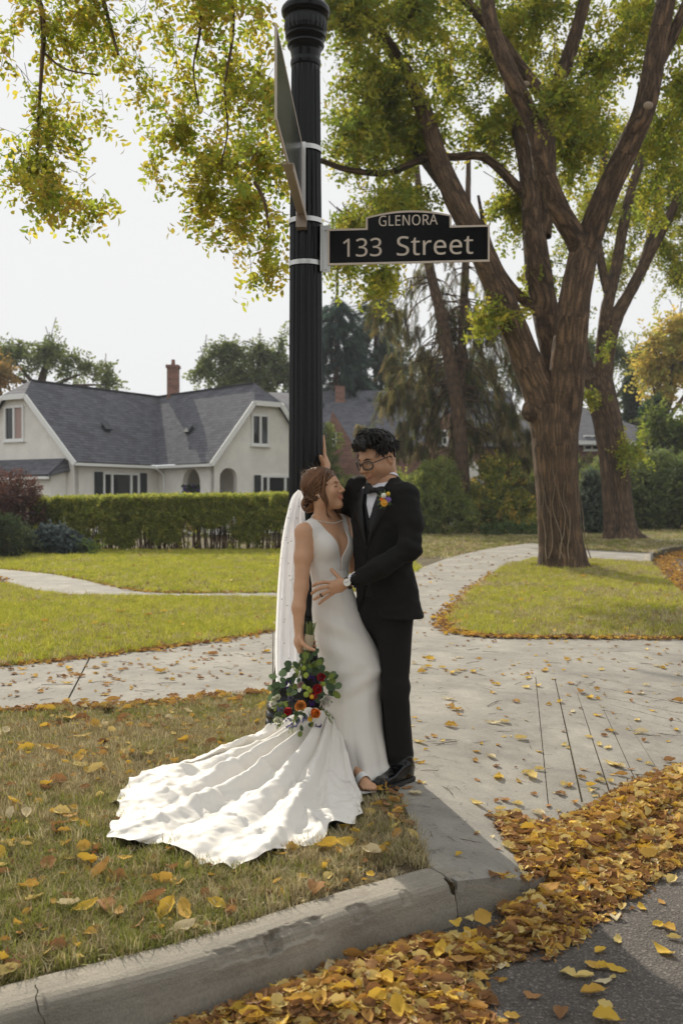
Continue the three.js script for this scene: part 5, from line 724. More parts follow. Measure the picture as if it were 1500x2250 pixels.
  for (const [x, y, n] of sprays) { const list = []; for (let i = 0; i < n; i++) { const e = pt(x + (R() - 0.5) * 14, y + (R() - 0.5) * 18, 4.93 + (R() - 0.5) * 0.04), s = pt(mix(x, 665, 0.5), mix(y, 1520, 0.5), 4.93), m = e.clone().lerp(s, 0.5).add(V(0, 0.012, 0.01)); list.push(limb([s, m, e], [0.0013, 0.0011, 0.0006], 5, 8)); for (let k = 0; k < 6; k++) { const c = m.clone().lerp(e, k / 6); list.push(new THREE.SphereGeometry(0.0032, 5, 4).scale(1, 1.7, 1).translate(c.x + (R() - 0.5) * 0.01, c.y + (R() - 0.5) * 0.01, c.z)); } } const g = merge(list); g.translate(-heart.x, -heart.y, -heart.z); part('grass_spray', g, [leafC, leafB, lime][floor(R() * 3)], B); }
}
// ---------------------------------------------------------------- houses
// where the sight line through a measured point meets an upright wall
function onWall(px, py, P, n) { const e = V(0, EYE, 0), d = pt(px, py, 1).sub(e), t = P.clone().sub(e).dot(n) / d.dot(n); return e.addScaledVector(d, t); }
function uvBox(w, h, d) { const g = new THREE.BoxGeometry(w, h, d), u = g.attributes.uv; for (let i = 0; i < u.count; i++) u.setXY(i, u.getX(i) * max(w, 0.5), u.getY(i) * h); return g; }
function wallSheet(A, B, outline, holes, thick) {   // wall in the plane A -> B; outline and holes are [along, height] lists; it thickens away from the viewer
  const U = V(B.x - A.x, 0, B.z - A.z).normalize(), n = V().crossVectors(U, V(0, 1, 0)), s = new THREE.Shape(outline.map(([a, b]) => new THREE.Vector2(a, b)));
  for (const h of holes) s.holes.push(new THREE.Path(h.map(([a, b]) => new THREE.Vector2(a, b))));
  const g = new THREE.ExtrudeGeometry(s, { depth: thick, bevelEnabled: false }); if (n.dot(V(0, EYE, 0).sub(A)) > 0) g.translate(0, 0, -thick);
  const X = U, Y = V(0, 1, 0), Z = n; return g.applyMatrix4(new THREE.Matrix4().makeBasis(X, Y, Z).setPosition(V(A.x, 0, A.z)));
}
function windowOn(parent, A, B, px0, py0, px1, py1, bays, o = {}) {   // bays: list of shares of the width
  const U = V(B.x - A.x, 0, B.z - A.z).normalize(); let n = V().crossVectors(U, V(0, 1, 0)); if (n.dot(V(0, EYE, 0).sub(A)) < 0) n.negate();
  const p = onWall(px0, py0, A, n), q = onWall(px1, py1, A, n), along = c => c.clone().sub(A).dot(U); let a0 = along(p), a1 = along(q); if (a0 > a1) [a0, a1] = [a1, a0]; const y1 = max(p.y, q.y), y0 = min(p.y, q.y), w = a1 - a0, h = y1 - y0, fw = o.frame ?? 0.09;
  const at = (a, y, f) => V(A.x + U.x * a + n.x * f, y, A.z + U.z * a + n.z * f).sub(parent.position), Ub = V().crossVectors(V(0, 1, 0), n), bx = (a, y, f, ww, hh, dd) => boxAt(at(a, y, f), Ub, V(0, 1, 0), n, ww, hh, dd);
  const list = [bx(a0 + w / 2, y1 - fw / 2, 0.03, w, fw, 0.1), bx(a0 + w / 2, y0 + fw / 2, 0.03, w, fw, 0.1), bx(a0 + fw / 2, (y0 + y1) / 2, 0.03, fw, h - fw * 2 - 0.004, 0.098), bx(a1 - fw / 2, (y0 + y1) / 2, 0.03, fw, h - fw * 2 - 0.004, 0.098), bx(a0 + w / 2, y0 - 0.03, 0.06, w + 0.12, 0.06, 0.14)];
  const tot = bays.reduce((s, b) => s + b, 0); let x = a0; const glass = [];
  bays.forEach((b, i) => { const ww = w * b / tot; if (i) list.push(bx(x, (y0 + y1) / 2, 0.032, fw, h - fw * 2 - 0.006, 0.1)); const g0 = x + (i ? fw / 2 : fw), g1 = x + ww - (i < bays.length - 1 ? fw / 2 : fw); glass.push([g0, g1]); if (o.rail) list.push(bx((g0 + g1) / 2, mix(y0, y1, 0.5), 0.02, g1 - g0, 0.05, 0.05)); x += ww; });
  const f = part('window', merge(list), o.mat ?? M.whitePaint, parent);
  for (const [g0, g1] of glass) part('pane', bx((g0 + g1) / 2, (y0 + y1) / 2, 0.012, g1 - g0, h - fw * 2, 0.012), M.glass, f);
  if (o.curtain) for (const [g0, g1] of glass.slice(0, o.curtain)) part('curtain', bx((g0 + g1) / 2, mix(y0, y1, 0.5), 0.021, (g1 - g0) * 0.96, (h - fw * 2) * 0.98, 0.003), o.curtainMat, f);
  if (o.shutter) for (const s of [-1, 1]) { const c = s < 0 ? a0 - o.shutter / 2 - 0.03 : a1 + o.shutter / 2 + 0.03; if (o.only && o.only !== s) continue; const sl = [bx(c, (y0 + y1) / 2, 0.05, o.shutter, h, 0.035)]; for (let k = 0; k < 14; k++) sl.push(bx(c, mix(y0 + 0.06, y1 - 0.06, (k + 0.5) / 14), 0.072, o.shutter * 0.8, h / 14 * 0.55, 0.018)); part('shutter', merge(sl), M.darkPaint, parent); }
  return f;
}
{
  const I = V(-7.77, 0, -42), L = V(-10.155, 0, -38), R = V(-5.08, 0, -39), al = L.clone().sub(I).normalize(), ar = R.clone().sub(I).normalize(), bl = V(al.z * -1, 0, al.x), br = V(ar.z, 0, -ar.x); if (bl.x > 0) bl.negate(); if (br.x < 0) br.negate();
  const E = 2.84, T0 = 6.25, wl = 3.4, wr = 2.8, P = (o, a, s, b, t, y) => V(o.x + a.x * s + b.x * t, y, o.z + a.z * s + b.z * t);
  const hs = thing('white_house', 'white stucco house with steep dark shingle roof and clipped gables behind the hedge', 'house', V(-8.5, 0, -42));
  const W = (n, g, m, p) => { const q = g.translate(8.5, 0, 42); return part(n, q, m, p ?? hs); };
  // ridges meet above the inner corner
  const l0 = P(I, al, 0, bl, wl, T0), r0 = P(I, ar, 0, br, wr, T0), det = al.x * -ar.z + al.z * ar.x, dx = r0.x - l0.x, dz = r0.z - l0.z, s = (dx * -ar.z + dz * ar.x) / det, Mt = V(l0.x + al.x * s, T0, l0.z + al.z * s), i0 = V(I.x, E, I.z), lenL = L.distanceTo(I), lenR = R.distanceTo(I);
  const gable = (o, a, len, b, w, k, m) => {   // the two slopes and the clipped end
    const e0 = P(o, a, len, b, 0, E), c0 = P(o, a, len, b, w * k, mix(E, T0, k)), rg = P(o, a, len - 0.95, b, w, T0), c1 = P(o, a, len, b, w * (2 - k), mix(E, T0, k)), e1 = P(o, a, len, b, 2 * w, E), far = P(o, a, -7, b, 2 * w, E), farR = P(o, a, -7, b, w, T0);
    return { e0, c0, rg, c1, e1, far, farR };
  };
  const a = gable(I, al, lenL, bl, wl, 0.8), c = gable(I, ar, lenR, br, wr, 0.75), th = 0.14;
  const roof = (pts, eaveA, eaveB) => { const g = face(pts), uv = g.attributes.uv, p = g.attributes.position, U = eaveB.clone().sub(eaveA).setY(0).normalize(); const nn = V().crossVectors(pts[1].clone().sub(pts[0]), pts[2].clone().sub(pts[0])).normalize(), up = V().crossVectors(nn, U); for (let i = 0; i < uv.count; i++) { const q = V(p.getX(i), p.getY(i), p.getZ(i)).sub(eaveA); uv.setXY(i, q.dot(U), abs(q.dot(up)) * Math.sign(1)); } g.computeVertexNormals(); return g; };
  const rf = W('roof', merge([roof([a.e0, a.c0, a.rg, Mt, i0], i0, a.e0), roof([i0, Mt, c.rg, c.c0, c.e0], i0, c.e0), roof([a.c0, a.rg, a.c1], a.c0, a.c1), roof([c.c0, c.rg, c.c1], c.c0, c.c1), roof([a.c1, a.rg, a.farR, a.far, a.e1], a.far, a.e1), roof([c.c1, c.rg, c.farR, c.far, c.e1], c.far, c.e1)]), M.roof);
  const sub = (n, g, m, p) => part(n, g.translate(8.5, 0, 42), m, p);
  // white verge boards and gutters
  const dn = v => v.clone().add(V(0, -0.09, 0));
  for (const q of [a, c]) for (const [u, v] of [[q.e0, q.c0], [q.c0, q.c1], [q.c1, q.e1]]) sub('verge_board', bar(dn(u), dn(v), 0.06, 0.2), M.whitePaint, rf);
  sub('gutter', bar(dn(i0), dn(a.e0), 0.12, 0.11), M.whitePaint, rf); sub('gutter', bar(dn(i0), dn(c.e0), 0.12, 0.11), M.whitePaint, rf);
  sub('ridge_cap', bar(Mt, a.rg, 0.2, 0.05), mat(0.06, 0.06, 0.066, 0.9), rf); sub('ridge_cap', bar(Mt, c.rg, 0.2, 0.05), mat(0.06, 0.06, 0.066, 0.9), rf);
  for (const [px, py, o2, ax, b2] of [[232, 943, I, al, bl], [418, 948, I, ar, br]]) { const n = V(-b2.x * (T0 - E), (b2 === bl ? wl : wr), -b2.z * (T0 - E)).normalize(), q = onWall(px, py, i0, n), v = sub('roof_vent', merge([boxAt(q.clone().addScaledVector(n, 0.07), ax, n.clone().cross(ax), n, 0.32, 0.3, 0.14), boxAt(q.clone().addScaledVector(n, 0.15), ax, n.clone().cross(ax), n, 0.4, 0.36, 0.04)]), M.darkPaint, rf); }
  // chimney
  { const q = pt(381, 865, 46.5), ch = sub('chimney', uvBox(0.5, 3.2, 0.55).translate(q.x, 6.0, q.z), M.brick, rf); sub('chimney_cap', merge([uvBox(0.6, 0.14, 0.65).translate(q.x, 7.56, q.z), new THREE.CylinderGeometry(0.08, 0.1, 0.3, 10).translate(q.x, 7.75, q.z)]), M.brick, rf); }
  // walls
  const ins = 0.32, gl = 0.28;
  const wall = (o, ax, len, b, w, k, holes) => { const A = P(o, ax, len - gl, b, ins, 0), B = P(o, ax, len - gl, b, 2 * w - ins, 0), Wd = A.distanceTo(B), hh = t => E - 0.12 + (T0 - E) * min(k, t / w), out = [[0, 0], [Wd, 0], [Wd, hh(ins)], [Wd - (w * k - ins), hh(w * k)], [w * k - ins, hh(w * k)], [0, hh(ins)]]; return [A, B, wallSheet(A, B, out, holes(A, B), 0.24)]; };
  const archOn = (A, B, px0, px1, pyTop) => { const U = V(B.x - A.x, 0, B.z - A.z).normalize(); const n = V().crossVectors(U, V(0, 1, 0)), p = onWall(px0, pyTop + 15, A, n), q = onWall(px1, pyTop + 15, A, n), t = onWall((px0 + px1) / 2, pyTop, A, n); let x0 = p.clone().sub(A).dot(U), x1 = q.clone().sub(A).dot(U); if (x0 > x1) [x0, x1] = [x1, x0]; const r = (x1 - x0) / 2, cy = t.y - r, h = [[x0, 0.05], [x0, cy]]; for (let i = 1; i < 16; i++) { const an = PI - i / 16 * PI; h.push([(x0 + x1) / 2 + cos(an) * r, cy + sin(an) * r]); } h.push([x1, cy], [x1, 0.05]); return h; };
  const [A1, B1, g1] = wall(I, al, lenL, bl, wl, 0.8, () => []), [A2, B2, g2] = wall(I, ar, lenR, br, wr, 0.75, (A, B) => [archOn(A, B, 483, 521, 1028)]);
  W('gable_wall', g1, M.stucco); W('gable_wall', g2, M.stucco);
  // corner below the valley
  const cw = V(I.x + bl.x * ins, 0, I.z + bl.z * ins), cr = P(I, ar, 0, br, ins, 0), det2 = al.x * -ar.z + al.z * ar.x, ex = cr.x - cw.x, ez = cr.z - cw.z, s2 = (ex * -ar.z + ez * ar.x) / det2, K = V(cw.x + al.x * s2, 0, cw.z + al.z * s2);
  const sideL = [K, A1], dL = K.distanceTo(A1), dR = K.distanceTo(A2);
  W('side_wall', wallSheet(K, A1, [[0, 0], [dL - 0.01, 0], [dL - 0.01, E - 0.02], [0, E - 0.02]], [], 0.24), M.stucco);
  W('side_wall', wallSheet(K, A2, [[-0.2, 0], [dR - 0.01, 0], [dR - 0.01, E - 0.02], [-0.2, E - 0.02]], [archOn(K, A2, 401, 440, 1029)], 0.24), M.stucco);
  // porch room behind the arches: back wall, soffit, a door-height window and a hanging basket of flowers
  { const in1 = P(I, ar, 0.2, br, 2.3, 0), in2 = P(I, ar, lenR - 0.3, br, 2.3, 0), in3 = P(I, ar, 0.2, br, 0.5, 0); W('porch_wall', wallSheet(in1, in2, [[0, 0], [in1.distanceTo(in2), 0], [in1.distanceTo(in2), E], [0, E]], [], 0.1), M.stucco); W('porch_wall', wallSheet(in3, in1, [[0, 0], [in3.distanceTo(in1), 0], [in3.distanceTo(in1), E], [0, E]], [], 0.1), M.stucco);
    W('porch_ceiling', slabFace([P(I, ar, 0.1, br, 0.4, E - 0.05), P(I, ar, lenR - 0.35, br, 0.4, E - 0.05), P(I, ar, lenR - 0.35, br, 5.2, E - 0.05), P(I, ar, 0.1, br, 5.2, E - 0.05)], 0.06), M.stucco);
    windowOn(hs, in1, in2, 424, 1048, 446, 1088, [1, 1], { frame: 0.06, mat: M.darkPaint });
    const c0 = pt(421, 1078, 41.2), Rr = rng(9), fl = [], gr = []; for (let i = 0; i < 260; i++) { const p = V((Rr() - 0.5) * 0.75, Rr() * 0.42 - 0.2, (Rr() - 0.5) * 0.5); (i % 3 ? gr : fl).push(new THREE.IcosahedronGeometry(0.045, 0).translate(c0.x + p.x, c0.y + p.y, c0.z + p.z)); }
    const pot = thing('flower_pot', 'purple flowers in a pot under the house\'s left arch', 'flower pot', c0); const Q = g => g.translate(-c0.x, -c0.y, -c0.z); part('blossoms', Q(merge(fl)), mat(0.12, 0.05, 0.28, 0.8), pot); part('leaves', Q(merge(gr)), mat(0.04, 0.07, 0.03, 0.9), pot); part('pot', new THREE.CylinderGeometry(0.26, 0.2, c0.y - 0.2, 16).translate(0, -(c0.y) / 2 + 0.0, 0), mat(0.25, 0.12, 0.07, 0.9), pot); }
  // windows
  const cur = mat(0.42, 0.3, 0.27, 0.9);
  windowOn(hs, A1, B1, 12, 893, 55, 968, [1, 1], { curtain: 1, curtainMat: cur }); windowOn(hs, A2, B2, 551, 909, 590, 980, [1, 1], {});
  windowOn(hs, K, A1, 225, 1037, 305, 1094, [1, 2.2, 1], { shutter: 0.42 }); windowOn(hs, A2, B2, 572, 1044, 640, 1092, [0.8, 2, 0.8], { shutter: 0.3, only: -1 });
  sub('downpipe', merge([limb([V(i0.x, E - 0.12, i0.z).addScaledVector(al, 0.1), V(K.x, E - 0.4, K.z).addScaledVector(ar, 0.5).addScaledVector(br, -0.06), V(K.x, E - 0.6, K.z).addScaledVector(ar, 0.55).addScaledVector(br, -0.06), V(K.x, 0.1, K.z).addScaledVector(ar, 0.55).addScaledVector(br, -0.06)], [0.04, 0.04, 0.04, 0.04], 8, 16)]), M.whitePaint, hs);
  // lean-to with its own small roof before the left gable
  { const n = al, o = t => P(I, al, lenL - gl, bl, t, 0), y1 = 2.92, y0 = 2.28, q = (t, s, y) => o(t).addScaledVector(al, s).setY(y); const pr = part('porch_roof', merge([slabFace([q(0.62, 1.0, y0), q(2.9, 1.0, y0), q(2.35, 0.02, y1), q(0.72, 0.02, y1)], 0.08), slabFace([q(0.6, 0.0, y0 + 0.2), q(0.62, 1.0, y0), q(0.72, 0.02, y1)], 0.08), slabFace([q(2.9, 1.0, y0), q(6, 1.0, y0), q(6, 0.02, y1), q(2.35, 0.02, y1)], 0.08)]).translate(8.5, 0, 42), M.roof, hs);
    sub('gutter', bar(q(0.62, 1.03, y0 - 0.06), q(6, 1.03, y0 - 0.06), 0.1, 0.1), M.whitePaint, pr); W('porch_wall', wallSheet(q(0.75, 0.8, 0), q(6, 0.8, 0), [[0, 0], [5.2, 0], [5.2, y0 - 0.02], [0, y0 - 0.02]], [[[2.2, 0.05], [2.2, 2.0], [3.2, 2.0], [3.2, 0.05]]], 0.12), M.stucco); W('porch_wall', wallSheet(q(0.73, 0.02, 0), q(0.73, 0.8, 0), [[0, 0], [0.77, 0], [0.77, y0 + 0.05], [0, y1 - 0.1]], [], 0.1), M.stucco); W('porch_door', wallSheet(q(2.8, 0.66, 0), q(4.1, 0.66, 0), [[0, 0], [1.3, 0], [1.3, 2.05], [0, 2.05]], [], 0.04), M.darkPaint); }
  // rear wing seen over the roof at its right
  W('rear_roof', merge([slabFace([pt(590, 868, 50), pt(686, 871, 50), pt(692, 935, 46), pt(640, 955, 46)], 0.15), slabFace([pt(686, 871, 50), pt(590, 868, 50), pt(600, 940, 56), pt(692, 935, 56)], 0.15)]), M.roof);
}
// brick house with a low hip roof, behind the elms
function hipHouse(name, label, c, yaw, w, d, eave, rise, wallM, wins) {
  const h = thing(name, label, 'house', c), U = V(cos(yaw), 0, -sin(yaw)), F = V(sin(yaw), 0, cos(yaw)), q = (a, b, y) => V(U.x * a + F.x * b, y, U.z * a + F.z * b), o = 0.55, A = q(-w / 2, d / 2, 0), B = q(w / 2, d / 2, 0);
  const wl = (p, r) => { const L = p.distanceTo(r), g = new THREE.PlaneGeometry(L, eave); const uv = g.attributes.uv; for (let i = 0; i < uv.count; i++) uv.setXY(i, uv.getX(i) * L, uv.getY(i) * eave); const X = r.clone().sub(p).normalize(), Z = V().crossVectors(X, V(0, 1, 0)); g.applyMatrix4(new THREE.Matrix4().makeBasis(X, V(0, 1, 0), Z).setPosition(p.clone().add(r).multiplyScalar(0.5).setY(eave / 2))); return g; };
  part('wall', merge([wl(A, B), wl(B, q(w / 2, -d / 2, 0)), wl(q(w / 2, -d / 2, 0), q(-w / 2, -d / 2, 0)), wl(q(-w / 2, -d / 2, 0), A)]), wallM, h);
  const e = (a, b) => q(a, b, eave - 0.05), k = min(w, d) / 2, r1 = q(-w / 2 + k, 0, eave + rise), r2 = q(w / 2 - k, 0, eave + rise), [p1, p2, p3, p4] = [e(-w / 2 - o, d / 2 + o), e(w / 2 + o, d / 2 + o), e(w / 2 + o, -d / 2 - o), e(-w / 2 - o, -d / 2 - o)];
  const rf = part('roof', merge([face([p1, p2, r2, r1]), face([p2, p3, r2]), face([p3, p4, r1, r2]), face([p4, p1, r1])].map(g => { g.computeVertexNormals(); return g; })), M.roof, h);
  for (const [u, v] of [[p1, p2], [p2, p3], [p4, p1]]) part('eaves_board', bar(u.clone().add(V(0, -0.1, 0)), v.clone().add(V(0, -0.1, 0)), 0.12, 0.22), M.whitePaint, rf);
  part('soffit', slabFace([e(-w / 2 - o, d / 2 + o), e(w / 2 + o, d / 2 + o), e(w / 2 + o, -d / 2 - o), e(-w / 2 - o, -d / 2 - o)].map(v => v.add(V(0, -0.22, 0))), 0.04), M.whitePaint, h);
  const Aw = A.clone().add(c), Bw = B.clone().add(c); for (const x of wins) windowOn(h, Aw, Bw, ...x);
  return h;
}
hipHouse('brick_house', 'red brick house with low grey hip roof between the two elm trunks', V(14.3, 0, -66), 0.1, 11.2, 9, 5.0, 2.7, M.brick, [[1281, 956, 1317, 990, [1, 1], { rail: 1 }], [1100, 958, 1134, 992, [1, 1], { rail: 1 }], [1375, 962, 1392, 985, [1], { rail: 1 }], [1059, 966, 1078, 990, [1], { rail: 1 }], [1200, 958, 1230, 990, [1, 1], { rail: 1 }]]);
// gabled brick house half hidden by the spruce
{
  const c = V(4.4, 0, -58), h = thing('brick_house', 'gabled brick house with steep grey roofs half hidden behind the drooping spruce', 'house', c), L = p => p.sub(c);
  const gab = (px0, px1, pyE, pxA, pyA, d, back, m) => { const a = pt(px0, pyE, d), b = pt(px1, pyE, d), t = pt(pxA, pyA, d), g = [a.clone().setY(0), b.clone().setY(0), b, t, a].map(p => L(p)); part('gable_wall', face(g), m, h); const bk = p => L(p.clone().add(V(0, 0, -back))), e = (p, q) => p.clone().lerp(q, -0.12).add(V(0, 0, 0.35)); const A = e(a, t), B = e(b, t), Tt = t.clone().add(V(0, 0.05, 0.35)); const rf = part('roof', merge([slabFace([L(A.clone()), L(Tt.clone()), bk(Tt), bk(A)], 0.12), slabFace([L(Tt.clone()), L(B.clone()), bk(B), bk(Tt)], 0.12)]), M.roof, h); part('verge_board', bar(L(A.clone()).add(V(0, -0.05, 0.02)), L(Tt.clone()).add(V(0, -0.05, 0.02)), 0.08, 0.22), M.whitePaint, rf); part('verge_board', bar(L(Tt.clone()).add(V(0, -0.05, 0.02)), L(B.clone()).add(V(0, -0.05, 0.02)), 0.08, 0.22), M.whitePaint, rf); };
  const body = uvBox(11.5, 4.6, 7).translate(0.2, 2.3, -4.5); part('wall', body, M.brick, h);
  const ry = 8.2; part('roof', merge([slabFace([V(-6, 4.5, -0.6), V(6.2, 4.5, -0.6), V(6.2, ry, -4.6), V(-6, ry, -4.6)], 0.12), slabFace([V(6.2, 4.5, -8.6), V(-6, 4.5, -8.6), V(-6, ry, -4.6), V(6.2, ry, -4.6)], 0.12)]), M.roof, h); part('gable_wall', merge([face([V(-5.55, 4.5, -0.9), V(-5.55, 4.5, -8.2), V(-5.55, ry - 0.1, -4.6)]), face([V(5.95, 4.5, -0.9), V(5.95, 4.5, -8.2), V(5.95, ry - 0.1, -4.6)])]), M.brick, h);
  gab(706, 790, 1000, 730, 902, 55.5, 4, M.brick); gab(735, 800, 1062, 775, 1008, 52, 4, M.brick); gab(925, 1015, 990, 985, 900, 56, 4, M.brick); gab(985, 1062, 1045, 1022, 985, 53, 4, M.stucco);
  const q = pt(747, 870, 62); part('chimney', uvBox(0.6, 3, 0.6).translate(q.x - c.x, q.y - 0.9, q.z - c.z), M.brick, h);
  const Aw = pt(925, 990, 55.98).setY(0), Bw = pt(1015, 990, 55.98).setY(0); windowOn(h, Aw, Bw, 958, 945, 984, 978, [1, 1], { rail: 1 });
  windowOn(h, pt(706, 1000, 55.48).setY(0), pt(790, 1000, 55.48).setY(0), 722, 950, 740, 980, [1], { rail: 1 });
}
// ---------------------------------------------------------------- trees, shrubs and hedges
const UPV = V(0, 1, 0), m4tmp = new THREE.Matrix4(), qt = new THREE.Quaternion(), eu = new THREE.Euler();
// leaf of a few folded faces along +y
function leafGeo(l, w, fold = 0.25, bend = 0.2) { const p = [0, 0, 0]; const rows = [[0.28, 0.8], [0.58, 1], [0.85, 0.5]]; const pos = [0, 0, 0]; rows.forEach(([t, k]) => pos.push(-w * k, l * t, fold * w * k - bend * l * t * t, 0, l * t, -bend * l * t * t, w * k, l * t, fold * w * k - bend * l * t * t)); pos.push(0, l, -bend * l); const idx = [0, 2, 1, 0, 3, 2, 1, 2, 5, 1, 5, 4, 2, 3, 6, 2, 6, 5, 4, 5, 8, 4, 8, 7, 5, 6, 9, 5, 9, 8, 7, 8, 10, 8, 9, 10]; return geoFrom(pos, idx, new Array(pos.length / 3 * 2).fill(0)); }
function leafLow(l, w, fold = 0.25) { return geoFrom([0, 0, 0, -w, l * 0.5, fold * w, w, l * 0.5, fold * w, 0, l, -0.15 * l], [0, 2, 1, 1, 2, 3], new Array(8).fill(0)); }
function sprig(seed, n, len, l, w, low = false, droop = 0.5) {   // short twig along +y with n leaves
  const R = rng(seed), out = []; for (let i = 0; i < n; i++) { const t = (i + 0.6) / n, g = low ? leafLow(l * (0.75 + R() * 0.5), w * (0.8 + R() * 0.4)) : leafGeo(l * (0.75 + R() * 0.5), w * (0.8 + R() * 0.4)); g.rotateY(R() * 6.28); const a = (i % 2 ? 1 : -1) * (0.7 + R() * 0.6); g.rotateZ(a); g.rotateX((R() - 0.5) * 1.4); g.translate((R() - 0.5) * len * 0.25, t * len, (R() - 0.5) * len * 0.25); out.push(g); } return merge(out);
}
function needleSpray(seed, n, len, l) { const R = rng(seed), out = [], pos = [], idx = []; for (let i = 0; i < n; i++) { const t = i / n, a = i * 2.4, y = t * len, s = l * (0.8 + 0.4 * R()), b = pos.length / 3, dx = cos(a), dz = sin(a), w = 0.019; pos.push(-dz * w, y, dx * w, dz * w, y, -dx * w, dx * s, y + s * 0.5, dz * s); idx.push(b, b + 1, b + 2); } return geoFrom(pos, idx, new Array(pos.length / 3 * 2).fill(0)); }
function place(p, dir, roll, s, R) { qt.setFromUnitVectors(UPV, dir); const q2 = new THREE.Quaternion().setFromAxisAngle(dir, roll).multiply(qt); return new THREE.Matrix4().compose(p, q2, V(s, s, s)); }
const rdir = R => { const z = R() * 2 - 1, a = R() * 2 * PI, q = sqrt(1 - z * z); return V(q * cos(a), z, q * sin(a)); };
const pick = (R, list) => list[floor(R() * list.length)];
function shade(R, list, v = 0.25) { const c = pick(R, list), k = 1 - v + R() * 2 * v; return lin(c[0] * k, c[1] * k, c[2] * k); }
const elmCols = [[0.36, 0.38, 0.045], [0.26, 0.31, 0.04], [0.43, 0.41, 0.05], [0.2, 0.26, 0.035], [0.5, 0.43, 0.055], [0.32, 0.36, 0.045]], elmTurn = [...elmCols.map(c => c.map(k => k * 1.2)), [0.5, 0.36, 0.05], [0.4, 0.33, 0.05]];
const elmLeaf = leafMat(1, 1, 1, 0.6);
const SPR = [sprig(1, 9, 0.34, 0.085, 0.023), sprig(2, 10, 0.36, 0.08, 0.024), sprig(3, 8, 0.3, 0.09, 0.023)];
// a crown: blobs [centre, rx, ry, rz, twigs, droop]; each twig is a thin branchlet set with sprigs
function crown(tree, blobs, seed, cols, opt = {}) {
  const R = rng(seed), o = tree.position, mats = [[], [], []], cl = [[], [], []], tw = [], per = opt.per ?? 9;
  for (const [c, rx, ry, rz, n, droop = 0.4, src] of blobs) for (let i = 0; i < n; i++) {
    const d = rdir(R), q = pow(R(), 0.45), e = V(c.x + d.x * rx * q, c.y + d.y * ry * q, c.z + d.z * rz * q); if (opt.gap && fbm(e.x * opt.gap, e.y * opt.gap, e.z * opt.gap, 2) < (opt.cut ?? -0.05)) continue;
    const back = src ? src.clone().sub(e).normalize() : V(c.x - e.x, c.y - e.y + ry * 0.3, c.z - e.z).normalize(), L = (opt.len ?? 1.0) * (0.6 + 0.7 * R()), s = e.clone().addScaledVector(back, L).add(V(0, droop * L * 0.5, 0)), m = s.clone().lerp(e, 0.55).add(V((R() - 0.5) * 0.2, 0.12, (R() - 0.5) * 0.2));
    if (opt.twigs !== 0 && R() < (opt.twigs ?? 0.7)) tw.push(limb([s.clone().sub(o), m.clone().sub(o), e.clone().sub(o)], [0.009 * (opt.tw ?? 1), 0.006 * (opt.tw ?? 1), 0.002], 4, 5));
    for (let k = 0; k < per; k++) { const t = 0.1 + 0.9 * (k + R()) / per, p = s.clone().multiplyScalar((1 - t) * (1 - t)).addScaledVector(m, 2 * t * (1 - t)).addScaledVector(e, t * t), dir = e.clone().sub(s).normalize().add(rdir(R).multiplyScalar(0.9)).add(V(0, -droop, 0)).normalize(), v = floor(R() * 3); mats[v].push(place(p.sub(o), dir, R() * 6.28, (opt.size ?? 1) * (0.75 + R() * 0.5))); cl[v].push(shade(R, cols)); }
  }
  if (tw.length) part('twigs', merge(tw), opt.bark ?? M.bark, tree);
  const g = opt.geos ?? SPR; const all = mats.map((q, i) => q.length ? stuffOn('crown', g[i], opt.mat ?? elmLeaf, q, cl[i], tree) : 0); return all;
}
const pxr = (n, d) => n / FOCAL * d;
const barkWob = (amp, f) => (a, s, p) => amp * (1 - 2 * abs(fbm(cos(a) * f * 1.4, s * 1.4, sin(a) * f * 1.4, 4))) + amp * 0.6 * fbm(cos(a) * 3, s * 0.8, sin(a) * 3, 3);
function stemOf(tree, d0, list, name = 'limb', amp = 0.02, nr = 30) {   // list: [px, py, half width px, extra depth]
  const pts = list.map(q => pt(q[0], q[1], d0 + (q[3] ?? 0)).sub(tree.position)), L = pts.slice(1).reduce((s, p, i) => s + p.distanceTo(pts[i]), 0);
  return part(name, limb(pts, list.map(q => pxr(q[2] * 0.85, d0)), nr, max(12, floor(L / 0.06)), barkWob(amp, 7)), M.bark, tree);
}
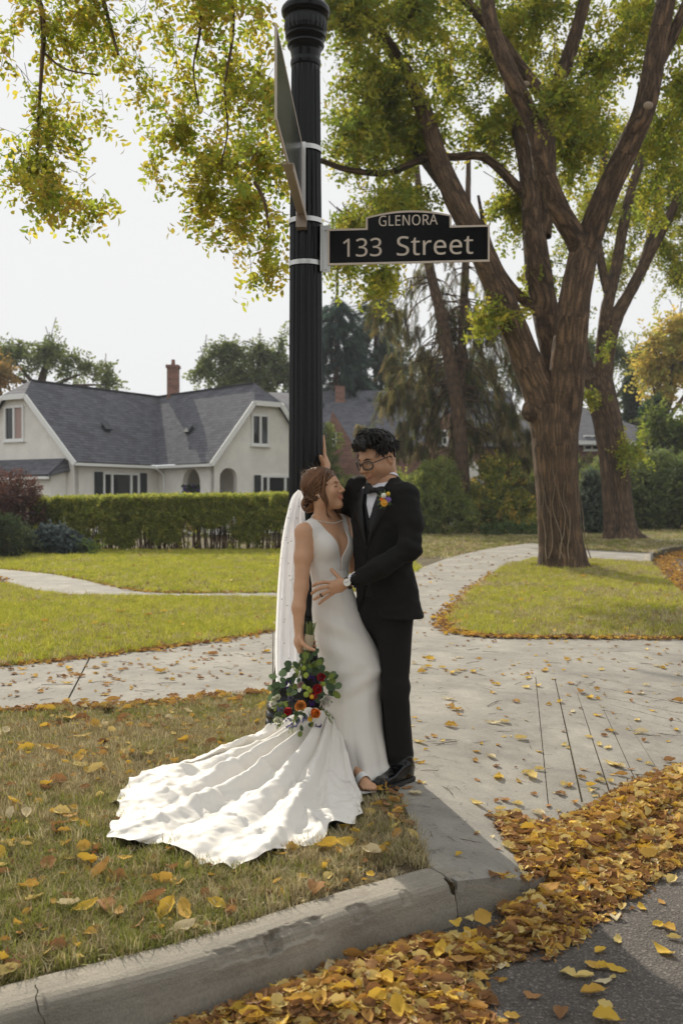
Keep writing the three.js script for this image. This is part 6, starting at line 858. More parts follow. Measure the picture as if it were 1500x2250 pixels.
// big elm on the grass island
{
  const b = gp(1238, 1256), d = -b.z, t = thing('elm_tree', 'large old elm with thick forked grey-brown trunk on the grass island', 'tree', b.clone().setY(0));
  const flare = (a, s) => { const k = exp(-s / 0.35); return 0.2 * k * pow(0.5 + 0.5 * cos(a * 5 + 0.8), 2) + barkWob(0.026, 8)(a, s); };
  const tr = [[1238, 1272, 66], [1236, 1240, 52], [1231, 1190, 46], [1225, 1100, 44], [1220, 1010, 47], [1217, 940, 49], [1216, 890, 42]], tp = tr.map(q => pt(q[0], q[1], d).sub(t.position));
  part('trunk', limb(tp, tr.map(q => pxr(q[2], d)), 64, 150, flare), M.bark, t);
  const S = (l, n, a) => stemOf(t, d, l, n, a ?? 0.022, 36);
  S([[1216, 1050, 26], [1208, 980, 42], [1192, 890, 42], [1155, 790, 37], [1115, 690, 33], [1078, 600, 31], [1043, 520, 29], [998, 432, 27, 0.2], [962, 345, 22, 0.5], [935, 255, 20, 0.7], [895, 165, 17, 0.8], [850, 95, 15, 0.8], [795, 25, 12, 0.7], [730, -80, 9, 0.4]]);
  S([[1015, 455, 20, 0.3], [972, 395, 20, 0.8], [930, 345, 16, 1.4], [880, 300, 12, 2], [800, 210, 9, 2.8]]);
  S([[1220, 960, 20], [1219, 880, 32, 0.2], [1215, 790, 31, 0.35], [1200, 700, 33, 0.5], [1182, 600, 34, 0.6], [1172, 510, 28, 0.8], [1165, 430, 24, 1], [1150, 340, 18, 1.3], [1125, 230, 14, 1.6], [1110, 90, 10, 1.9]]);
  S([[1224, 1050, 26], [1229, 965, 44, -0.05], [1242, 860, 45, -0.1], [1251, 750, 42, -0.2], [1263, 650, 38, -0.3], [1280, 560, 35, -0.3], [1290, 515, 22, -0.3], [1300, 490, 8, -0.3]]);
  S([[1264, 610, 18, -0.3], [1286, 545, 31, -0.32], [1332, 425, 29, -0.5], [1385, 310, 27, -0.8], [1416, 235, 25, -1], [1438, 120, 23, -1.1], [1462, 0, 20, -1.2], [1490, -140, 16, -1.2]]);
  S([[1272, 610, 14, -0.3], [1270, 540, 26, -0.36], [1228, 462, 25, -0.6], [1196, 380, 23, -0.8], [1172, 275, 21, -0.9], [1118, 160, 19, -1], [1080, 60, 16, -1], [1062, -60, 13, -1]]);
  S([[1200, 235, 18, 1.1], [1232, 165, 17, 1.0], [1262, 80, 16, 1.0], [1290, -30, 14, 1], [1305, -130, 11, 1]]); S([[1212, 230, 15, 0.9], [1155, 165, 16, 0.9], [1100, 90, 14, 0.9], [1040, 20, 11, 0.8], [950, -70, 6, 0.7]]);
  S([[1195, 520, 18, 0.8], [1205, 400, 17, 1], [1204, 300, 17, 1.1], [1203, 225, 18, 1.1]]);
  S([[1412, 200, 14, -1], [1470, 90, 13, -1], [1530, -40, 10, -1]]); S([[1164, 440, 14, 1.05], [1125, 400, 13, 1.1], [1060, 345, 11, 1.2], [1000, 345, 10, 1.2], [930, 350, 9, 1.1], [850, 380, 8, 0.9], [760, 372, 7, 0.7], [690, 350, 6, 0.4], [620, 362, 5, 0], [560, 402, 3.5, -0.2]], 'limb', 0.008);
  S([[1190, 690, 14, 0.6], [1130, 640, 13, 0.9], [1090, 580, 11, 1.2], [1064, 500, 7, 1.4], [1050, 430, 3, 1.5]], 'limb', 0.01);
  for (const [x, y, dd, r] of [[1155, 184, 0.55, 9], [1423, 232, -1.52, 11]]) { const c = pt(x, y, d + dd).sub(t.position); part('sawn_knot', new THREE.SphereGeometry(pxr(r, d), 14, 10).scale(0.95, 0.75, 0.45).translate(c.x, c.y, c.z), mat(0.3, 0.23, 0.16, 0.95), t); }
  { const c = pt(1166, 905, d - 0.12).sub(t.position); const g = new THREE.IcosahedronGeometry(pxr(19, d), 4), p = g.attributes.position; for (let i = 0; i < p.count; i++) { const k = 1 + 0.3 * fbm(p.getX(i) * 9, p.getY(i) * 9, p.getZ(i) * 9, 3); p.setXYZ(i, p.getX(i) * k * 1.1, p.getY(i) * k * 1.2, p.getZ(i) * k); } g.computeVertexNormals(); part('burl', g.translate(c.x, c.y, c.z), M.bark, t); }
  // climbing stems on the trunk
  { const R = rng(8), l = []; for (let i = 0; i < 6; i++) { const P = [], a0 = mix(-1.1, 1.1, R()), n = 6 + floor(R() * 5); for (let k = 0; k < n; k++) { const py = 1225 - k * 24, f = clamp((1272 - py) / 380) * 6, j = min(5, floor(f)), rr = pxr(mix(tr[j][2], tr[j + 1][2], f - j), d) + 0.028, cx = mix(tp[j].x, tp[j + 1].x, f - j), a = a0 + 0.13 * sin(k * (0.7 + 0.15 * i) + i * 2) + (R() - 0.5) * 0.16; P.push(V(cx + sin(a) * rr, pt(1230, py, d).y, tp[0].z + cos(a) * rr)); } l.push(limb(P, P.map((_, k) => 0.009 * (1 - k / n) + 0.003), 6, n * 4)); } part('climber_stems', merge(l), mat(0.24, 0.18, 0.12, 0.95), t); }
  const B = (x, y, dd, rx, ry, rz, n, dr) => [pt(x, y, d + dd), pxr(rx, d), pxr(ry, d), rz, n, dr];
  crown(t, [B(760, 60, 0, 120, 110, 1.5, 60), B(900, 60, 1, 150, 120, 2, 75), B(840, 230, 1, 140, 110, 1.8, 75), B(960, 180, 2.5, 130, 120, 2, 55), B(780, 330, 0.6, 110, 90, 1.5, 55), B(920, 330, 2, 120, 90, 1.8, 50), B(1060, 330, 2.6, 130, 110, 2, 55), B(1080, 140, 2.8, 140, 120, 2, 55), B(1180, 60, 3, 160, 130, 2.4, 50), B(1300, 180, 3.2, 150, 140, 2.2, 50), B(1400, 80, 3, 160, 140, 2.4, 50), B(1250, 330, 2.6, 120, 110, 2, 50), B(1200, 400, -0.4, 90, 80, 0.9, 16), B(1230, 250, -1.2, 80, 70, 0.8, 20), B(1130, 480, 1.6, 110, 70, 1.4, 38), B(1010, 500, 1.8, 90, 50, 1.2, 22), B(860, 470, 1, 130, 70, 1.5, 45), B(770, 560, 0.5, 90, 80, 1.2, 38, 0.9), B(840, 640, 1, 60, 50, 0.9, 10, 0.9), B(1420, 380, 3, 110, 150, 2, 40), B(1500, 240, 2, 110, 160, 2, 36), B(1090, 700, -0.4, 45, 16, 0.3, 5), B(1060, 720, -0.3, 40, 12, 0.3, 4), B(1000, -120, 1, 300, 120, 3, 100), B(1350, -120, 1.5, 260, 120, 3, 80), B(1180, 620, 1.4, 90, 60, 1, 10), B(1700, 60, 1, 220, 220, 4, 70)].map(q => (q[4] = Math.round(q[4] * 1.45), q)), 31, elmCols, { gap: 0.75, cut: -0.08, len: 1.1, tw: 1.1, per: 9, twigs: 0.4, size: 1.15 });
}
// long limb of foliage over the left of the lawn, from an elm whose trunk stands outside the view
{
  const d = 7.4, base = V(-3.8, 0, -7.52), t = thing('elm_tree', 'elm beyond the left edge, its thin yellow-green branches hanging into the sky', 'tree', base);
  const tr = [[-352, 1490, 90], [-354, 1400, 76], [-356, 1000, 66], [-352, 700, 58], [-340, 430, 50]]; const tp = tr.map(q => pt(q[0], q[1], 7.52).sub(base)); part('trunk', limb(tp, tr.map(q => pxr(q[2], d)), 32, 60, barkWob(0.02, 7)), M.bark, t);
  const S = (l, a = 0.006) => stemOf(t, d, l, 'limb', a, 10);
  S([[-340, 470, 44], [-180, 150, 32], [20, -50, 20], [180, -120, 11], [340, -140, 9], [520, -130, 7], [640, -60, 5]], 0.012); S([[40, -55, 8], [85, 0, 6], [96, 60, 5.5], [92, 150, 4.5], [86, 240, 3.5], [84, 320, 2.5]]); S([[430, -140, 3], [440, 60, 2.2], [425, 150, 1.6], [436, 230, 1]]); S([[505, -130, 4], [512, 70, 2.6], [494, 190, 2], [500, 290, 1.4], [486, 360, 0.8]]); S([[200, -115, 6], [230, 10, 4], [260, 120, 2.4]]); S([[92, 110, 2.4], [140, 150, 1.4], [215, 165, 0.7]]); S([[560, 400, 4], [580, 440, 3, 0], [590, 500, 2]]);
  const B = (x, y, dd, rx, ry, rz, n, dr = 0.8, sx, sy) => [pt(x, y, d + dd), pxr(rx, d), pxr(ry, d), rz, n, dr, sx === undefined ? undefined : pt(sx, sy, d + dd)];
  crown(t, [B(120, 110, 0, 90, 90, 0.9, 26, 0.8, 95, 0), B(60, 60, 0.4, 40, 80, 0.5, 5), B(210, 70, 0, 110, 70, 1, 32), B(330, 40, 0, 120, 60, 1, 36), B(460, 50, 0, 110, 60, 1, 36), B(570, 60, 0, 70, 80, 1, 30), B(100, 300, 0, 75, 70, 0.8, 32, 0.9, 90, 150), B(85, 400, 0, 80, 55, 0.8, 34, 0.9, 86, 200), B(120, 470, 0, 70, 40, 0.7, 18, 0.9, 86, 300), B(205, 488, 0, 38, 22, 0.4, 4), B(210, 240, 0, 80, 70, 0.9, 30, 0.8, 160, 60), B(300, 180, 0, 80, 60, 0.9, 24), B(315, 270, 0, 45, 30, 0.6, 8), B(265, 340, 0, 12, 25, 0.3, 1), B(390, 200, 0.3, 60, 60, 0.8, 11, 0.9, 352, 60), B(440, 180, 0.3, 40, 80, 0.8, 12, 0.9, 438, 30), B(510, 220, 0.3, 60, 90, 0.8, 30, 0.9, 505, 60), B(590, 250, 0.3, 55, 80, 0.9, 24), B(400, 330, 0.5, 70, 60, 0.9, 22, 0.9, 498, 190), B(340, 400, 0.5, 28, 60, 0.6, 4), B(470, 390, 0.5, 80, 50, 0.9, 30, 0.9, 498, 250), B(570, 390, 0.3, 70, 60, 0.9, 26, 0.8, 640, 350), B(450, 470, 0.4, 70, 45, 0.8, 20), B(540, 490, 0.3, 70, 60, 0.9, 34, 0.9, 580, 400), B(590, 560, 0.3, 50, 50, 0.8, 20, 0.9, 585, 480), B(520, 560, 0.3, 40, 26, 0.6, 4), B(580, 630, 0.3, 40, 30, 0.6, 10, 0.9, 590, 540), B(10, 350, 0, 30, 40, 0.5, 3), B(5, 170, 0, 14, 40, 0.4, 2), B(160, -70, 0, 200, 50, 0.9, 30), B(430, -70, 0, 240, 50, 0.9, 40), B(-300, -60, 0, 260, 200, 2, 90)].map(q => (q[4] = Math.round(q[4] * 0.8), q[1] *= 1.3, q[2] *= 1.15, q[3] *= 0.8, q[5] = 0.25, q[6] = undefined, q)), 57, elmTurn, { gap: 2.0, cut: -0.06, len: 0.5, tw: 0.25, per: 6, size: 0.56, mat: leafMat(1, 1, 1, 0.68) });
}
// second elm, farther along the street
{
  const b = gp(1363, 1184), d = -b.z, t = thing('elm_tree', 'smaller forked elm farther back beside the walk, right of the big elm', 'tree', b);
  const tr = [[1366, 1192, 46], [1362, 1165, 36], [1356, 1110, 31], [1347, 1010, 30], [1334, 930, 30], [1320, 870, 31], [1312, 830, 30]], tp = tr.map(q => pt(q[0], q[1], d).sub(b)); part('trunk', limb(tp, tr.map(q => pxr(q[2], d)), 48, 110, (a, s) => 0.25 * exp(-s / 0.4) * pow(0.5 + 0.5 * cos(a * 5), 2) + barkWob(0.03, 8)(a, s)), M.bark, t);
  const S = l => stemOf(t, d, l, 'limb', 0.025, 24);
  S([[1310, 870, 22], [1284, 800, 18], [1273, 720, 16], [1282, 620, 13], [1296, 540, 11], [1318, 430, 9], [1330, 300, 7]]); S([[1322, 850, 22], [1335, 760, 19], [1352, 700, 17], [1392, 625, 14], [1425, 560, 12], [1462, 490, 11], [1510, 390, 9]]); S([[1318, 830, 18], [1325, 740, 16], [1332, 680, 15], [1352, 590, 13], [1368, 500, 12], [1390, 400, 10], [1440, 280, 8]]); S([[1340, 660, 11], [1322, 590, 10], [1312, 500, 9], [1340, 380, 7]]); S([[1400, 610, 9], [1440, 480, 9], [1450, 380, 7], [1490, 300, 6]]);
  const B = (x, y, dd, rx, ry, rz, n, dr) => [pt(x, y, d + dd), pxr(rx, d), pxr(ry, d), rz, n, dr];
  crown(t, [B(1300, 480, 1, 70, 90, 2.5, 34), B(1400, 480, 2, 90, 100, 2.5, 40), B(1480, 440, 1, 70, 120, 2.5, 40), B(1450, 560, 2.5, 90, 60, 2, 28), B(1350, 600, 2.5, 60, 60, 2, 14), B(1490, 620, 2, 50, 50, 2, 16), B(1260, 540, 2, 60, 60, 2, 16), B(1420, 330, 1, 120, 100, 3, 50), B(1300, 320, 2, 120, 100, 3, 40), B(1550, 500, 0, 80, 160, 3, 40), B(1272, 700, -0.6, 16, 40, 0.4, 5), B(1330, 780, -0.7, 20, 20, 0.3, 2), B(1290, 880, -0.7, 18, 22, 0.4, 4), B(1372, 1010, -0.8, 26, 40, 0.5, 5), B(1400, 1000, -0.7, 20, 20, 0.4, 3)].map(q => (q[4] = Math.round(q[4] * 1.7), q)), 32, elmCols, { gap: 0.5, cut: -0.22, len: 1.3, tw: 1.4, size: 1.25, twigs: 0.4 });
}
// spruces
const needleM = leafMat(1, 1, 1, 0.45), SPY = [needleSpray(1, 34, 0.42, 0.1), needleSpray(2, 38, 0.5, 0.095), needleSpray(3, 30, 0.36, 0.11)];
function spruce(name, label, base, stems, rows, cols, opt = {}) {   // rows: [px, py(at stem), reach px, droop px, side, count] in the plane at depth d
  const t = thing(name, label, 'tree', base), R = rng(opt.seed ?? 5), d = -base.z, tw = [], mats = [[], [], []], cl = [[], [], []];
  stems.forEach(l => stemOf(t, d, l, 'trunk', opt.amp ?? 0.02, 20));
  for (const [x, y, reach, drop, n] of rows) for (let i = 0; i < n; i++) {
    let az = R() * 2 * PI; if (opt.openFront && sin(az) > 0.45) az = -az; const L = pxr(reach, d) * (0.55 + 0.6 * R()), h = pxr(drop, d) * (0.5 + R()), s = pt(x + (R() - 0.5) * 8, y + (R() - 0.5) * 26, d).sub(base), U = V(cos(az), 0, sin(az)), e = s.clone().addScaledVector(U, L).add(V(0, -h, 0)), m = s.clone().addScaledVector(U, L * 0.5).add(V(0, -h * 0.3 + 0.1 * L, 0)), up = e.clone().add(V(U.x * 0.3, 0.15, U.z * 0.3)), P = [s, m, e, up];
    tw.push(limb(P, [0.035, 0.022, 0.012, 0.004].map(q => q * (opt.tw ?? 1)), 5, 10)); const c = bez(P), k = floor((opt.dens ?? 7) * L) + 3;
    for (let j = 0; j < k; j++) { const u = mix(opt.from ?? 0.3, 1, sqrt(R())), p = c.getPoint(u), hang = V((R() - 0.5) * 0.7, -1 + (opt.stiff ?? 0) * R(), (R() - 0.5) * 0.7).addScaledVector(U, opt.stiff ?? 0.15).normalize(), v = floor(R() * 3), q = (opt.size ?? 1) * (0.7 + 0.7 * R()); mats[v].push(place(p.clone().add(V((R() - 0.5) * 0.35, (R() - 0.5) * 0.12, (R() - 0.5) * 0.35)), hang, R() * 6.28, q)); cl[v].push(shade(R, cols, 0.35)); if (R() < 0.65) { mats[v].push(place(p.clone().addScaledVector(hang, 0.35 * q), hang.clone().add(rdir(R).multiplyScalar(0.4)).normalize(), R() * 6.28, q)); cl[v].push(shade(R, cols, 0.35)); } }
  }
  part('branches', merge(tw), M.bark, t); mats.forEach((q, i) => q.length && stuffOn('crown', SPY[i], needleM, q, cl[i], t)); return t;
}
spruce('spruce_tree', 'drooping old spruce with two bare brown stems behind the groom', gp(1020, 1172), [[[1022, 1178, 22], [1020, 1120, 18], [1014, 1000, 16], [1003, 880, 17], [985, 780, 16], [968, 690, 14], [948, 610, 12], [935, 540, 11], [920, 420, 8], [905, 260, 4]], [[1012, 940, 13], [1010, 860, 12, 0.3], [1014, 760, 11, 0.4], [1018, 680, 10, 0.4], [1022, 590, 9, 0.4], [1026, 480, 8, 0.4], [1030, 300, 4, 0.4]]],
  [[938, 560, 90, 40, 5], [946, 610, 130, 70, 8], [955, 650, 150, 90, 8], [965, 690, 160, 110, 8], [975, 740, 170, 130, 9], [985, 790, 180, 150, 10], [994, 840, 180, 160, 10], [1003, 885, 190, 150, 9], [1008, 930, 170, 140, 6], [1012, 970, 130, 90, 3], [1022, 590, 90, 50, 5], [1018, 660, 120, 70, 7], [1016, 730, 150, 80, 9], [1014, 790, 160, 90, 9], [1010, 860, 170, 90, 9], [1026, 480, 70, 40, 4], [925, 450, 80, 40, 5]], [[0.26, 0.25, 0.09], [0.18, 0.2, 0.07], [0.34, 0.27, 0.11], [0.22, 0.18, 0.08]], { openFront: true, seed: 61, dens: 9, tw: 1.0, size: 1.15, from: 0.2 });
spruce('spruce_tree', 'dense dark blue-green spruce rising behind the lamp post', V(-0.4, 0, -64), [[[736, 1150, 10], [738, 900, 8], [740, 700, 4], [741, 560, 2]]], Array.from({ length: 17 }, (_, i) => [738, 660 + i * 18, 16 + i * 5.6, 10 + i * 2.6, 9]), [[0.06, 0.1, 0.08], [0.08, 0.13, 0.1], [0.05, 0.085, 0.065]], { seed: 62, dens: 7, stiff: 0.7, tw: 0.8, size: 1.7, from: 0.15 });
spruce('spruce_tree', 'tall dark spruce behind the gabled brick house', V(2.3, 0, -72), [[[822, 1150, 9], [824, 900, 7], [826, 640, 3]]], Array.from({ length: 15 }, (_, i) => [824, 650 + i * 19, 14 + i * 5, 10 + i * 2, 8]), [[0.04, 0.062, 0.04], [0.055, 0.08, 0.05]], { seed: 63, dens: 6, stiff: 0.7, tw: 0.8, size: 1.9, from: 0.15 });
// leafy trees behind the houses
const BIG = [sprig(11, 9, 0.9, 0.26, 0.08, true), sprig(12, 9, 0.9, 0.25, 0.085, true), sprig(13, 8, 0.8, 0.28, 0.08, true)];
function backTree(name, label, px, d, trunkR, blobs, cols, seed, opt = {}) { const b = V((px - 750) / FOCAL * d, 0, -d), t = thing(name, label, 'tree', b); const low = Math.max(...blobs.map(q => q[1] + q[3] * 0.2)), c0 = blobs.reduce((s, q) => s + q[0], 0) / blobs.length; part('trunk', limb([V(0, 0, 0), V(0.1, 2, 0), pt(px, low, d).sub(b), pt(c0, blobs[0][1], d).sub(b)], [trunkR * 1.3, trunkR, trunkR * 0.8, trunkR * 0.3], 14, 24, barkWob(0.02, 6)), M.bark, t); const lm = []; for (const q of blobs) lm.push(limb([pt(px, low + 10, d).sub(b), pt(mix(px, q[0], 0.5), mix(low, q[1], 0.4), d).sub(b), pt(q[0], q[1], d).sub(b)], [trunkR * 0.5, trunkR * 0.35, trunkR * 0.1], 8, 10)); part('limbs', merge(lm), M.bark, t); crown(t, blobs.map(q => [pt(q[0], q[1], d + (q[5] ?? 0)), pxr(q[2], d), pxr(q[3], d), pxr(q[2], d) * 0.8, q[4], 0.3]), seed, cols, { geos: BIG, gap: 0.35, cut: -0.14, len: 2, tw: 3, twigs: 0.35, per: 8, ...opt }); return t; }
const gr = [[0.19, 0.23, 0.08], [0.22, 0.25, 0.08], [0.15, 0.19, 0.07]], gold = [[0.6, 0.46, 0.09], [0.66, 0.48, 0.1], [0.5, 0.43, 0.09], [0.4, 0.4, 0.08]];
backTree('leafy_tree', 'rounded green tree behind the left end of the white house roof', 90, 66, 0.35, [[30, 790, 50, 45, 34], [110, 790, 60, 45, 40], [185, 820, 60, 40, 36], [235, 845, 30, 25, 12], [60, 830, 60, 40, 30], [140, 840, 80, 40, 40], [-40, 780, 60, 60, 30]], gr, 91, { cut: -0.02 });
backTree('leafy_tree', 'small orange-yellow tree at the far left above the roof', -5, 62, 0.25, [[5, 830, 34, 24, 22], [-40, 840, 40, 40, 20]], [[0.4, 0.24, 0.06], [0.3, 0.22, 0.06]], 92);
backTree('leafy_tree', 'broad airy green tree behind the chimney and the lamp post', 560, 68, 0.4, [[450, 815, 45, 35, 22], [500, 790, 50, 45, 32], [570, 790, 60, 60, 44], [620, 760, 40, 50, 30], [560, 850, 90, 40, 40], [640, 830, 50, 60, 40], [520, 840, 60, 30, 24], [680, 800, 50, 70, 36]], gr, 93, { cut: -0.02 });
backTree('leafy_tree', 'yellow autumn tree at the right edge beyond the street', 1455, 62, 0.32, [[1440, 770, 60, 60, 40], [1490, 740, 60, 60, 40], [1430, 830, 60, 50, 36], [1490, 820, 60, 60, 40], [1460, 880, 60, 40, 26], [1550, 780, 80, 100, 50], [1490, 920, 50, 40, 18]], gold, 94, { cut: -0.1 });
backTree('leafy_tree', 'green tree with dark arching limbs low at the right edge', 1470, 55, 0.25, [[1480, 960, 50, 40, 24], [1440, 940, 40, 40, 16], [1490, 1000, 40, 30, 14], [1540, 940, 60, 80, 30]], [[0.14, 0.2, 0.035], [0.2, 0.23, 0.04]], 95);
backTree('leafy_tree', 'light green tree far behind the second elm', 1330, 80, 0.35, [[1290, 780, 40, 60, 24], [1350, 790, 50, 60, 30], [1400, 800, 40, 60, 22], [1240, 790, 40, 60, 20], [1390, 880, 40, 50, 18]], [[0.15, 0.2, 0.045], [0.22, 0.24, 0.05]], 96);
backTree('leafy_tree', 'hazy green tree far behind the drooping spruce', 920, 85, 0.35, [[880, 800, 60, 60, 26], [950, 820, 60, 60, 26], [1060, 830, 60, 60, 26], [1130, 800, 50, 70, 24]], [[0.08, 0.12, 0.05], [0.1, 0.13, 0.05]], 97);
function column(label, px, pyTop, pyBot, rpx, d, cols, seed) { const b = V((px - 750) / FOCAL * d, 0, -d), t = thing('cedar_tree', label, 'tree', b), bl = []; part('trunk', limb([V(0, 0, 0), V(0, 2, 0), pt(px, pyTop + 20, d).sub(b)], [0.12, 0.1, 0.03], 8, 10), M.bark, t); for (let y = pyTop; y < pyBot; y += rpx * 0.8) bl.push([pt(px, y + rpx, d), pxr(rpx * (0.5 + 0.5 * sst(pyTop - 10, pyTop + 50, y)), d), pxr(rpx, d), pxr(rpx, d), 22, -0.6]); crown(t, bl, seed, cols, { geos: BIG, len: 0.5, tw: 1, twigs: 0.1, per: 7, size: 0.6 }); }
column('tall narrow dark cedar standing against the yellow tree', 1386, 822, 1000, 13, 70, [[0.035, 0.06, 0.03], [0.05, 0.075, 0.035]], 71); column('narrow green cedar pair, left one, at right of the brick house', 1424, 892, 1040, 12, 58, [[0.05, 0.085, 0.03]], 72); column('narrow green cedar pair, taller right one, at right of the brick house', 1443, 880, 1040, 12, 59, [[0.055, 0.09, 0.03]], 73);
// shrubs and hedges: leaf clumps over stems
const SM = [sprig(21, 10, 0.2, 0.055, 0.017, true), sprig(22, 10, 0.22, 0.05, 0.018, true), sprig(23, 9, 0.18, 0.06, 0.017, true)];
function shrub(name, label, cat, base, blobs, cols, seed, opt = {}) {   // blobs: [dx, y, dz, rx, ry, rz, n]
  const t = thing(name, label, cat, base, opt.group), R = rng(seed), mats = [[], [], []], cl = [[], [], []], st = [];
  for (const [x, y, z, rx, ry, rz, n] of blobs) { const k = opt.stems ?? 5; for (let i = 0; i < k; i++) { const e = V(x + (R() - 0.5) * rx, y + ry * 0.5 * R(), z + (R() - 0.5) * rz); st.push(limb([V(x * 0.75 + (R() - 0.5) * 0.25 * rx, -0.02, z * 0.75), e.clone().lerp(V(x, 0, z), 0.5).add(V((R() - 0.5) * 0.1, 0, 0)), e], [0.018, 0.013, 0.005], 5, 8)); }
    for (let i = 0; i < n; i++) { const d = rdir(R), q = pow(R(), 0.33), p = V(x + d.x * rx * q, y + d.y * ry * q, z + d.z * rz * q); if (p.y < 0.03) continue; if (fbm((p.x + base.x) * 2.2, p.y * 2.2, p.z * 2.2, 2) < (opt.cut ?? -0.2)) continue; const v = floor(R() * 3), dir = d.clone().add(rdir(R).multiplyScalar(0.8)).add(V(0, opt.up ?? 0.4, 0)).normalize(); mats[v].push(place(p, dir, R() * 6.28, (opt.size ?? 1) * (0.7 + 0.6 * R()))); cl[v].push(shade(R, cols)); } }
  part('stems', merge(st), M.bark, t); mats.forEach((q, i) => q.length && stuffOn('foliage', (opt.geos ?? SM)[i], elmLeaf, q, cl[i], t)); return t;
}
// clipped hedge before the white house
{
  const d0 = 27.0, x0 = (62 - 750) / FOCAL * d0, x1 = (655 - 750) / FOCAL * d0, b = V(-5, 0, -d0 - 0.5), t = thing('hedge', 'long clipped green hedge with bare stems below, in front of the white house', 'hedge', b), R = rng(66), mats = [[], [], []], cl = [[], [], []], st = [];
  const top = x => mix(1.26, 1.36, (x - x0) / (x1 - x0)) + 0.05 * fbm(x * 1.3, 2, 3, 3);
  for (let i = 0; i < 34000; i++) { const x = mix(x0, x1, R()), h = top(x), face = R(); let y, z; if (face < 0.34) { y = h - pow(R(), 2.2) * 0.22; z = (R() - 0.5) * 1.15; } else if (face < 0.8) { y = mix(0.06, h, pow(R(), 0.85)); z = 0.56 - pow(R(), 1.6) * 0.4 + 0.06 * fbm(x * 2, y * 3, 5, 3); } else { y = mix(0.3, h, sqrt(R())); z = (R() - 0.5) * 1.1; } if (fbm(x * 2.4, y * 2.4, z * 2, 2) < mix(0.0, -0.12, sst(0.1, 1.1, y))) continue; const v = floor(R() * 3); mats[v].push(place(V(x - b.x, y, z), V((R() - 0.5), 0.7 * R() + (y > h - 0.25 ? 0.7 : -0.1), 0.8 * R() + 0.1).normalize(), R() * 6.28, 0.7 + 0.7 * R())); cl[v].push(shade(R, [[0.3, 0.34, 0.06], [0.36, 0.37, 0.07], [0.24, 0.28, 0.05], [0.42, 0.4, 0.08]])); }
  for (let i = 0; i < 240; i++) { const x = mix(x0, x1, R()), z = (R() - 0.5) * 0.7, h = top(x) * (0.6 + 0.35 * R()); st.push(limb([V(x - b.x, -0.02, z), V(x - b.x + (R() - 0.5) * 0.15, h * 0.5, z + (R() - 0.5) * 0.1), V(x - b.x + (R() - 0.5) * 0.5, h, z + (R() - 0.5) * 0.4)], [0.02, 0.014, 0.005], 5, 7)); }
  part('stems', merge(st), M.bark, t); mats.forEach((q, i) => stuffOn('foliage', SM[i], elmLeaf, q, cl[i], t));
}
const GP = (x, y) => gp(x, y);
shrub('purple_shrub', 'purple-leaved shrub at the left end of the hedge', 'shrub', GP(28, 1212), [[0, 1.5, 0, 0.75, 0.6, 0.6, 900], [0.2, 1.0, 0, 0.7, 0.6, 0.6, 700], [-0.5, 0.8, 0, 0.6, 0.7, 0.6, 600], [0.1, 0.5, 0.1, 0.6, 0.5, 0.5, 300]], [[0.11, 0.05, 0.045], [0.16, 0.075, 0.055], [0.08, 0.045, 0.035], [0.2, 0.1, 0.07]], 201, { cut: -0.25 });
{ const SB = [needleSpray(7, 26, 0.2, 0.04), needleSpray(8, 24, 0.18, 0.045), needleSpray(9, 28, 0.22, 0.04)];
  shrub('dwarf_spruce', 'low blue-grey dwarf spruce before the hedge', 'shrub', GP(122, 1218), [[0, 0.3, 0, 0.62, 0.26, 0.45, 1000], [0.3, 0.2, 0.1, 0.55, 0.18, 0.4, 600], [-0.1, 0.5, 0, 0.32, 0.16, 0.25, 260]], [[0.11, 0.15, 0.15], [0.14, 0.18, 0.18], [0.08, 0.12, 0.115]], 202, { geos: SB, cut: -0.4, up: 0.1 });
  shrub('dwarf_conifer', 'small pale conifer beside the garden lamp between the elms', 'shrub', GP(1300, 1172), [[0, 1.3, 0, 0.5, 0.6, 0.5, 500], [0, 0.8, 0, 0.75, 0.5, 0.7, 700], [0, 1.9, 0, 0.25, 0.5, 0.25, 220], [0.1, 0.4, 0.1, 0.9, 0.4, 0.7, 500]], [[0.13, 0.17, 0.11], [0.1, 0.14, 0.09], [0.17, 0.2, 0.13]], 203, { geos: SB, size: 1.7, cut: -0.4, up: 0.7 }); }
const FERN = [0, 1, 2].map(s => { const R = rng(300 + s), o = []; for (let k = 0; k < 9; k++) { const a = k / 9 * 6.28 + R(), L = 0.38 + R() * 0.15; for (let j = 0; j < 14; j++) { const t = (j + 1) / 15, p = V(cos(a) * L * t, 0.32 * sin(t * 2.2) * L * 2, sin(a) * L * t); for (const q of [-1, 1]) o.push(leafLow(0.1 * (1 - t * 0.75), 0.014).rotateX(1.35).rotateY(-a + PI / 2 + q * 1.2).translate(p.x, p.y, p.z)); } } return merge(o); });
shrub('fern_clump', 'bright yellow-green fern clump at the left hedge foot', 'fern', GP(62, 1218), [[0, 0.12, 0, 0.5, 0.08, 0.3, 9]], [[0.26, 0.28, 0.04], [0.2, 0.24, 0.04]], 204, { geos: FERN, stems: 1, up: 2, cut: -1 }); shrub('fern_clump', 'small green fern clump right of the dwarf spruce', 'fern', GP(180, 1220), [[0, 0.06, 0, 0.45, 0.05, 0.25, 8]], [[0.13, 0.19, 0.035]], 205, { geos: FERN, stems: 1, up: 2, size: 0.7, cut: -1 });
shrub('dark_shrub', 'dark rounded shrub at the extreme left below the purple one', 'shrub', GP(8, 1226), [[0, 0.45, 0, 0.6, 0.45, 0.5, 700], [-0.5, 0.5, 0, 0.5, 0.45, 0.4, 400]], [[0.04, 0.06, 0.025], [0.055, 0.075, 0.03]], 206);
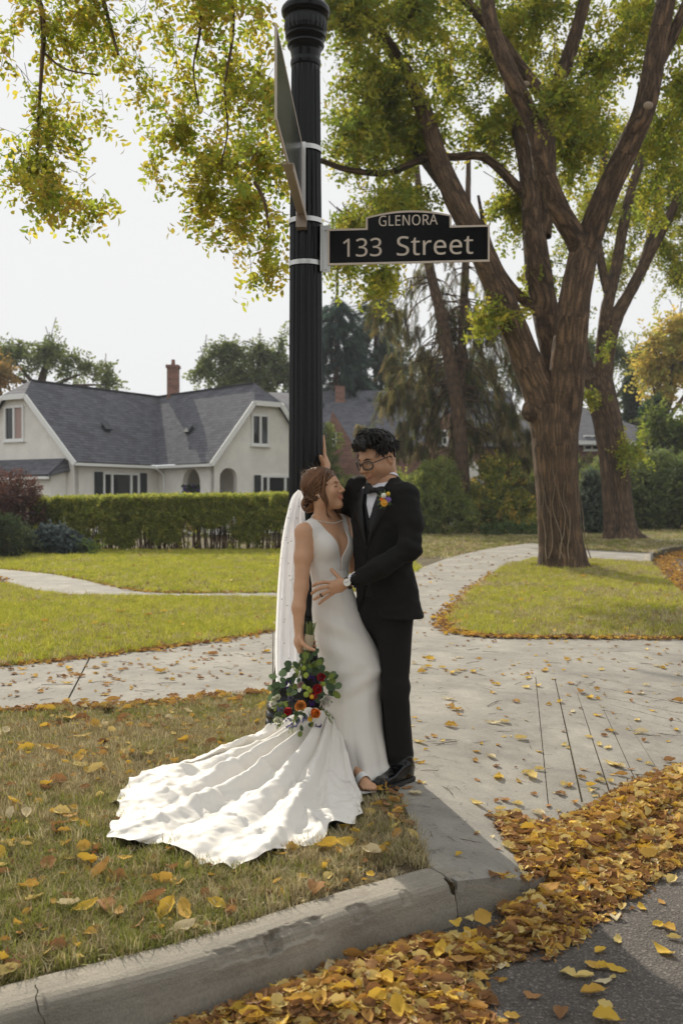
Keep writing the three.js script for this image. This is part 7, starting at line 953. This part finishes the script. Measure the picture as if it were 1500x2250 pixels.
const mixG = [[0.25, 0.3, 0.06], [0.19, 0.25, 0.05], [0.33, 0.35, 0.07]], yel = [[0.42, 0.43, 0.07], [0.55, 0.46, 0.08], [0.66, 0.46, 0.08], [0.3, 0.34, 0.06]];
const SG = [sprig(31, 10, 0.34, 0.11, 0.034, true), sprig(32, 10, 0.36, 0.1, 0.035, true), sprig(33, 9, 0.3, 0.12, 0.034, true)], big = { geos: SG, cut: -0.22 };
shrub('leafy_shrub', 'green shrub just right of the groom\'s shoulder, left of the spruce stems', 'shrub', GP(945, 1174), [[0, 1.4, 0, 1.2, 1.0, 0.9, 800], [-0.4, 0.8, 0, 1.1, 0.8, 0.9, 500], [0.3, 2.2, 0, 0.7, 0.7, 0.6, 300], [0.8, 0.7, 0.2, 0.9, 0.7, 0.8, 400]], mixG, 211, big);
shrub('leafy_shrub', 'yellowing shrub between the spruce stems and the big elm trunk', 'shrub', GP(1100, 1172), [[0, 1.5, 0, 1.2, 1.1, 0.9, 850], [-0.7, 1.1, 0, 1.0, 1.0, 0.9, 600], [0.5, 0.7, 0.2, 1.2, 0.7, 0.9, 500], [-0.1, 2.5, 0, 0.7, 0.6, 0.6, 260]], [...mixG, ...yel], 212, big);
shrub('leafy_shrub', 'dark green shrub directly behind the big elm trunk', 'shrub', GP(1190, 1166), [[0, 1.4, -1, 1.4, 1.2, 0.9, 800], [0.8, 2.2, -1, 1.1, 1.0, 0.8, 500]], mixG, 213, big);
shrub('leafy_shrub', 'reddish and green shrub between the two elm trunks under the brick house', 'shrub', GP(1262, 1150), [[0, 2.0, -3, 2.0, 1.4, 1.2, 1000], [1.6, 2.6, -3, 1.6, 1.2, 1, 700], [-1.4, 2.4, -3, 1.2, 1.2, 1, 500]], [...mixG, [0.2, 0.11, 0.04], [0.16, 0.1, 0.05]], 214, { ...big, size: 1.3 });
shrub('leafy_shrub', 'big dark green shrub bank right of the second elm trunk', 'shrub', GP(1440, 1166), [[0, 1.3, -2, 1.9, 1.3, 1.3, 1500], [2.2, 1.5, -2, 1.8, 1.5, 1.3, 1300], [-1.5, 1.8, -2.6, 1.4, 1.3, 1, 900], [1.0, 2.5, -2.6, 1.7, 1.0, 1, 900], [4.4, 1.8, -2, 1.8, 1.8, 1.3, 900]], [[0.15, 0.2, 0.06], [0.18, 0.22, 0.07], [0.22, 0.25, 0.075]], 215, { ...big, size: 1.25 });
shrub('orange_shrub', 'orange-tinged autumn shrub above the dark bank, right of the second elm', 'shrub', GP(1388, 1160), [[0, 2.6, -3, 0.9, 0.8, 0.7, 420]], [[0.3, 0.17, 0.05], [0.18, 0.16, 0.05], [0.12, 0.15, 0.04]], 216, { ...big, size: 1.3 });
shrub('leafy_shrub', 'light green climbing shrub beside the lamp post, behind the couple', 'shrub', V(-0.9, 0, -48), [[0, 2.6, 0, 0.7, 1.6, 0.7, 600], [0.6, 1.4, 0, 1.2, 1.2, 0.8, 500], [0.2, 4.4, -2, 0.6, 0.6, 0.6, 160]], [[0.2, 0.24, 0.045], [0.14, 0.18, 0.035]], 217, big);
shrub('leafy_shrub', 'shaded green shrub seen between the bride and the groom', 'shrub', V(1.1, 0, -46), [[0, 1.2, 0, 1.6, 1.2, 1, 800], [1.5, 1.6, 0, 1.2, 1.0, 0.8, 500]], mixG, 218, big);
shrub('ground_cover', 'low green ground cover at the foot of the shrubs left of the big elm', 'plants', GP(1150, 1176), [[-0.8, 0.15, 0, 0.9, 0.2, 0.4, 200], [0.6, 0.15, 0, 0.9, 0.2, 0.4, 200]], [[0.1, 0.16, 0.03]], 219, { ...big, size: 0.7 });
// garden lamp
{ const b = GP(1268, 1160), t = thing('garden_lamp', 'small garden lamp on a black post between the elm trunks', 'lamp', b); part('post', new THREE.CylinderGeometry(0.035, 0.045, 1.75, 12).translate(0, 0.87, 0), M.iron, t); part('lantern', new THREE.CylinderGeometry(0.16, 0.1, 0.32, 6).translate(0, 1.92, 0), mat(0.75, 0.74, 0.68, 0.4, { transmission: 0.4, thickness: 0 }), t); part('cap', new THREE.ConeGeometry(0.2, 0.16, 6).translate(0, 2.17, 0), M.iron, t); }
// ---------------------------------------------------------------- grass and fallen leaves
const groundY = (x, z) => inside(plazaPoly, x, z) ? rampY(x, z) : inside(verge, x, z) || inside(lawnA, x, z) || inside(island, x, z) ? SOIL : x > 6 && z < -24 ? ROAD : -z > 8 ? WALK : (() => { for (const q of [kerbIn]) { const e = edgeDist(kerbIn, x, z, false); if (e < 0.17) return 0.004; } return ROAD; })();
function tuft(seed, n, h, spread, w = 0.0022) { const R = rng(seed), pos = [], idx = []; for (let i = 0; i < n; i++) { const a = R() * 6.28, r = sqrt(R()) * spread, x = cos(a) * r, z = sin(a) * r, b = R() * 6.28, L = h * (0.55 + R() * 0.75), lean = (0.25 + R() * 0.85) * L, dx = cos(b), dz = sin(b), q = pos.length / 3, wx = -dz * w, wz = dx * w; pos.push(x - wx, 0, z - wz, x + wx, 0, z + wz, x + dx * lean * 0.3 - wx * 0.8, L * 0.6, z + dz * lean * 0.3 - wz * 0.8, x + dx * lean * 0.3 + wx * 0.8, L * 0.6, z + dz * lean * 0.3 + wz * 0.8, x + dx * lean, L * 0.92, z + dz * lean); idx.push(q, q + 1, q + 3, q, q + 3, q + 2, q + 2, q + 3, q + 4); } return geoFrom(pos, idx, new Array(pos.length / 3 * 2).fill(0)); }
const grassM = leafMat(1, 1, 1, 0.35);
const green = [[0.27, 0.29, 0.06], [0.22, 0.25, 0.05], [0.34, 0.33, 0.08]], straw = [[0.52, 0.43, 0.23], [0.4, 0.33, 0.17], [0.6, 0.52, 0.32], [0.3, 0.23, 0.11]], lush = [[0.46, 0.47, 0.06], [0.52, 0.5, 0.065], [0.38, 0.41, 0.05], [0.58, 0.53, 0.1]];
function meadow(poly, test, bounds, count, geos, hue, seed, dry) {
  const R = rng(seed), mats = geos.map(() => []), cols = geos.map(() => []); let made = 0;
  for (let i = 0; i < count * 8 && made < count; i++) { const x = mix(bounds[0], bounds[1], R()), z = -mix(bounds[2], bounds[3], R()); if (!inside(poly, x, z) || !test(x, z, R)) continue; made++; const v = floor(R() * geos.length), s = 0.65 + R() * 0.7, dd = sst(-0.3, 0.35, fbm(x * 1.3, z * 1.3, 4, 3) + fbm(x * 6, z * 6, 9, 2) * 0.6) * dry[1] + dry[0]; mats[v].push(new THREE.Matrix4().compose(V(x, SOIL - 0.002 + (poly === island ? 0.10 * sst(2.2, 0.4, hypot(x - 4.43, z + 19.8)) : 0), z), new THREE.Quaternion().setFromEuler(new THREE.Euler((R() - 0.5) * 0.5, R() * 6.28, (R() - 0.5) * 0.5)), V(s, s * (0.7 + 0.6 * R()), s))); cols[v].push(shade(R, R() < dd ? straw : hue, 0.25)); }
  mats.forEach((q, i) => q.length && stuffOn('grass', geos[i], grassM, q, cols[i]));
}
const seenX = (x, z, m = 0.3) => abs(x) < -z * 0.343 + m;
const nearG = [tuft(1, 9, 0.034, 0.022, 0.0018), tuft(2, 10, 0.042, 0.026, 0.0016), tuft(3, 8, 0.028, 0.024, 0.0018), tuft(4, 9, 0.036, 0.034, 0.0013)], midG = [tuft(5, 11, 0.055, 0.035, 0.003), tuft(6, 10, 0.06, 0.04, 0.003)], farG = [tuft(7, 14, 0.06, 0.08, 0.0055), tuft(8, 14, 0.065, 0.09, 0.0055)];
const underTrain = (x, z) => inside(trainRim, x, z) && edgeDist(trainRim, x, z) > 0.035;
const clearOf = (x, z) => hypot(x - POST.x, z - POST.z) > 0.235 && !underTrain(x, z) && !(hypot(x - 0.02, z + 5.1) < 0.19) && hypot(x - 0.25, z + 4.98) > 0.2 && hypot(x - 0.12, z + 4.86) > 0.13;
meadow(verge, (x, z) => seenX(x, z, 0.25) && clearOf(x, z) && -z > 2.3 && fbm(x * 2.2, z * 2.2, 31, 3) + 0.5 * fbm(x * 9, z * 9, 5, 2) > -0.24 - 0.3 * h3(floor(x * 900), floor(z * 900), 3), [-2.8, 0.5, 2.3, 7.6], 34000, nearG, green, 901, [0.42, 0.5]);
meadow(lawnA, (x, z) => seenX(x, z, 0.4), [-6, 0.6, 7.5, 16.5], 30000, midG, lush, 902, [0.03, 0.35]);
meadow(lawnB, (x, z, R) => seenX(x, z, 0.6) && -z < 27.6, [-10, 1.6, 14, 27.6], 30000, farG, lush, 903, [0.0, 0.25]);
meadow(lawnB, (x, z, R) => seenX(x, z, 1) && x > 1 && z < -24, [1, 20, 24, 60], 22000, farG, green, 904, [0.35, 0.45]);
meadow(island, (x, z) => seenX(x, z, 0.4) && hypot(x - 4.43, z + 19.7) > 0.75, [1, 7.8, 10, 25], 36000, midG, lush, 905, [0.2, 0.5]);
// leaves: curled ovals with a midrib fold
function deadLeaf(seed, l, w) { const R = rng(seed), c1 = (R() - 0.3) * 3.2, c2 = (R() - 0.35) * 3.2, tw = (R() - 0.5) * 1.2, f = 0.15 + R() * 0.5; const g = grid(4, 7, (u, v) => { const x = (u - 0.5) * 2, ww = w * pow(sin(PI * (0.06 + 0.92 * v)), 0.75) * (1 + 0.12 * sin(v * 17 + x * 4)); const a = x * ww, y = (v - 0.5) * l; let h = f * abs(a) + c1 * y * y * 5 + c2 * a * a * 9 + tw * a * y * 6 + 0.003 * sin(v * 12 + x * 5); return V(a, h, y); }); const p = g.attributes.position; let m = 1; for (let i = 0; i < p.count; i++) m = min(m, p.getY(i)); g.translate(0, -m, 0); const st = limb([V(0, -m + c1 * l * l * 1.25, l / 2), V(0.002, -m + c1 * l * l * 1.25 + 0.004, l * 0.68)], [0.0011, 0.0007], 4, 2); return merge([g, st]); }
const LG = [1, 2, 3, 4, 5, 6, 7, 8].map(i => deadLeaf(500 + i * 7, 0.066 + (i % 3) * 0.012, 0.02 + (i % 4) * 0.003));
const leafCols = [[0.7, 0.46, 0.07], [0.62, 0.38, 0.08], [0.5, 0.28, 0.08], [0.72, 0.55, 0.2], [0.38, 0.2, 0.08], [0.27, 0.14, 0.06], [0.68, 0.57, 0.35]];
const leafMs = leafCols.map(c => leafMat(c[0], c[1], c[2], 0.28)), litterM = leafMat(1, 1, 1, 0.28);
const pileA = [[300, 2275], [700, 2112], [1010, 2012], [1160, 1956], [1075, 1838], [1110, 1812], [1200, 1830], [1290, 1790], [1370, 1742], [1500, 1690], [1620, 1680], [1620, 1850], [1467, 1908], [1337, 2003], [1220, 2090], [1100, 2110], [1050, 2150], [1127, 2275]].map(([x, y]) => gp(x, y, -0.14));
{
  const R = rng(77), mats = LG.map(() => []), cols = LG.map(() => []), crumbs = [], cc = [], crumbG = leafLow(0.022, 0.006, 0.5);
  const q3 = (rx, rz) => new THREE.Quaternion().setFromEuler(new THREE.Euler((R() - 0.5) * rx, R() * 6.28, (R() - 0.5) * rz));
  const add = (x, y, z, tilt, s, pal) => { const v = floor(R() * LG.length), c = pal ? pick(R, pal) : pick(R, leafCols), k = 0.75 + R() * 0.45; mats[v].push(new THREE.Matrix4().compose(V(x, y, z), q3(tilt, tilt), V(s, s, s))); cols[v].push(lin(c[0] * k, c[1] * k, c[2] * k)); };
  const bb = new THREE.Box3().setFromPoints(pileA); let n = 0;
  for (let i = 0; i < 120000 && n < 7600; i++) { const x = mix(bb.min.x, bb.max.x, R()), z = mix(bb.min.z, bb.max.z, R()), ins = inside(pileA, x, z), e = edgeDist(pileA, x, z); const kd = edgeDist([...kerbIn, kerbEdge.getPointAt(1)], x, z, false); if (!ins && (R() > 0.022 * exp(-e * 7) || inside(verge, x, z) || edgeDist(flareL, x, z, false) < 0.4)) continue; if (ins && R() > 0.25 + 0.75 * sst(0, 0.14, e) * (0.6 + 0.8 * (0.5 + fbm(x * 4, z * 4, 2, 2)))) continue; if (inside(verge, x, z) || kd < 0.2 && !inside(plazaPoly, x, z)) continue; n++; const y0 = inside(plazaPoly, x, z) ? rampY(x, z) : ROAD, dp = ins ? sst(0, 0.16, e) * (0.02 + 0.04 * (0.5 + fbm(x * 3, z * 3, 7, 2))) : 0; add(x, y0 + 0.003 + dp * R(), z, 0.3 + dp * 24, 0.42 + R() * 0.5, R() < 0.42 ? leafCols.slice(3, 6) : R() < 0.6 ? leafCols.slice(0, 4) : null); if (ins) for (let k = 0; k < 2; k++) { crumbs.push(new THREE.Matrix4().compose(V(x + (R() - 0.5) * 0.1, y0 + 0.002 + dp * 0.4 * R(), z + (R() - 0.5) * 0.1), q3(3, 3), V(1, 1, 1).multiplyScalar(0.6 + R()))); const c = pick(R, [leafCols[4], leafCols[5], leafCols[2]]); cc.push(lin(c[0] * 0.8, c[1] * 0.8, c[2] * 0.8)); } }
  // drifts along lawn edges and the far gutter
  const drift = (line, m, wide, y, s, pal) => { const c = bez(line), L = c.getLength(); for (let i = 0; i < m; i++) { const p = c.getPoint(R()), g = (R() + R() + R() - 1.5) * wide; add(p.x + g, y + 0.012 * R(), p.z + (R() - 0.5) * wide, 0.9, s * (0.5 + 0.7 * R()), pal); } };
  const brown = [leafCols[4], leafCols[5], leafCols[2], leafCols[1]];
  drift(walkUp.slice().reverse(), 420, 0.13, 0.008, 0.7, brown); drift(walkLow.slice(), 300, 0.16, 0.008, 0.8, brown); drift(treeLawn.slice(4, 13), 1500, 0.16, 0.012, 0.85, [leafCols[4], leafCols[2], leafCols[1], leafCols[0], leafCols[5]]); drift(pathUp, 260, 0.12, 0.01, 0.8, brown); drift(pathLow, 220, 0.14, 0.01, 0.8, brown); drift(flareL.slice(1, 4).map(p => p.clone().add(V(-0.06, 0, 0))), 70, 0.06, 0.014, 0.7, brown);
  drift([...roadRight.slice(1), ...roadFar.slice(0, 3)].map(p => p.clone().add(V(0.35, 0, 0.1))), 1700, 0.5, ROAD + 0.01, 1.3, [leafCols[4], leafCols[2], leafCols[1]]);
  // small scattered bits over walk, plaza and grass
  const sprinkle = (poly, bnd, m, yf, s, tilt, pal, test) => { let k = 0; for (let i = 0; i < m * 12 && k < m; i++) { const x = mix(bnd[0], bnd[1], R()), z = -mix(bnd[2], bnd[3], R()); if (!inside(poly, x, z) || !seenX(x, z) || test && !test(x, z)) continue; k++; add(x, yf(x, z) + 0.002, z, tilt, s * (0.4 + 0.8 * R()), pal); } };
  sprinkle(plazaPoly, [-0.5, 4, 3.8, 12], 330, rampY, 0.6, 0.4, null); sprinkle([...walkLow, ...walkUp.slice().reverse()], [-3.2, -0.4, 6.4, 11], 190, () => WALK, 0.65, 0.4, brown); sprinkle(verge, [-2.8, 0.5, 2.4, 7.5], 800, () => 0.002 + 0.018 * R(), 0.62, 1.8, [...brown, leafCols[0], leafCols[3]], clearOf); sprinkle(lawnA, [-5, 0, 7.5, 16], 150, () => 0.03, 0.9, 0.8, null); sprinkle(island, [1, 6, 10, 22], 220, () => 0.035, 0.9, 0.8, null); sprinkle(lawnB, [-9, 1, 14, 27], 90, () => 0.045, 1.1, 0.7, null); sprinkle(plazaPoly, [0, 5, 12, 26], 130, rampY, 0.9, 0.4, brown);
  mats.forEach((q, i) => stuffOn('leaf_litter', LG[i], litterM, q, cols[i])); stuffOn('leaf_crumbs', crumbG, litterM, crumbs, cc);
  // twigs and seed husks on the concrete
  const tg = [0, 1, 2].map(s => { const r2 = rng(40 + s), L = 0.05 + s * 0.02; return merge([limb([V(-L, 0.003, 0), V(0, 0.006, (r2() - 0.5) * 0.02), V(L, 0.003, (r2() - 0.5) * 0.03)], [0.0018, 0.0016, 0.0008], 5, 6), ...(s ? [limb([V(0.01, 0.005, 0), V(L * 0.8, 0.008, 0.03)], [0.0013, 0.0006], 4, 3)] : [])]); }), tm = tg.map(() => []);
  const lay = (poly, bnd, m, yf) => { let k = 0; for (let i = 0; i < m * 12 && k < m; i++) { const x = mix(bnd[0], bnd[1], R()), z = -mix(bnd[2], bnd[3], R()); if (!inside(poly, x, z) || !seenX(x, z)) continue; k++; tm[floor(R() * 3)].push(new THREE.Matrix4().compose(V(x, yf(x, z), z), new THREE.Quaternion().setFromEuler(new THREE.Euler(0, R() * 6.28, 0)), V(1, 1, 1).multiplyScalar(0.25 + R() * R() * 1.2))); } };
  lay(plazaPoly, [-0.5, 3.5, 4.2, 9.5], 190, rampY); lay([...walkLow, ...walkUp.slice().reverse()], [-3.2, -0.4, 6.4, 10.8], 110, () => WALK);
  tm.forEach((q, i) => stuffOn('twig_litter', tg[i], mat(0.1, 0.07, 0.045, 0.9), q));
}
// the larger leaves, one by one
{
  const R = rng(5150); let count = 0;
  const ORD = ['closest', 'second closest', 'third closest', 'fourth closest', 'fifth closest', 'sixth closest', 'seventh closest', 'eighth closest', 'ninth closest', 'tenth closest', 'eleventh closest', 'twelfth closest'], HUE = ['yellow', 'ochre', 'orange', 'pale', 'russet', 'brown', 'cream'], laid = [];
  const leafOn = (x, y, z, s, tilt, ci, label, group) => { laid.push(null); const m = new THREE.Mesh(pick(R, LG), leafMs[ci]); m.name = numbered('fallen_leaf'); m.position.set(x, y, z); m.rotation.set((R() - 0.5) * tilt, R() * 6.28, (R() - 0.5) * tilt); m.scale.setScalar(s); m.castShadow = m.receiveShadow = true; scene.add(m); tag(m, label, 'leaf', group); laid[laid.length - 1] = [m, HUE[ci], label]; count++; };
  const fill = (n, poly, bnd, yf, s, tilt, pal, label, group, test) => { let k = 0; for (let i = 0; i < n * 40 && k < n; i++) { const x = mix(bnd[0], bnd[1], R()), z = -mix(bnd[2], bnd[3], R()); if (!inside(poly, x, z) || !seenX(x, z, 0) || test && !test(x, z)) continue; k++; leafOn(x, yf(x, z), z, s * (0.75 + 0.5 * R()), tilt, pick(R, pal), label, group); } };
  const open = (x, z) => clearOf(x, z) && edgeDist(trainRim, x, z) > 0.06;
  fill(105, verge, [-2.6, 0.5, 2.6, 7.4], () => 0.022, 1.05, 1.4, [0, 0, 1, 1, 2, 3, 4, 4, 5, 0, 6], 'in the verge grass', 'leaves on the grass verge', open);
  fill(70, plazaPoly, [0.2, 3, 4.4, 9], (x, z) => rampY(x, z) + 0.003, 1.0, 0.35, [0, 0, 1, 3, 3, 6, 2], 'on the corner pavement', 'leaves on the corner pavement');
  fill(30, [...walkLow, ...walkUp.slice().reverse()], [-3.2, -0.4, 6.4, 11], () => WALK + 0.003, 1.0, 0.4, [1, 2, 4, 4, 0], 'on the sidewalk', 'leaves on the sidewalk');
  fill(60, pileA, [0, 2.2, 2.9, 6], (x, z) => (inside(plazaPoly, x, z) ? rampY(x, z) : ROAD) + 0.03 + 0.03 * R(), 0.98, 1.2, [0, 0, 1, 3, 0, 2], 'on top of the drift', 'leaves on top of the gutter drift', (x, z) => edgeDist(pileA, x, z) > 0.07 && !inside(verge, x, z));
  const road = [[1180, 2120], [1340, 2020], [1480, 1930], [1500, 1990], [1500, 2250], [1160, 2250]].map(([x, y]) => gp(x, y, ROAD));
  fill(14, road, [0.4, 2, 2.8, 4.6], () => ROAD + 0.004, 0.85, 0.4, [0, 3, 6, 1], 'on bare asphalt', 'leaves on the asphalt');
  fill(12, lawnA, [-4.5, 0, 8, 15], () => 0.045, 1.3, 0.6, [0, 1, 2], 'on the back lawn', 'leaves on the lawn'); fill(9, island, [1, 6, 10.3, 18], () => 0.045, 1.4, 0.6, [0, 1, 2], 'on the island grass', 'leaves around the big elm');
  const MARK = [['the lamp post base', POST], ['the left tip of the train', gp(240, 1852)], ['the groom\'s shoe', gp(880, 1720)], ['the broken kerb edge', gp(590, 2060)], ['the cracked kerb joint', gp(985, 1935)], ['the left kerb crack', gp(95, 2180)], ['the front hem of the train', gp(640, 1875)], ['the bride\'s sandal', gp(810, 1745)], ['the sidewalk joint', gp(165, 1500)], ['the leftmost pavement groove', gp(1190, 1640)], ['the rightmost pavement groove', gp(1425, 1650)], ['the lower end of the grooves', gp(1290, 1770, -0.1)], ['the upper end of the grooves', gp(1220, 1490)], ['the grass island corner', gp(990, 1385)], ['the foot of the big elm', gp(1238, 1265)], ['the veil\'s lower end', gp(610, 1560)], ['the right picture edge', gp(1490, 2050, ROAD)], ['the bottom picture edge', gp(800, 2240, ROAD)], ['the bend of the garden path', gp(250, 1300)], ['the far left verge edge', gp(20, 1600)], ['the drift\'s right end', gp(1480, 1760, -0.1)], ['the kerb\'s dropped end', gp(1150, 1950, -0.1)], ['the train\'s back edge', gp(450, 1660)], ['the left verge middle', gp(120, 1780)], ['the kerb left of the train', gp(230, 2090)], ['the pavement\'s right edge', gp(1480, 1500)], ['the groom\'s knee', gp(960, 1520)], ['the veil\'s middle', gp(560, 1460)], ['the middle of the leaf drift', gp(1250, 1890, ROAD)], ['the drift\'s middle left', gp(820, 2150, ROAD)]];
  const sets = {};
  for (const [m, hue, where] of laid) { let b = null, bd = 1e9; for (const k of MARK) { const e = hypot(k[1].x - m.position.x, k[1].z - m.position.z); if (e < bd) { bd = e; b = k[0]; } } (sets[hue + '|' + where + '|' + b] ??= []).push([bd, m, hue, where, b]); }
  for (const list of Object.values(sets)) { list.sort((a, c) => a[0] - c[0]); list.forEach(([, m, hue, where, b], i) => { m.userData.label = hue + ' leaf ' + where + ', ' + (list.length > 1 ? ORD[min(i, 11)] + ' to ' : 'near ') + b; }); }
}
renderer.render(scene, camera);
